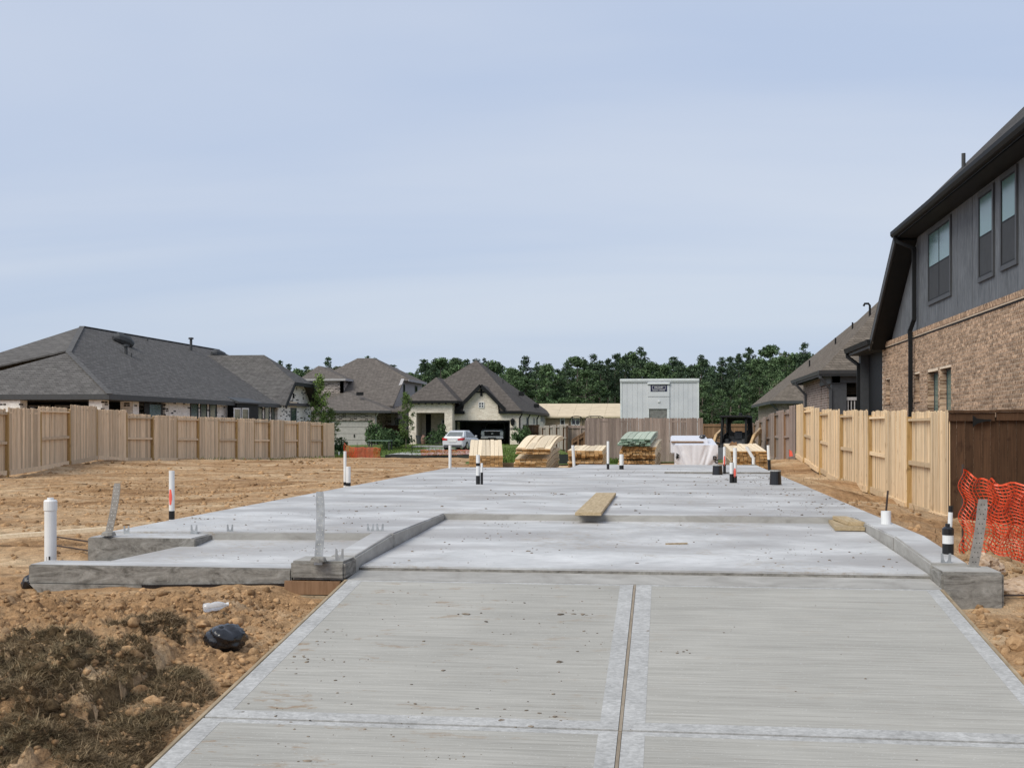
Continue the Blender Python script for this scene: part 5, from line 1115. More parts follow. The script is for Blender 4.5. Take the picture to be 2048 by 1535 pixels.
# ------------------------------------------------------------------ cream brick house straight ahead, its garage open
H = thing('cream_house', 'cream brick house with open garage and pointed grey roofs beyond the lumber', 'house', (-17, 108, -.5))
FY = 101.0
gx0, gx1 = ony(906.5, FY), ony(1020, FY); hx0, hx1 = ony(904, FY), ony(1037, FY); gz1 = zat(840, gx0, FY); gz0 = -.5
ex1 = hx1 + .35; ezc = zat(821.5, hx1, FY); ap0 = (-17.2, 108.5, zat(720, -17.2, 108.5)); ap1 = (-17.2, 110.2, ap0[2] - .05)
# walls with the garage opening and its room
sw = MB(); holes_wall(sw, 'y', FY, FY + .3, hx0, hx1, -.7, ezc - .12, [(gx0, gx1, -.75, gz1)]); sw.build('front_wall', M_creamb, H)
gp_ = [(hx0 + .1, FY, ezc - .14), (ony(919, FY), FY, zat(818, hx0, FY)), (ony(961.5, FY), FY, zat(772, -15.5, FY)), (ony(1005, FY), FY, zat(818, hx1, FY)), (hx1 - .3, FY, ezc - .14)]
gp_ = [(ony(925, FY), FY, ezc - .13), (ony(929, FY), FY, zat(806, -15.5, FY)), (ony(961.5, FY), FY, zat(774, -15.5, FY)), (ony(995, FY), FY, zat(806, -15.5, FY)), (ony(997, FY), FY, ezc - .13)]
MB().prism([(p[0], FY + .002, p[2]) for p in gp_], (0, .3, 0)).build('gable_wall', M_creamb, H)
MB().box(hx1 - .3, hx1, FY + .302, 127.6, -.7, ezc - .1).build('side_wall', M_creamb, H)
MB().box(hx0, gx0 - .02, FY + .31, FY + 7, -.7, 2.3).build('garage_wall', M_garage, H); MB().box(gx1 + .3, hx1 - .31, FY + .31, FY + 7, -.7, 2.3).build('garage_wall', M_garage, H)
MB().box(hx0, hx1 - .31, FY + 7, FY + 7.2, -.7, 2.4).build('garage_wall', M_garage, H); MB().box(hx0, hx1 - .31, FY + .31, FY + 7.2, 2.3, 2.36).build('garage_ceiling', M_garage, H)
MB().box(gx0, gx1, FY + .31, FY + 7, -.52, -.46).build('garage_floor', M_curb, H)
fr = MB(); fr.box(gx0, gx0 + .10, FY + .02, FY + .14, -.5, gz1); fr.box(gx1 - .10, gx1, FY + .02, FY + .14, -.5, gz1); fr.box(gx0 + .1, gx1 - .1, FY + .02, FY + .14, gz1 - .12, gz1); fr.build('garage_frame', M_black, H)
# things on the garage shelves
sh = MB()
for x, wd, h, y in ((gx0 + 1.4, .5, 1.4, FY + 6), (gx0 + 2.0, .35, .9, FY + 6.2), (gx0 + .55, .4, .8, FY + 5.5)): sh.box(x, x + wd, y, y + .4, -.46, h - .46)
o = sh.build('storage_shelf', M_trim, H)
# roofs
by = 127.9; rr_ = hx0 - 5.2; NL, NR = ony(921, FY - .35), ony(1003, FY - .35); qz_ = zat(775, -15.5, FY); NP = (ony(961.5, FY), FY - .35 + (qz_ - ezc) / (ap0[2] - ezc) * (ap0[1] - FY + .35), qz_)
slab_roof(H, M_shin_c, [(ex1, FY - .35, ezc), (ex1, by, ezc), ap1, ap0], [(ex1, FY - .35, ezc), ap0, (rr_, FY - .35, ezc), (NL, FY - .35, ezc), NP, (NR, FY - .35, ezc)], [(rr_, FY - .35, ezc), ap0, ap1, (rr_, by, ezc)], [(ex1, by, ezc), (rr_, by, ezc), ap1], th=.1)
fascia(H, [(ony(997, FY - .35), FY - .38), (ex1, FY - .38), (ex1, by)], ezc + .01, M_black, .24, .05); fascia(H, [(ony(905, FY - .4), FY - .38), (ony(929, FY - .4), FY - .38)], ezc + .02, M_black, .28, .05)
MB().box(ony(905, FY - .4), ony(929, FY - .4), FY - .42, FY, ezc - .16, ezc - .13).build('soffit', M_black, H); MB().box(ony(996, FY - .4), ex1, FY - .42, FY + .0, ezc - .15, ezc - .12).build('soffit', M_black, H); MB().box(hx1, ex1, FY, by, ezc - .15, ezc - .12).build('soffit', M_black, H)
gxa, gza = ony(961.5, FY - .4), zat(769, -15.5, FY - .4); gl, gr = ony(914, FY - .4), ony(1010, FY - .4); gzl = zat(818, gl, FY)
slab_roof(H, M_shin_c, [(gl, FY - .4, gzl), (gxa, FY - .4, gza), (gxa, FY + 4.6, gza), (gl, FY + 1.5, gzl)], [(gr, FY - .4, gzl), (gxa, FY - .4, gza), (gxa, FY + 4.6, gza), (gr, FY + 1.5, gzl)], th=.1, name='gable_roof')
r_ = MB(); r_.bar((gl, FY - .44, gzl - .06), (gxa, FY - .44, gza - .06), .06, .30); r_.bar((gr, FY - .44, gzl - .06), (gxa, FY - .44, gza - .06), .06, .30); r_.build('rake_board', M_black, H)
MB().box(gxa - .09, gxa + .09, FY - .1, FY, gza - .95, gza - .3).build('gable_bracket', M_black, H); MB().bar((gxa - .45, FY - .06, gza - .62), (gxa + .45, FY - .06, gza - .62), .06, .1).build('gable_bracket', M_black, H)
window(H, 'y', FY, ony(957, FY), ony(968.5, FY), zat(815.5, gxa, FY), zat(803.5, gxa, FY), -1, M_white, M_glass_d, .07, .06, 1, zat(809.5, gxa, FY))
PY = 99.6; px0, px1 = ony(817.5, PY), ony(904.5, PY); pz = zat(802, px0, PY); qx0, qx1 = ony(832.5, PY), ony(889, PY); qz = zat(825, px0, PY)
w_ = MB(); holes_wall(w_, 'y', PY, PY + .45, px0, px1, -.7, pz, [(qx0, qx1, -.75, qz)]); w_.build('porch_wall', M_creamb, H)
MB().box(px0, px0 + .45, PY + .46, 112, -.7, pz - .05).build('porch_side', M_creamb, H); MB().box(qx1 - .0, px1, PY + .46, FY - .01, -.7, pz - .05).build('porch_side', M_creamb, H)
MB().box(px0 + .45, px1, 103.2, 103.4, -.7, pz - .1).build('porch_back', M_creamb, H); MB().box(px0 + .46, px1, PY + .46, 103.2, pz - .35, pz - .3).build('porch_ceiling', M_creamb, H); MB().box(px0 + .3, px1, 98.4, 103.2, -.6, -.45).build('porch_floor', M_band, H)
MB().box(ony(852, 103.2), ony(862, 103.2), 103.15, 103.2, -.45, zat(828, -19, 103)).build('front_door', M_black, H); MB().box(ony(844, 103.2), ony(847, 103.2), 103.12, 103.19, -.45, zat(826, -19, 103)).build('porch_post', M_creamb, H)
window(H, 'y', 103.2, ony(883, 103.2), ony(891, 103.2), zat(848, -19, 103), zat(838, -19, 103), -1, M_white, M_glass_g, .08, .05)
pa = (ony(872.5, 103), 103, zat(754, -19.8, 103)); pl, pr = ony(810, PY - .4), ony(915, PY - .4); pe = zat(801, pl, PY - .4)
slab_roof(H, M_shin_c, [(pl, PY - .4, pe), (pr, PY - .4, pe), pa], [(pr, PY - .4, pe), pa, (pa[0], 108, pa[2]), (pr, 106, pe)], [(pl, PY - .4, pe), pa, (pa[0], 108, pa[2]), (pl, 112, pe)], th=.1, name='porch_roof')
fascia(H, [(pl, 108), (pl, PY - .42), (pr, PY - .42), (pr, 104)], pe, M_black, .22, .05); MB().box(pl, pr, PY - .42, PY, pe - .14, pe - .1).build('soffit', M_black, H)
co = MB()
for k in range(8): x = pl + .5 + k * .58; co.box(x, x + .1, PY - .3, PY - .005, pe - .3, pe - .142)
co = co.build('eave_bracket', M_black, H); co['kind'] = 'stuff'
downspout(H, [(pl + .05, PY - .3, pe - .2), (px0 - .06, PY + .1, pe - .75), (px0 - .06, PY + .1, -.5)], M_black, .05); downspout(H, [(ony(904.5, FY), FY - .05, pe - .3), (ony(904.5, FY), FY - .05, -.5)], M_black, .05)
for y in (FY + .4, 107.5, 115.2, 126.6): downspout(H, [(ex1 - .03, y, ezc - .1), (hx1 + .07, y, ezc - .6), (hx1 + .07, y, -.6)], M_black, .05)
for u0, u1, v0, v1 in ((1052.5, 1055, 834, 850), (1066.5, 1069, 835, 848), (1081, 1085.5, 829, 843), (1086.5, 1088.5, 829, 846)):
    a, b = onx(u0, hx1), onx(u1, hx1); window(H, 'x', hx1, a, b, zat(v1, hx1, a), zat(v0, hx1, a), 1, M_stucco, M_blind, .08, .04)
lx = ony(1025.5, FY); z = zat(845, lx, FY)
MB().lathe((lx, FY - .14, z - .25), [(.06, 0), (.15, .1), (.19, .42), (.22, .45), (.05, .62)], 8).build('wall_lantern', M_black, H)

hn = MB(); z = zat(857, lx, FY)
for k_ in (-2, -1, 0, 1, 2): hn.box(lx + .14 * k_ - .045, lx + .14 * k_ + .045, FY - .02, FY - .001, z - .09, z + .09)
hn.build('house_number', M_black, H)
vx = -17.2
for u, v, h in ((976, 729, .45), (1006, 762, .35)):
    y = 110.5; x = ony(u, y); z = zat(v + 4, x, y); vent(H, x, y, z, h, .05, False)
for u, v in ((1043, 787), (1073, 811)):
    Yq = 112 if u < 1050 else 116; x = ony(u, Yq); z = zat(v, x, Yq); MB().box(x - .25, x + .25, Yq - .25, Yq + .25, z - .2, z + .18).build('roof_vent', M_black, H)
vent(H, ap0[0], ap0[1], ap0[2], .2, .04, False, M_blind)
o = MB().hexa([(gx0 - .2, 77.5, gz(gx0, 77.5)), (gx1 + .5, 77.5, gz(gx1, 77.5)), (gx1 + .1, FY, -.7), (gx0 - .1, FY, -.7), (gx0 - .2, 77.5, gz(gx0, 77.5) + .12), (gx1 + .5, 77.5, gz(gx1, 77.5) + .12), (gx1 + .1, FY, -.47), (gx0 - .1, FY, -.47)]).build('house_driveway', M_band); tag(o, kind='structure')
o = MB().hexa([(ony(824, 92), 92, -.7), (ony(893, 92), 92, -.7), (ony(900, 98.4), 98.4, -.7), (ony(846, 98.4), 98.4, -.7), (ony(824, 92), 92, -.44), (ony(893, 92), 92, -.44), (ony(900, 98.4), 98.4, -.46), (ony(846, 98.4), 98.4, -.46)]).build('front_path', M_band); tag(o, kind='structure')
# ------------------------------------------------------------------ taupe two storey house
H = thing('taupe_house', 'two storey brown brick house with taupe garage door beside the cream house', 'house', (-29, 112, -.6))
GY = 104.0; ga, gb = ony(612, GY), ony(750, GY); da, db = ony(624, GY), ony(738, GY); dzt = zat(841, -27, GY); ge = zat(821, -26, GY)
w_ = MB(); holes_wall(w_, 'y', GY, GY + .3, ga, gb, -.8, ge - .12, [(da, db, -.9, dzt)]); w_.build('garage_wall', M_mixb, H); MB().box(gb - .3, gb, GY + .31, 108.6, -.8, ge - .12).build('garage_side', M_mixb, H)
dr = MB()
for k in range(4): z0 = -.7 + k * (dzt + .7) / 4; dr.box(da, db, GY + .12, GY + .16, z0 + .015, z0 + (dzt + .7) / 4 - .015)
for k in range(4):
    z0 = -.7 + k * (dzt + .7) / 4; MB().box(da + .02, db - .02, GY + .12, GY + .16, z0 + .02, z0 + (dzt + .7) / 4 - .01).build('door_panel', M_gdoor, H)
MB().box(da, db, GY + .165, GY + .18, -.8, dzt).build('door_backing', M_trim, H); x = ony(708, GY); MB().box(x - .05, x + .05, GY + .07, GY + .12, zat(874, x, GY), zat(868, x, GY)).build('door_handle', M_black, H)
ax_, ay_ = ony(697, 108.2), 108.2; az_ = zat(784, ax_, ay_); el, er = ga - .5, ony(782, GY - .4)
slab_roof(H, M_shin_b, [(el, GY - .4, ge), (er, GY - .4, ge), (ax_, ay_, az_)], [(er, GY - .4, ge), (ax_, ay_, az_), (ax_, 112, az_), (er, 110, ge)], [(el, GY - .4, ge), (ax_, ay_, az_), (ax_, 112, az_), (el, 112, ge)], th=.1, name='garage_roof'); fascia(H, [(el, GY - .42), (er, GY - .42), (er, 109)], ge, M_fascia, .2, .05)
mx_ = -24.8; my = 108.4
prof = [(my, -.8), (my, zat(809, mx_, my)), (112.6, zat(757, mx_, 112.6)), (121, zat(757, mx_, 112.6)), (121, -.8)]
MB().prism([(mx_, y, z) for y, z in prof], (-.3, 0, 0)).build('side_wall', M_stucco, H); zb_ = zat(809, mx_, my) - .1
MB().box(mx_ + .001, mx_ + .03, my, 121, -.8, zb_).build('brick_base', M_mixb, H); MB().box(-37, mx_ - .3, my, my + .3, -.8, 2.9).build('front_wall', M_mixb, H)
ra = (ony(715, 117), 117, zat(716, -30.3, 117)); rb = (ony(746, 117), 117, zat(716, -28.7, 117)); ue = zat(758, -24.4, 112.6)
slab_roof(H, M_shin_b, [(-37, my - .5, prof[1][1] - .1), (mx_, my - .5, prof[1][1] - .1), (mx_, 112.6, ue), rb, ra], [(mx_ + .5, 112.3, ue), (mx_ + .5, 121, ue - .05), (rb[0], 119, rb[2]), rb], [(mx_, 112.6, ue), (mx_ + .5, 112.3, ue), rb], [(-37, my - .5, prof[1][1] - .1), ra, (-37, 121, 4)], th=.1); fascia(H, [(mx_ + .5, 112.3), (mx_ + .5, 121)], ue, M_stucco, .22, .05); MB().box(mx_, mx_ + .5, 112.3, 121, ue - .13, ue - .09).build('soffit', M_stucco, H)
for u0, u1, v0, v1 in ((805, 809.5, 767, 799), (829.5, 834, 771, 784)):
    a, b = onx(max(u0, 806), mx_), onx(u1, mx_); window(H, 'x', mx_, max(a, my + .3), max(b, my + 1.0) if u0 < 820 else b, zat(v1, mx_, a), zat(v0, mx_, a), 1, M_trim, M_glass_d, .08, .05)
for u0, u1 in ((789.5, 794.5), (795.5, 800)):
    a, b = onx(u0, mx_ + .03), onx(u1, mx_ + .03); window(H, 'x', mx_ + .03, a, b, zat(850, mx_, a), zat(836, mx_, a), 1, M_trim, M_glass_d, .08, .05)
DY = 110.2; d0, d1 = ony(612, DY), ony(686, DY); dt = zat(757, -30, DY); wa, wb = ony(616, DY), ony(642, DY)
w_ = MB(); holes_wall(w_, 'y', DY, DY + .3, d0, d1, 1.5, dt - .05, [(wa, wb, zat(775, wa, DY), zat(760, wa, DY))]); w_.build('dormer_wall', M_mixb, H); MB().box(wa, wb, DY + .2, DY + .28, zat(776, wa, DY), zat(759, wa, DY)).build('dormer_window', M_glass_d, H)
MB().prism([(d1, DY, 1.5), (d1, DY, dt - .05), (d1, DY + 4.2, dt - .05)], (-.3, 0, 0)).build('dormer_side', M_mixb, H)
pa = (ony(637, 113), 113, zat(731, -32, 113)); slab_roof(H, M_shin_b, [(d0 - .5, DY - .4, dt), (d1 + .35, DY - .4, dt), pa], [(d1 + .35, DY - .4, dt), pa, (pa[0], 117, pa[2]), (d1 + .35, 115, dt)], [(d0 - .5, DY - .4, dt), pa, (pa[0], 117, pa[2]), (d0 - .5, 116, dt)], th=.1, name='dormer_roof'); fascia(H, [(d0 - .5, DY - .42), (d1 + .35, DY - .42), (d1 + .35, 113)], dt, M_stucco, .2, .05)
downspout(H, [(ony(757, GY - .3), GY - .3, ge - .1), (gb + .06, GY + .1, ge - .55), (gb + .06, GY + .1, -.7)], M_stucco, .05); x = ony(719, 106); MB().box(x - .3, x + .3, 106.0, 106.3, zat(788, x, 106) - .1, zat(786, x, 106) + .1).build('roof_vent', M_black, H)
board_gate('side_gate', 'dark brown side gate between the brown brick house and the cream house', ony(772, 107.5), ony(800, 107.5), 107.5, -.7, zat(850, -25, 107.5), M_stain, False, group=None)
board_gate('side_gate', 'dark brown side gate at the corner of the cream house', ony(1042, 104.5), ony(1078, 104.5), 104.5, -.6, zat(849, -11.5, 104.5), M_stain, False)
# pale good-neighbour fence and grey fence to its side
pf = [(-10.35 + .33 * i, 98 - 3.0 * i) for i in range(7)]
ys_ = np.linspace(104, 80, 9); pp = [(ony(u, y), y) for u, y in zip(np.linspace(1078, 1134, 9), ys_)]
fence('timber_fence', 'pale stepped fence between the cream house and the grey board fence', pp, [-.62] * 9, [zat(v, -10, y) for v, y in zip(np.linspace(852, 848, 8), ys_)], 'fbfbfbfb', M_palef, M_stain, -1, post_at=1, rot=False)
yq = 81; xs_ = np.linspace(ony(1132, yq), ony(1190, yq), 3)
fence('timber_fence', 'shadowed grey fence with rails behind the timber stair rail', [(x, yq) for x in xs_], [-.75] * 3, [zat(850.5, -6, yq)] * 2, 'bb', M_greyw, M_greyw, -1, rot=False)
t = thing('stair_rail', 'sloping timber stair rail beside the weathered board fence', 'railing', (ony(1160, 57), 57, -.7))
a = (ony(1144, 57), 57, zat(879, -5.5, 57)); b = (ony(1180, 57), 57, zat(858, -4, 57)); MB().bar(a, b, .09, .06).build('handrail', M_brownw, t); MB().bar((a[0], 57, a[2] - .12), (b[0], 57, b[2] - .12), .04, .14).build('rail', M_brownw, t)
for q in (.02, .34, .68): x = a[0] + (b[0] - a[0]) * q; z = a[2] + (b[2] - a[2]) * q; MB().box(x - .04, x + .04, 56.96, 57.04, -.75, z - .03).build('post', M_brownw, t)
me = picket_mesh('panel_board', .2, .02, M_brownw)
for k in range(7): x = a[0] + .1 + (b[0] - a[0]) * k / 7; z = a[2] + (b[2] - a[2]) * (k + .4) / 7; inst('panel_board', me, t, (x, 57.06, -.72), (0, 0, 0), (1, 1, z + .72 - .1))
# ------------------------------------------------------------------ long house under construction
H = thing('long_house', 'long tan brick house with bare pale roof decking behind the fences', 'house', (-4, 124, -.5)); LY = 124.0
la, lb = ony(1060, LY), ony(1330, LY); le = zat(832, -5, LY); lr = zat(806.5, -5, LY + 6)
holes = [(ony(u0, LY), ony(u1, LY), zat(v1, -5, LY), zat(v0, -5, LY)) for u0, u1, v0, v1 in ((1120, 1130, 832.5, 850), (1142, 1160, 832.5, 850), (1170, 1182, 832.5, 850))]
w_ = MB(); holes_wall(w_, 'y', LY, LY + .3, la, lb, -.7, le - .05, holes); w_.build('wall', M_tanb, H)
for k, (a0, a1, z0, z1) in enumerate(holes): window(H, 'y', LY + .12, a0, a1, z0, z1 - .05, -1, M_white, M_glass_d, .1, .08, 1 if k == 1 else 0, z0 + (z1 - z0) * .66)
nb = 9
for k in range(nb):
    x0 = la - .4 + (lb - la + .8) * k / nb; x1 = la - .4 + (lb - la + .8) * (k + 1) / nb - .015
    for j in range(4):
        q0, q1 = j / 4, (j + 1) / 4 - .004
        MB().prism([(x0, LY - .5 + 6.5 * q0, le + (lr - le) * q0), (x1, LY - .5 + 6.5 * q0, le + (lr - le) * q0), (x1, LY - .5 + 6.5 * q1, le + (lr - le) * q1), (x0, LY - .5 + 6.5 * q1, le + (lr - le) * q1)], (0, 0, -.03)).build('roof_sheet', M_osb, H)
MB().prism([(la - .4, LY + 6.0, lr), (lb + .4, LY + 6.0, lr), (lb + .4, LY + 12.5, le), (la - .4, LY + 12.5, le)], (0, 0, -.05)).build('back_roof', M_osb, H); MB().box(la, lb, LY + 11, LY + 11.3, -.7, le - .1).build('back_wall', M_tanb, H); fascia(H, [(la - .4, LY - .52), (lb + .4, LY - .52)], le, M_osb, .16, .04)
# arched metal trellises before it
for u0, u1, lb_ in ((1139.5, 1166, 'arched black metal trellis nearer the cream house'), (1170, 1209, 'wider arched black metal trellis behind the weathered board fence')):
    y = 90; x0, x1 = ony(u0, y), ony(u1, y); zt_ = zat(832, x0, y); rr_ = .35; m = MB()
    m.tube([(x0, y, -.5), (x0, y, zt_ - rr_)] + [(x0 + rr_ - rr_ * math.cos(a), y, zt_ - rr_ + rr_ * math.sin(a)) for a in (.5, 1.0, 1.57)] + [(x1 - rr_ + rr_ * math.cos(a), y, zt_ - rr_ + rr_ * math.sin(a)) for a in (1.57, 1.0, .5)] + [(x1, y, zt_ - rr_), (x1, y, -.5)], .03, 6)
    xm = (x0 + x1) / 2; m.tube([(xm - .3, y, zt_), (xm - .3, y, zt_ - .35), (xm, y, zt_ - .75), (xm + .3, y, zt_ - .35), (xm + .3, y, zt_)], .025, 6); m.tube([(xm, y, zt_ - .75), (xm, y, -.5)], .025, 6)
    o = m.build('trellis', M_black); tag(o, lb_, 'trellis')
# ------------------------------------------------------------------ white site office
TY = 74.5; a0, a1 = ony(1240.5, TY), ony(1398, TY); tz = zat(757, 0, TY)
H = thing('office_trailer', 'pale grey site office trailer with a navy sign behind the board fence', 'trailer', ((a0 + a1) / 2, TY + 5, -.7))
v0, v1 = ony(1296, TY), ony(1339, TY)
n = 12; 
def panels(x0, x1, k, y):
    for i in range(k):
        p = x0 + (x1 - x0) * i / k; q = x0 + (x1 - x0) * (i + 1) / k; MB().box(p + .004, q - .004, y, y + .03, -.6, tz - .22).build('wall_panel', M_trailer, H)
panels(a0 + .1, v0, 5, TY); panels(v1, a1 - .1, 6, TY)
MB().box(a0 + .02, a1 - .02, TY + .031, TY + 9, -.6, tz - .2).build('body', M_trailer, H)
MB().box(a0 - .02, a1 + .02, TY - .10, TY + 9, tz - .16, tz).build('roof_trim', M_trailw, H, bevel=.02); MB().box(a0 - .015, a1 + .015, TY - .06, TY + 9, tz - .22, tz - .163).build('roof_edge', M_trailer, H)
MB().box(a0 - .0, a0 + .1, TY - .03, TY + .04, -.6, tz - .22).build('corner_trim', M_trailw, H); MB().box(a1 - .1, a1, TY - .03, TY + .04, -.6, tz - .22).build('corner_trim', M_trailw, H)
dzt = zat(817, 0, TY); w_ = MB(); da, db = ony(1298, TY), ony(1334, TY)
MB().box(v0, v1, TY - .06, TY + .03, dzt, zat(793.5, 0, TY)).build('porch_panel', M_trailer, H); MB().box(v0, v1, TY - .06, TY + .03, zat(792.5, 0, TY), tz - .4).build('porch_panel', M_trailer, H)
MB().box(v0 - .03, v1 + .03, TY - .14, TY + .03, tz - .36, tz - .22).build('door_hood', M_trailw, H, bevel=.02); MB().box(v0, da, TY - .05, TY + .03, -.6, dzt).build('door_jamb', M_trailw, H); MB().box(db, v1, TY - .05, TY + .03, -.6, dzt).build('door_jamb', M_trailw, H); MB().box(da, db, TY - .0, TY + .03, -.6, dzt - .02).build('door', M_traild, H)
x = ony(1317.5, TY); MB().box(x - .06, x + .06, TY - .12, TY - .06, zat(804, x, TY), zat(801, x, TY)).build('door_lamp', M_white, H)
sx0, sx1 = ony(1301.2, TY), ony(1334, TY); sz0, sz1 = zat(782.5, 0, TY), zat(769.3, 0, TY); S = MB().box(sx0, sx1, TY - .075, TY - .061, sz0, sz1).build('sign', M_navy, H); sc_x = (sx0 + sx1) / 2; sh_ = sz1 - sz0; sw_ = sx1 - sx0
fr = MB(); p, q = sx0 + sw_ * .10, sx1 - sw_ * .10; r, s = sz0 + sh_ * .31, sz1 - sh_ * .12; e = .016
for bx_ in ((p, q, s - e, s), (p, q, r, r + e), (p, p + e, r + e, s - e), (q - e, q, r + e, s - e)): fr.box(bx_[0], bx_[1], TY - .081, TY - .0751, bx_[2], bx_[3])
fr.build('sign_border', M_white, S)
text_part('WILLSCOT', .115, M_white, S, Matrix.Translation((sc_x, TY - .079, (r + s) / 2)) @ Matrix.Rotation(R(90), 4, 'X') @ Matrix.Scale(1.0, 4), bold=.003)
for p2, q2 in ((.11, .47), (.52, .88)): MB().box(sx0 + sw_ * p2, sx0 + sw_ * q2, TY - .081, TY - .0751, sz0 + sh_ * .13, sz0 + sh_ * .19).build('small_print', M_white, S)

# ------------------------------------------------------------------ lumber
def bent_board(name, wd, th, ln, mat, end, bow, seg=8):
    """one board along +Y, bowed like the pack it lies in; two materials: faces and end grain"""
    m = MB(); vs = []
    for i in range(seg + 1):
        y = ln * i / seg; z = bow(i / seg)
        for dx, dz_ in ((-wd / 2, 0), (wd / 2, 0), (wd / 2, th), (-wd / 2, th)): vs.append((dx, y, z + dz_))
    fs = [(i * 4 + k, i * 4 + (k + 1) % 4, i * 4 + 4 + (k + 1) % 4, i * 4 + 4 + k) for i in range(seg) for k in range(4)] + [(3, 2, 1, 0), tuple(seg * 4 + k for k in range(4))]
    me = m.add(vs, fs).mesh(name, mat); me.materials.append(end)
    for p in me.polygons[-2:]: p.material_index = 1
    return me
def pack(label, u0, u1, y0, zb_, zt, ln, wd, th, mat, end, bow, jy=.05, jx=.012, yaw=0, skew=0.0, skip=0.0, group='lumber packs behind the slab', spacers=True, zj=.0, ragged=.0):
    x0, x1 = ony(u0, y0), ony(u1, y0); n = max(1, round((x1 - x0) / wd)); pw = (x1 - x0) / n; rows = max(1, round((zt - zb_) / th)); t = thing('lumber_pack', label, 'lumber pack', ((x0 + x1) / 2, y0, zb_), group)
    me = bent_board('board', pw - .012, th - .008, ln, mat, end, bow)
    for r in range(rows):
        jr = random.uniform(-jx, jx) * 2; jyr = random.uniform(-1, 1) * ragged
        for k in range(n):
            if r == rows - 1 and random.random() < skip: continue
            inst('board', me, t, (x0 + (k + .5) * pw + jr + random.uniform(-.003, .003) + skew * r, y0 + random.uniform(-jy, jy) + jyr, zb_ + r * th + random.uniform(0, zj)), (random.uniform(-.003, .003), 0, yaw + random.uniform(-.004, .004)))
    if spacers:
        g = ground_z(np.array([x0]), np.array([y0]))[0]
        for s in (.12, .5, .85):
            MB().box(x0 - .03, x1 + .03, y0 + ln * s - .05, y0 + ln * s + .05, g - .05, zb_ + bow(s) - .002).build('bearer', M_strip, t)
    return t
Yp = 41.0
arch = lambda k, lo=0: (lambda q: k * (1 - (2 * (q - .55)) ** 2) + lo)
zt1 = zat(910, -5, Yp)
pack('lumber pack of evenly stacked boards with flat top, nearest the parked car', 938, 1006, Yp, -.42 - .3, zt1, 4.3, .145, .044, M_pine, M_pineend, lambda q: .50 * q ** .85, jy=.012, jx=.003, yaw=.149)
Yp = 39.5; z1 = zat(916, -4, Yp)
pack('lower tan lumber pack under the bowed one, second from the car', 1028, 1093, Yp, -.72, z1, 4.9, .19, .045, M_pine, M_pineend, lambda q: .30 * math.sin(min(1, q * 1.1) * 1.57), jy=.06, yaw=.0, ragged=.08)
pack('upper bowed lumber pack with loose boards on top, second from the car', 1031, 1101, Yp - .1, z1 + .14, zat(898, -4, Yp), 4.9, .19, .045, M_pine, M_pineend, lambda q: .40 * math.sin(min(1, q * 1.1) * 1.57), jy=.05, yaw=.0, ragged=.05, spacers=False)
lo_ = [(1042, .05, .45), (1059, .35, .32), (1080, .0, .4), (1090, .12, .3)]
for i, (u, dy, wq) in enumerate(lo_):
    me = bent_board('loose_board', .26 if i % 2 == 0 else .18, .04, 4.3 - dy, M_pine, M_pineend, lambda q: .385 * math.sin(min(1, q * 1.1) * 1.57)); x = ony(u, Yp)
    o = link('loose_board', me); o.location = (x, Yp - .02 + dy, zat(898, -4, Yp) + .012); o.rotation_euler = (0, 0, .0); tag(o, ['loose wide board on the bowed lumber pack, nearest the car', 'short loose board set back on the bowed lumber pack', 'wide loose board at the middle of the bowed lumber pack', 'narrow loose board by the outer edge of the bowed lumber pack'][i], 'board')
Yp = 40.0
pack('low wide lumber pack with uneven ends, before the stair rail', 1136, 1206, Yp, -.72, zat(899, -3, Yp), 4.9, .145, .062, M_pine, M_pineend, lambda q: .10 * q, jy=.08, yaw=.02, ragged=.22)
o = MB(); x0, x1 = ony(1110, 36), ony(1150, 36)
for k in range(3): o = MB().bar((x0 + .25 * k, 36 + .3 * k, -.33 + .03 * k), (x1 + .2 * k, 36.3 + .3 * k, -.30 + .03 * k), .14, .04).build('loose_board', M_pine); tag(o, ['loose board on the ground between two lumber packs, nearest the slab', 'middle loose board on the ground between two lumber packs', 'loose board on the ground between two lumber packs, nearest the fence'][k], 'board')
Yp = 39.0; za = zat(905, -1.4, Yp)
pack('bottom layer of tan boards under the green topped stack', 1236, 1310, Yp, -.68, zat(919, -1.4, Yp), 4.9, .1, .05, M_pine, M_pineend, lambda q: .17 * math.sin(min(1, q * 1.1) * 1.57), jy=.07, yaw=-.035, ragged=.15)
pack('middle tan lumber pack under the green treated boards', 1240, 1311, Yp, zat(917, -1.4, Yp), zat(900, -1.4, Yp), 4.9, .1, .05, M_pine, M_pineend, lambda q: .19 * math.sin(min(1, q * 1.1) * 1.57), jy=.07, yaw=-.035, ragged=.06, spacers=False)
pack('upper tan lumber pack just below the green treated boards', 1242, 1312, Yp, zat(899, -1.4, Yp), zat(892.5, -1.4, Yp), 4.9, .14, .05, M_pine, M_pineend, lambda q: .20 * math.sin(min(1, q * 1.1) * 1.57), jy=.03, yaw=-.035, spacers=False)
pack('lower layers of green treated boards on the tan lumber', 1240, 1306, Yp - .15, zat(891.5, -1.4, Yp), zat(884, -1.4, Yp), 4.9, .19, .042, M_greenb, M_greenend, lambda q: .22 * math.sin(min(1, q * 1.1) * 1.57), jy=.1, jx=.05, yaw=-.04, spacers=False, zj=.012)
pack('topmost layers of green treated boards, bowed', 1242, 1303, Yp - .1, zat(882.5, -1.4, Yp), zat(878, -1.4, Yp), 4.9, .19, .042, M_greenb, M_greenend, lambda q: .22 * math.sin(min(1, q * 1.1) * 1.57), jy=.06, jx=.03, yaw=-.04, spacers=False, zj=.01)
Yp = 39.5; za = zat(899, 2.6, Yp)
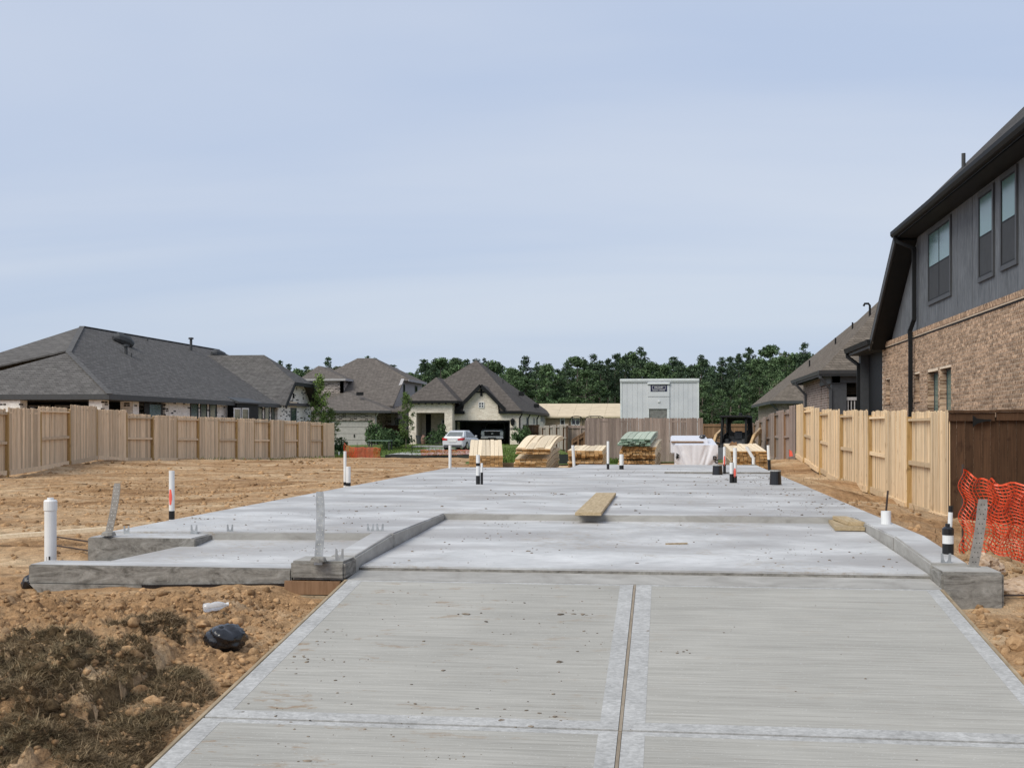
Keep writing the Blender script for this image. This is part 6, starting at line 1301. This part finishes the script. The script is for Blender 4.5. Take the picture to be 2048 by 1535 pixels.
pack('lumber pack with cleat on top, nearest the loader', 1462, 1535, Yp, -.72, zat(900, 2.6, Yp), 4.9, .125, .05, M_pine, M_pineend, lambda q: .17 * q, jy=.03, yaw=.0, ragged=.04)
o = MB(); x = ony(1467, 43); z = zat(889, x, 43); o.prism([(x - .16, 43, z - .02), (x + .14, 43, z - .02), (x + .10, 43, z + .11), (x + .02, 43, z + .07), (x - .04, 43, z + .12), (x - .10, 43, z + .07)], (0, .1, 0)); o = o.build('wood_scrap', M_brownw); tag(o, 'small brown scrap on top of the lumber pack nearest the loader', 'wood scrap')
# wrapped pack
Yp = 38.5; x0, x1 = ony(1349, Yp), ony(1436, Yp); zt_ = zat(889.5, 1, Yp); W = thing('wrapped_lumber', 'lumber pack wrapped in white sheeting with black letters', 'lumber pack', ((x0 + x1) / 2, Yp, -.7))
n, m = 46, 22; vs = []; fs = []
for j in range(m + 1):
    for i in range(n + 1):
        a, b = i / n, j / m; x = x0 + (x1 - x0) * a; z = -.72 + (zt_ + .72) * b
        e = 0
        for fx, fz in ((.42, .0), (.58, .0)):                       # folds fan out from the tucked foot of the wrap
            an = math.atan2((z - (-.72)) / (zt_ + .72) - fz, (a - fx) * 1.6); e += (.055 * max(0, math.sin(an * 13 + fx * 30)) ** 2) * min(1, abs(a - .5) * 3)
        e += .012 * math.sin(a * 9 + b * 3) * b; vs.append((x, Yp + e - .03 * (1 - b) * (1 - abs(2 * a - 1)), z))
for j in range(m):
    for i in range(n): k = j * (n + 1) + i; fs.append((k, k + 1, k + n + 2, k + n + 1))
MB().add(vs, fs).build('front_sheet', M_wrap, W, smooth=True)
MB().hexa([(x0 + .006, Yp + .05, -.72), (x1 - .006, Yp + .05, -.72), (x1 + .02, Yp + 4.9, -.72), (x0 + .02, Yp + 4.9, -.72), (x0 + .006, Yp + .05, zt_ + .0), (x1 - .006, Yp + .05, zt_ + .0), (x1 + .02, Yp + 4.9, zt_ + .16), (x0 + .02, Yp + 4.9, zt_ + .16)]).build('wrap', M_wrap, W, bevel=.025)
MB().hexa([(x0 - .12, Yp + 1.2, zt_ - .3), (x1 - .25, Yp + 1.2, zt_ - .3), (x1 - .2, Yp + 5.6, zt_ - .3), (x0 - .1, Yp + 5.6, zt_ - .3), (x0 - .12, Yp + 1.2, zt_ + .14), (x1 - .25, Yp + 1.2, zt_ + .14), (x1 - .2, Yp + 5.6, zt_ + .26), (x0 - .1, Yp + 5.6, zt_ + .26)]).build('upper_wrap', M_wrap, W, bevel=.03)
MB().box(x0 - .1, x1 - .42, Yp + 1.14, Yp + 1.19, zt_ + .06, zt_ + .105).build('batten', M_brownw, W)
o = crumple('mud_lump', (ony(1405, 41), 41, zt_ + .24), (.12, .12, .07), M_poly, 'dark lump lying on the white wrapped lumber', 'lump', 44, .2, 2)
def letter(ch, u, v, size, rot=0): text_part(ch, size, M_ink, W, Matrix.Translation((ony(u, Yp), Yp - .045, zat(v, 1, Yp))) @ Matrix.Rotation(R(90), 4, 'X') @ Matrix.Rotation(rot, 4, 'Z'), bold=.012)
letter('D', 1429.5, 915.5, .15); letter('C', 1432.5, 922.5, .15); letter('W', 1355.5, 911, .12, 1.4); letter('S', 1354.5, 916, .12)

# ------------------------------------------------------------------ loader
LX, LYd = du(1468, 60)[0] + .05, 59.5; g0 = gz(LX, LYd)
T = thing('skid_loader', 'black and tan compact track loader parked by the weathered fence', 'loader', (LX, LYd, g0), None, R(-16), local=True)
B = lambda: MB()
for s in (-1, 1):
    tr = B(); pr_ = [(-1.15, .25), (-1.0, .02), (1.0, .02), (1.2, .28), (.75, .72), (-.6, .72)]
    tr.prism([(s * .62, y, z) for y, z in pr_], (s * .34, 0, 0)); tr.build('track', M_tyre, T, bevel=.05)
    for y in (-.95, -.4, .1, .6, .98): B().tube([(s * .95, y, .25), (s * .98, y, .25)], .17, 12).build('track_roller', M_trim, T)
    # lift arm: from the high rear pivot down to the bucket
    ar = B(); A_ = [(s * .93, 1.05, 1.45), (s * .93, -.35, 1.15), (s * .90, -1.3, .55), (s * .86, -1.45, .25)]
    for p, q in zip(A_[:-1], A_[1:]): ar.bar(p, q, .13, .22)
    ar.build('lift_arm', M_cat, T, bevel=.015); B().bar((s * .93, .95, .7), (s * .93, 1.1, 1.5), .12, .22).build('arm_tower', M_cat, T, bevel=.01)
    B().tube([(s * .8, .3, .75), (s * .88, -.75, .85)], .045, 10).build('cylinder', M_chrome, T)
B().hexa([(-.6, -.95, .2), (.6, -.95, .2), (.6, 1.3, .2), (-.6, 1.3, .2), (-.6, -.9, .75), (.6, -.9, .75), (.6, 1.35, 1.15), (-.6, 1.35, 1.15)]).build('body', M_trim, T, bevel=.04)
# cab: posts, roof, floor, rear panel with an oval window, seat
for sx_ in (-.60, .60):
    B().bar((sx_, -.72, .7), (sx_ * .95, -.52, 2.08), .10, .12).build('cab_post', M_black, T); B().bar((sx_, .62, .8), (sx_ * .95, .55, 2.08), .10, .12).build('cab_post', M_black, T)
    B().prism([(sx_, -.6, .75), (sx_, .6, .75), (sx_, .6, 1.35), (sx_, -.3, 1.2)], (.03 if sx_ < 0 else -.03, 0, 0)).build('cab_side', M_black, T)
    mb_ = B()
    for k in range(5): mb_.bar((sx_ * .97, -.45 + k * .22, 1.25), (sx_ * .96, -.42 + k * .22, 2.05), .02, .02)
    mb_.build('side_bars', M_black, T)
B().hexa([(-.68, -.78, 2.06), (.68, -.78, 2.06), (.64, .72, 2.02), (-.64, .72, 2.02), (-.66, -.76, 2.16), (.66, -.76, 2.16), (.62, .70, 2.14), (-.62, .70, 2.14)]).build('cab_roof', M_black, T, bevel=.03)
pn = B(); nn = 24; ov = [(.42 * math.copysign(abs(math.cos(a)) ** .6, math.cos(a)), 1.62 + .30 * math.copysign(abs(math.sin(a)) ** .6, math.sin(a))) for a in [2 * math.pi * k / nn for k in range(nn)]]
ou = [(.58 * max(-1, min(1, 1.5 * math.cos(2 * math.pi * k / nn))), 1.60 + .45 * max(-1, min(1, 1.5 * math.sin(2 * math.pi * k / nn)))) for k in range(nn)]
for k in range(nn):
    k2 = (k + 1) % nn; pn.hexa([(ov[k][0], .56, ov[k][1]), (ov[k2][0], .56, ov[k2][1]), (ou[k2][0], .56, ou[k2][1]), (ou[k][0], .56, ou[k][1]), (ov[k][0], .60, ov[k][1]), (ov[k2][0], .60, ov[k2][1]), (ou[k2][0], .60, ou[k2][1]), (ou[k][0], .60, ou[k][1])])
pn.build('rear_panel', M_black, T)
B().box(-.58, .58, .50, .58, .75, 1.18).build('seat_back_panel', M_trim, T, bevel=.05); B().box(-.25, .25, .05, .5, .75, .95).build('seat', M_trim, T, bevel=.05); B().box(-.24, .24, .38, .5, .95, 1.4).build('seat_back', M_trim, T, bevel=.06)
B().box(-.5, -.32, -.4, .3, .75, 1.02).build('control_console', M_trim, T, bevel=.03); B().box(.32, .5, -.4, .3, .75, 1.02).build('control_console', M_trim, T, bevel=.03); B().tube([(-.41, -.3, 1.0), (-.40, -.33, 1.22)], .03, 8).build('joystick', M_black, T); B().tube([(.41, -.3, 1.0), (.40, -.33, 1.22)], .03, 8).build('joystick', M_black, T)
B().lathe((.12, .3, 2.14), [(.10, 0), (.09, .1), (.05, .16)], 10).build('beacon', M_black, T); B().bar((-.05, -1.0, .75), (.05, -1.45, .3), .9, .06).build('coupler_plate', M_black, T); B().hexa([(-.95, -2.0, .06), (.95, -2.0, .06), (.95, -1.45, .06), (-.95, -1.45, .06), (-.95, -1.95, .10), (.95, -1.95, .10), (.95, -1.5, .62), (-.95, -1.5, .62)]).build('bucket', M_trim, T)

# ------------------------------------------------------------------ cars
def loft(mb, secs):
    n = len(secs[0]); b = len(mb.v); mb.v += [p for s in secs for p in s]; m = len(secs)
    for i in range(m - 1):
        for k in range(n): mb.f.append((b + i * n + k, b + i * n + (k + 1) % n, b + (i + 1) * n + (k + 1) % n, b + (i + 1) * n + k))
    mb.f += [tuple(b + k for k in range(n))[::-1], tuple(b + (m - 1) * n + k for k in range(n))]; return mb
def sect(y, w, z0, z1, r=.12):
    return [(-w + r, y, z0), (w - r, y, z0), (w, y, z0 + r), (w, y, z1 - r * 1.4), (w - r * 1.2, y, z1), (-w + r * 1.2, y, z1), (-w, y, z1 - r * 1.4), (-w, y, z0 + r)]
cx_, cy_ = ony(905, 86), 86.0; g0 = gz(cx_, cy_) + .1
T = thing('parked_car', 'silver white saloon car parked on the drive of the cream house', 'car', (cx_, cy_, g0), None, R(-8), local=True)
k = .94
b = loft(MB(), [sect(y, w * k, z0, z1) for y, w, z0, z1 in ((0, .74, .36, .90), (.06, .83, .26, 1.0), (.35, .88, .22, 1.03), (1.2, .90, .2, .98), (3.0, .90, .2, .96), (3.9, .88, .22, .88), (4.45, .82, .26, .76), (4.65, .70, .34, .66))]); b.build('body', M_carp, T, smooth=False, bevel=.02)
c = loft(MB(), [[(-w0 * k, y0, z0), (w0 * k, y0, z0), (w1 * k, y1, z1), (-w1 * k, y1, z1)] for y0, w0, z0, y1, w1, z1 in ((.35, .80, .98, .36, .79, 1.0), (.75, .80, .98, .95, .62, 1.36), (1.2, .80, .97, 1.4, .62, 1.44), (2.2, .80, .96, 2.2, .62, 1.45), (3.2, .80, .94, 2.6, .60, 1.36), (3.35, .8, .93, 3.3, .78, .95))])
c.build('cabin', M_carp, T, bevel=.015)
MB().hexa([(-.66 * k, .405, 1.03), (.66 * k, .405, 1.03), (.66 * k, .43, 1.03), (-.66 * k, .43, 1.03), (-.54 * k, .88, 1.335), (.54 * k, .88, 1.335), (.54 * k, .92, 1.335), (-.54 * k, .92, 1.335)]).build('rear_window', M_blind, T)
for s in (-1, 1):
    MB().prism([(s * .812 * k, 1.0, 1.0), (s * .812 * k, 3.1, .97), (s * .66 * k, 2.55, 1.33), (s * .645 * k, 1.35, 1.38)], (s * -.02, 0, 0)).build('side_window', M_glass_d, T)
    MB().hexa([(s * .42 * k, -.035, .74), (s * .82 * k, .0, .72), (s * .90 * k, .30, .78), (s * .5 * k, .30, .78), (s * .42 * k, -.02, .84), (s * .84 * k, .02, .92), (s * .905 * k, .32, .92), (s * .5 * k, .30, .88)]).build('tail_lamp', M_tail, T)
    for y in (.85, 3.6):
        w_ = MB().tube([(s * .62, y, .32), (s * .86, y, .32)], .32, 18).build('wheel', M_tyre, T); MB().tube([(s * .855, y, .32), (s * .87, y, .32)], .2, 14).build('rim', M_chrome, w_)
    MB().box(s * .84, s * 1.0, 2.75, 2.9, .95, 1.08).build('wing_mirror', M_carp, T, bevel=.03)
MB().box(-.28, .28, -.04, .02, .62, .74).build('number_plate', M_white, T); MB().box(-.72 * k, .72 * k, -.01, .06, .26, .40).build('bumper', M_trim, T)
tx_, ty_ = ony(987, FY + 2), FY + 1.2; T = thing('pickup_truck', 'grey pickup truck facing out of the open garage', 'truck', (tx_, ty_, -.46), None, 0, local=True)
loft(MB(), [sect(y, w, z0, z1, .1) for y, w, z0, z1 in ((0, .90, .55, 1.18), (.12, .98, .5, 1.26), (1.4, 1.0, .45, 1.30), (1.6, 1.0, .4, 1.28), (4.5, 1.0, .4, 1.28))]).build('body', M_truck, T, bevel=.02)
loft(MB(), [[(-w0, y0, 1.27), (w0, y0, 1.27), (w1, y1, z1), (-w1, y1, z1)] for y0, w0, y1, w1, z1 in ((1.35, .92, 1.38, .90, 1.29), (1.5, .92, 2.1, .76, 1.86), (3.6, .92, 3.4, .76, 1.9))]).build('cabin', M_truck, T)
MB().hexa([(-.82, 1.42, 1.33), (.82, 1.42, 1.33), (.82, 1.47, 1.33), (-.82, 1.47, 1.33), (-.70, 2.0, 1.80), (.70, 2.0, 1.80), (.70, 2.05, 1.80), (-.70, 2.05, 1.80)]).build('windscreen', M_glass_d, T)
MB().box(-.66, .66, -.05, .02, .74, 1.12).build('grille', M_black, T); MB().box(-.70, .70, -.06, .0, 1.125, 1.19).build('grille_bar', M_chrome, T); MB().box(-.09, .09, -.065, -.05, .90, .96).build('badge', M_white, T)
MB().hexa([(-.98, -.12, .50), (.98, -.12, .50), (.98, .1, .50), (-.98, .1, .50), (-.96, -.12, .70), (.96, -.12, .70), (.96, .1, .70), (-.96, .1, .70)]).build('bumper', M_chrome, T, bevel=.03); MB().box(-.35, .35, -.13, -.11, .5, .6).build('number_plate', M_trim, T)
for s in (-1, 1):
    MB().box(min(s * .70, s * .95), max(s * .70, s * .95), -.04, .05, .80, 1.14).build('headlamp', M_lamp, T)
    w_ = MB().tube([(s * .70, .95, .38), (s * .98, .95, .38)], .38, 16).build('wheel', M_tyre, T); MB().tube([(s * .975, .95, .38), (s * .99, .95, .38)], .22, 12).build('rim', M_chrome, w_); MB().box(min(s * 1.0, s * 1.2), max(s * 1.0, s * 1.2), 1.6, 1.7, 1.25, 1.5).build('wing_mirror', M_black, T)

# ------------------------------------------------------------------ trees and shrubs
def quads(C, S, nrm=None):
    """leaf cards: one folded quad pair per leaf clump at C with size S"""
    n = len(C); a = rng.normal(size=(n, 3)); a /= np.linalg.norm(a, axis=1)[:, None]; b = rng.normal(size=(n, 3)); b -= (a * b).sum(1)[:, None] * a; b /= np.linalg.norm(b, axis=1)[:, None]
    c = np.cross(a, b); S = S[:, None]
    V = np.stack([C - a * S, C + b * S * .55 + c * S * .25, C + a * S, C - b * S * .55 + c * S * .25], 1).reshape(-1, 3)
    F = (np.arange(n) * 4)[:, None] + np.array([0, 1, 2, 3]); return V, F
def clumps(centers, radii, per, leaf):
    C = []; 
    for c, r in zip(centers, radii):
        k = max(8, int(per * r * r)); d = rng.normal(size=(k, 3)); d /= np.linalg.norm(d, axis=1)[:, None]; rad = r * rng.random(k)[:, None] ** .45
        C.append(np.array(c) + d * rad * np.array([1, 1, .62]))
    C = np.concatenate(C); return quads(C, leaf * (.6 + .8 * rng.random(len(C))))
def crown_mesh(kind, seed):
    global rng
    rng = np.random.default_rng(seed); cs = []; rs = []; br = []
    if kind == 'pine':
        h = 14; z = h * .44
        for k in range(30):
            q = k / 29; z = h * (.54 + .45 * q); w_ = (1 - q) ** .9 * 2.3 + .15; a = k * 2.4 + rng.uniform(-.6, .6); r = w_ * rng.uniform(.35, 1.0)
            c = (math.cos(a) * r, math.sin(a) * r, z + rng.uniform(-.3, .3)); cs.append(c); rs.append(rng.uniform(.55, 1.05) * (1.1 - .45 * q)); br.append(c)
        V, F = clumps(cs, rs, 170, .15)
    elif kind == 'broad':
        h = 12
        for k in range(58):
            q = rng.random(); z = h * (.38 + .58 * q); w_ = 3.1 * math.sqrt(max(.05, 1 - (2 * (q - .42)) ** 2 * .9)); a = rng.uniform(0, 6.28); r = w_ * math.sqrt(rng.random())
            c = (math.cos(a) * r, math.sin(a) * r, z); cs.append(c); rs.append(rng.uniform(.42, .95)); br.append(c)
        V, F = clumps(cs, rs, 150, .16)
    elif kind == 'young':
        h = 5
        for k in range(26):
            q = k / 25; z = h * (.22 + .76 * q); w_ = .95 * math.sin(math.pi * (.15 + .82 * q)) ; a = k * 2.4; r = w_ * rng.uniform(.2, 1); c = (math.cos(a) * r, math.sin(a) * r, z); cs.append(c); rs.append(rng.uniform(.32, .52)); br.append(c)
        V, F = clumps(cs, rs, 420, .085)
    else:
        for k in range(14):
            a = rng.uniform(0, 6.28); r = .55 * math.sqrt(rng.random()); cs.append((math.cos(a) * r, math.sin(a) * r, rng.uniform(.2, .85))); rs.append(rng.uniform(.22, .36))
        V, F = clumps(cs, rs, 420, .075)
    return V, F, br
CR = {}
def tree_mesh(kind, v):
    key = (kind, v)
    if key in CR: return CR[key]
    V, F, br = crown_mesh(kind, hash(kind) % 7 * 0 + v * 13 + len(kind)); mat = {'pine': M_leaf_p, 'broad': (M_leaf_o if v == 5 else M_leaf_b), 'young': M_leaf_y, 'shrub': M_leaf_s}[kind]
    cm = np_mesh('crown', V, F, mat); t = MB(); h = {'pine': 14, 'broad': 12, 'young': 5, 'shrub': .6}[kind]; r0 = {'pine': .20, 'broad': .19, 'young': .06, 'shrub': .03}[kind]
    bend = [(random.uniform(-.12, .12) * q * 2, random.uniform(-.12, .12) * q * 2, h * .94 * q - .3) for q in (0, .2, .45, .7, 1)]
    t.tube(bend, [r0, r0 * .85, r0 * .65, r0 * .42, r0 * .12], 7)
    for c in br[::5]:
        z = c[2] - .25 * math.hypot(c[0], c[1]); t.tube([(c[0] * .03, c[1] * .03, z - .2), (c[0] * .6, c[1] * .6, z + .05), c], [r0 * .30, r0 * .2, r0 * .06], 5, False)
    tm = t.mesh('trunk', M_bark); CR[key] = (cm, tm); return CR[key]
def tree(name, kind, v, x, y, s, label, group=None, sx_=1.0, cat='tree', z=None):
    cm, tm = tree_mesh(kind, v); r = thing(name, label, cat, (x, y, gz(x, y) if z is None else z), group, random.uniform(0, 6.28)); ORIG[r.name] = Vector((0, 0, 0)); r.scale = (s * sx_, s * sx_, s)
    for nm, me in (('trunk', tm), ('crown', cm)):
        o = bpy.data.objects.new(nm, me); col.objects.link(o); o.parent = r
    return r
ZONES = ((640, 'beyond the long white brick house'), (820, 'over the taupe house roof'), (1062, 'behind the cream house'), (1238, 'above the bare roof decking'), (1402, 'behind the office trailer'), (1545, 'between trailer and steep roof'), (9999, 'beside the steep hip roof'))
KINDS_ = {'pine': 'dark narrow topped pine', 'broad': 'leafy green broad tree', 'olive': 'dull olive broad tree'}
prof_u = [560, 600, 680, 700, 740, 820, 850, 900, 940, 985, 1000, 1040, 1070, 1110, 1150, 1185, 1220, 1240, 1270, 1310, 1340, 1370, 1410, 1450, 1490, 1530, 1570, 1620, 1680, 1740]
prof_v = [735, 733, 726, 735, 712, 742, 724, 708, 722, 718, 724, 728, 722, 730, 716, 716, 722, 702, 704, 718, 720, 722, 716, 712, 708, 700, 698, 702, 715, 720]
def put_tree(u, y, v, kind=None):
    kind = kind or ('pine' if random.random() < .5 else 'broad'); var = random.randrange(6); x = ony(u, y); z0 = -.6; top = zat(v, x, y); s = (top - z0) / (14 if kind == 'pine' else 12)
    kd = 'pine' if kind == 'pine' else ('olive' if var == 5 else 'broad'); zn = next(t_ for lim, t_ in ZONES if u < lim); far = 'in the rear rank' if y > 193 else 'in the front rank'
    lb = f'{KINDS_[kd]} {far}, {zn}'
    if len(lb.split()) > 16: lb = f'{KINDS_[kd].split(" with")[0]} {far}, {zn}'
    tree('pine_tree' if kind == 'pine' else 'broadleaf_tree', kind, var, x, y, s, lb, lb.split(',')[0] + ' ' + zn, random.uniform(.85, 1.25), z=z0)
u = 560
while u < 1700:
    put_tree(u, random.uniform(172, 190), float(np.interp(u, prof_u, prof_v)) + random.choice((-12, -5, 0, 4, 12, 22))); u += random.uniform(13, 22)
u = 555
while u < 1690:
    put_tree(u, random.uniform(196, 215), float(np.interp(u, prof_u, prof_v)) + random.choice((2, 10, 18))); u += random.uniform(14, 22)
for u in np.arange(1400, 1640, 40): put_tree(u + random.uniform(-9, 9), random.uniform(158, 168), random.uniform(745, 792), 'broad')
# undergrowth that closes the wood between the trunks
rng = np.random.default_rng(5)
C = []; Rr = []
for k in range(240):
    u = rng.uniform(560, 1700); y = rng.uniform(180, 235); x = ony(u, y); C.append((x, y, rng.uniform(0, 2.2))); Rr.append(rng.uniform(1.0, 2.0))
V, F = clumps(C, Rr, 26, .5); o = link('undergrowth', np_mesh('undergrowth', V, F, M_leaf_p)); tag(o, kind='stuff')
o = MB()
xs_ = np.linspace(ony(540, 236), ony(1740, 236), 70); V = []; F = []
for i, x in enumerate(xs_):
    for j, q in enumerate(np.linspace(0, 1, 6)): V.append((x + random.uniform(-.6, .6), 236 + random.uniform(-2, 2), -1 + q * (10.5 + random.uniform(-1, 1.2))))
for i in range(69):
    for j in range(5): k = i * 6 + j; F.append((k, k + 6, k + 7, k + 1))
V2 = [(a, b + 5, c) for a, b, c in V]; n0 = len(V); F2 = F + [tuple(n0 + q for q in f[::-1]) for f in F]
o = MB().add(V + V2, F2).build('deep_wood', M_leaf_p); tag(o, kind='stuff')
# garden plants near the houses
tree('young_tree', 'young', 1, ony(640, 79.5), 79.5, 1.08, 'slender light green young tree behind the far end of the pinkish fence', None, .72)
x = ony(648, 79.0); tree('young_tree', 'young', 2, x, 80.5, .62, 'small drooping light green sapling at the fence end', None, 1.0)
tr = tree('young_tree', 'young', 3, ony(812, 90), 90, .86, 'young tree with thin bare stem before the cream porch', None, .7)
for i, (u, y, s, lb) in enumerate(((668, 80, 1.25, 'dark shrub below the taupe garage door, by the fence end'), (682, 81.5, 1.05, 'dark shrub below the taupe garage door, by the orange net'), (745, 97, 2.1, 'tall narrow shrub at the brick pier of the taupe garage door'), (762, 95, 1.6, 'rounded shrub in front of the brown side wall'), (780, 90, 1.7, 'wide shrub on the lawn behind the boxed net'), (797, 91, 1.7, 'wide shrub beside the young bare stemmed tree'), (771, 88, 1.3, 'low shrub at the edge of the lawn behind the net'), (870, 95.5, 1.25, 'dark potted shrub by the cream porch opening'), (880, 95, 1.9, 'spiky green shrub at the cream porch pier'), (1040, 98.5, 1.9, 'shrub at the garage corner of the cream house'), (1098, 112, 1.6, 'small shrub top behind the pale stepped fence'))):
    tree('shrub', 'shrub', i % 4, ony(u, y), y, s, lb, None, random.uniform(.8, 1.1) * (.7 if s > 1.8 else 1), cat='shrub')
for i, (u, y) in enumerate(((1395, 165), (1425, 160), (1470, 158), (1500, 163), (1345, 166), (1570, 150), (1590, 140))):
    tree('broadleaf_tree', 'broad', i % 6, ony(u, y), y, random.uniform(.28, .5) if i < 5 else .62, 'low bright sapling at the foot of the wood behind the loader', 'saplings at the foot of the wood', 1.5)
x = ony(839.5, 99); p = thing('porch_pot', 'dark planter pot standing in the cream porch', 'pot', (x, 99, -.45)); MB().lathe((x, 99, -.45), [(.22, 0), (.36, .75), (.38, .8), (.3, .8), (.28, .7)], 12).build('pot', M_trim, p)
x = ony(847, 98.8); p = thing('porch_pot', 'reddish clay pot beside the dark planter in the porch', 'pot', (x, 98.8, -.45)); MB().lathe((x, 98.8, -.45), [(.14, 0), (.24, .35), (.2, .6), (.1, .8), (.12, .85)], 12).build('pot', M_pot, p)
x = ony(868, 98.6); p = thing('porch_chair', 'dark wicker chair in the cream porch', 'chair', (x, 98.6, -.45)); MB().box(x - .35, x + .35, 98.3, 98.9, -.40, -.05).build('seat', M_trim, p, bevel=.04); MB().box(x - .35, x + .35, 98.85, 98.95, -.05, .45).build('backrest', M_trim, p, bevel=.04)
for s in (-1, 1): MB().box(x + s * .36 - .05, x + s * .36 + .05, 98.3, 98.9, -.45, .15).build('arm', M_trim, p, bevel=.02)
x = ony(756, 86); o = MB(); o.hexa([(x - .8, 86, .0), (x + .9, 86, .0), (x + .9, 87, .0), (x - .8, 87, .0), (x - .75, 86.05, .07), (x + .85, 86.05, .07), (x + .85, 86.95, .07), (x - .75, 86.95, .07)])
tb = thing('garden_table', 'low green table top among the shrubs behind the net', 'table', (x, 86.5, -.7)); o.build('table_top', flat('green_table_paint', (.05, .10, .06)), tb)
for a, b in ((-.7, 86.1), (.8, 86.1), (-.7, 86.9), (.8, 86.9)): MB().box(x + a - .04, x + a + .04, b - .04, b + .04, -.8, .0).build('leg', M_trim, tb)
x = ony(1, 1)
for u, v0, v1, y, lb in ((678, 903, 916, 78, 'short white marker pipe among the dark shrubs'),): x = ony(u, y); o = MB().tube([(x, y, zat(v1, x, y) - .2), (x, y, zat(v0, x, y))], .05, 8).build('marker_pipe', M_pvc); tag(o, lb, 'pipe')
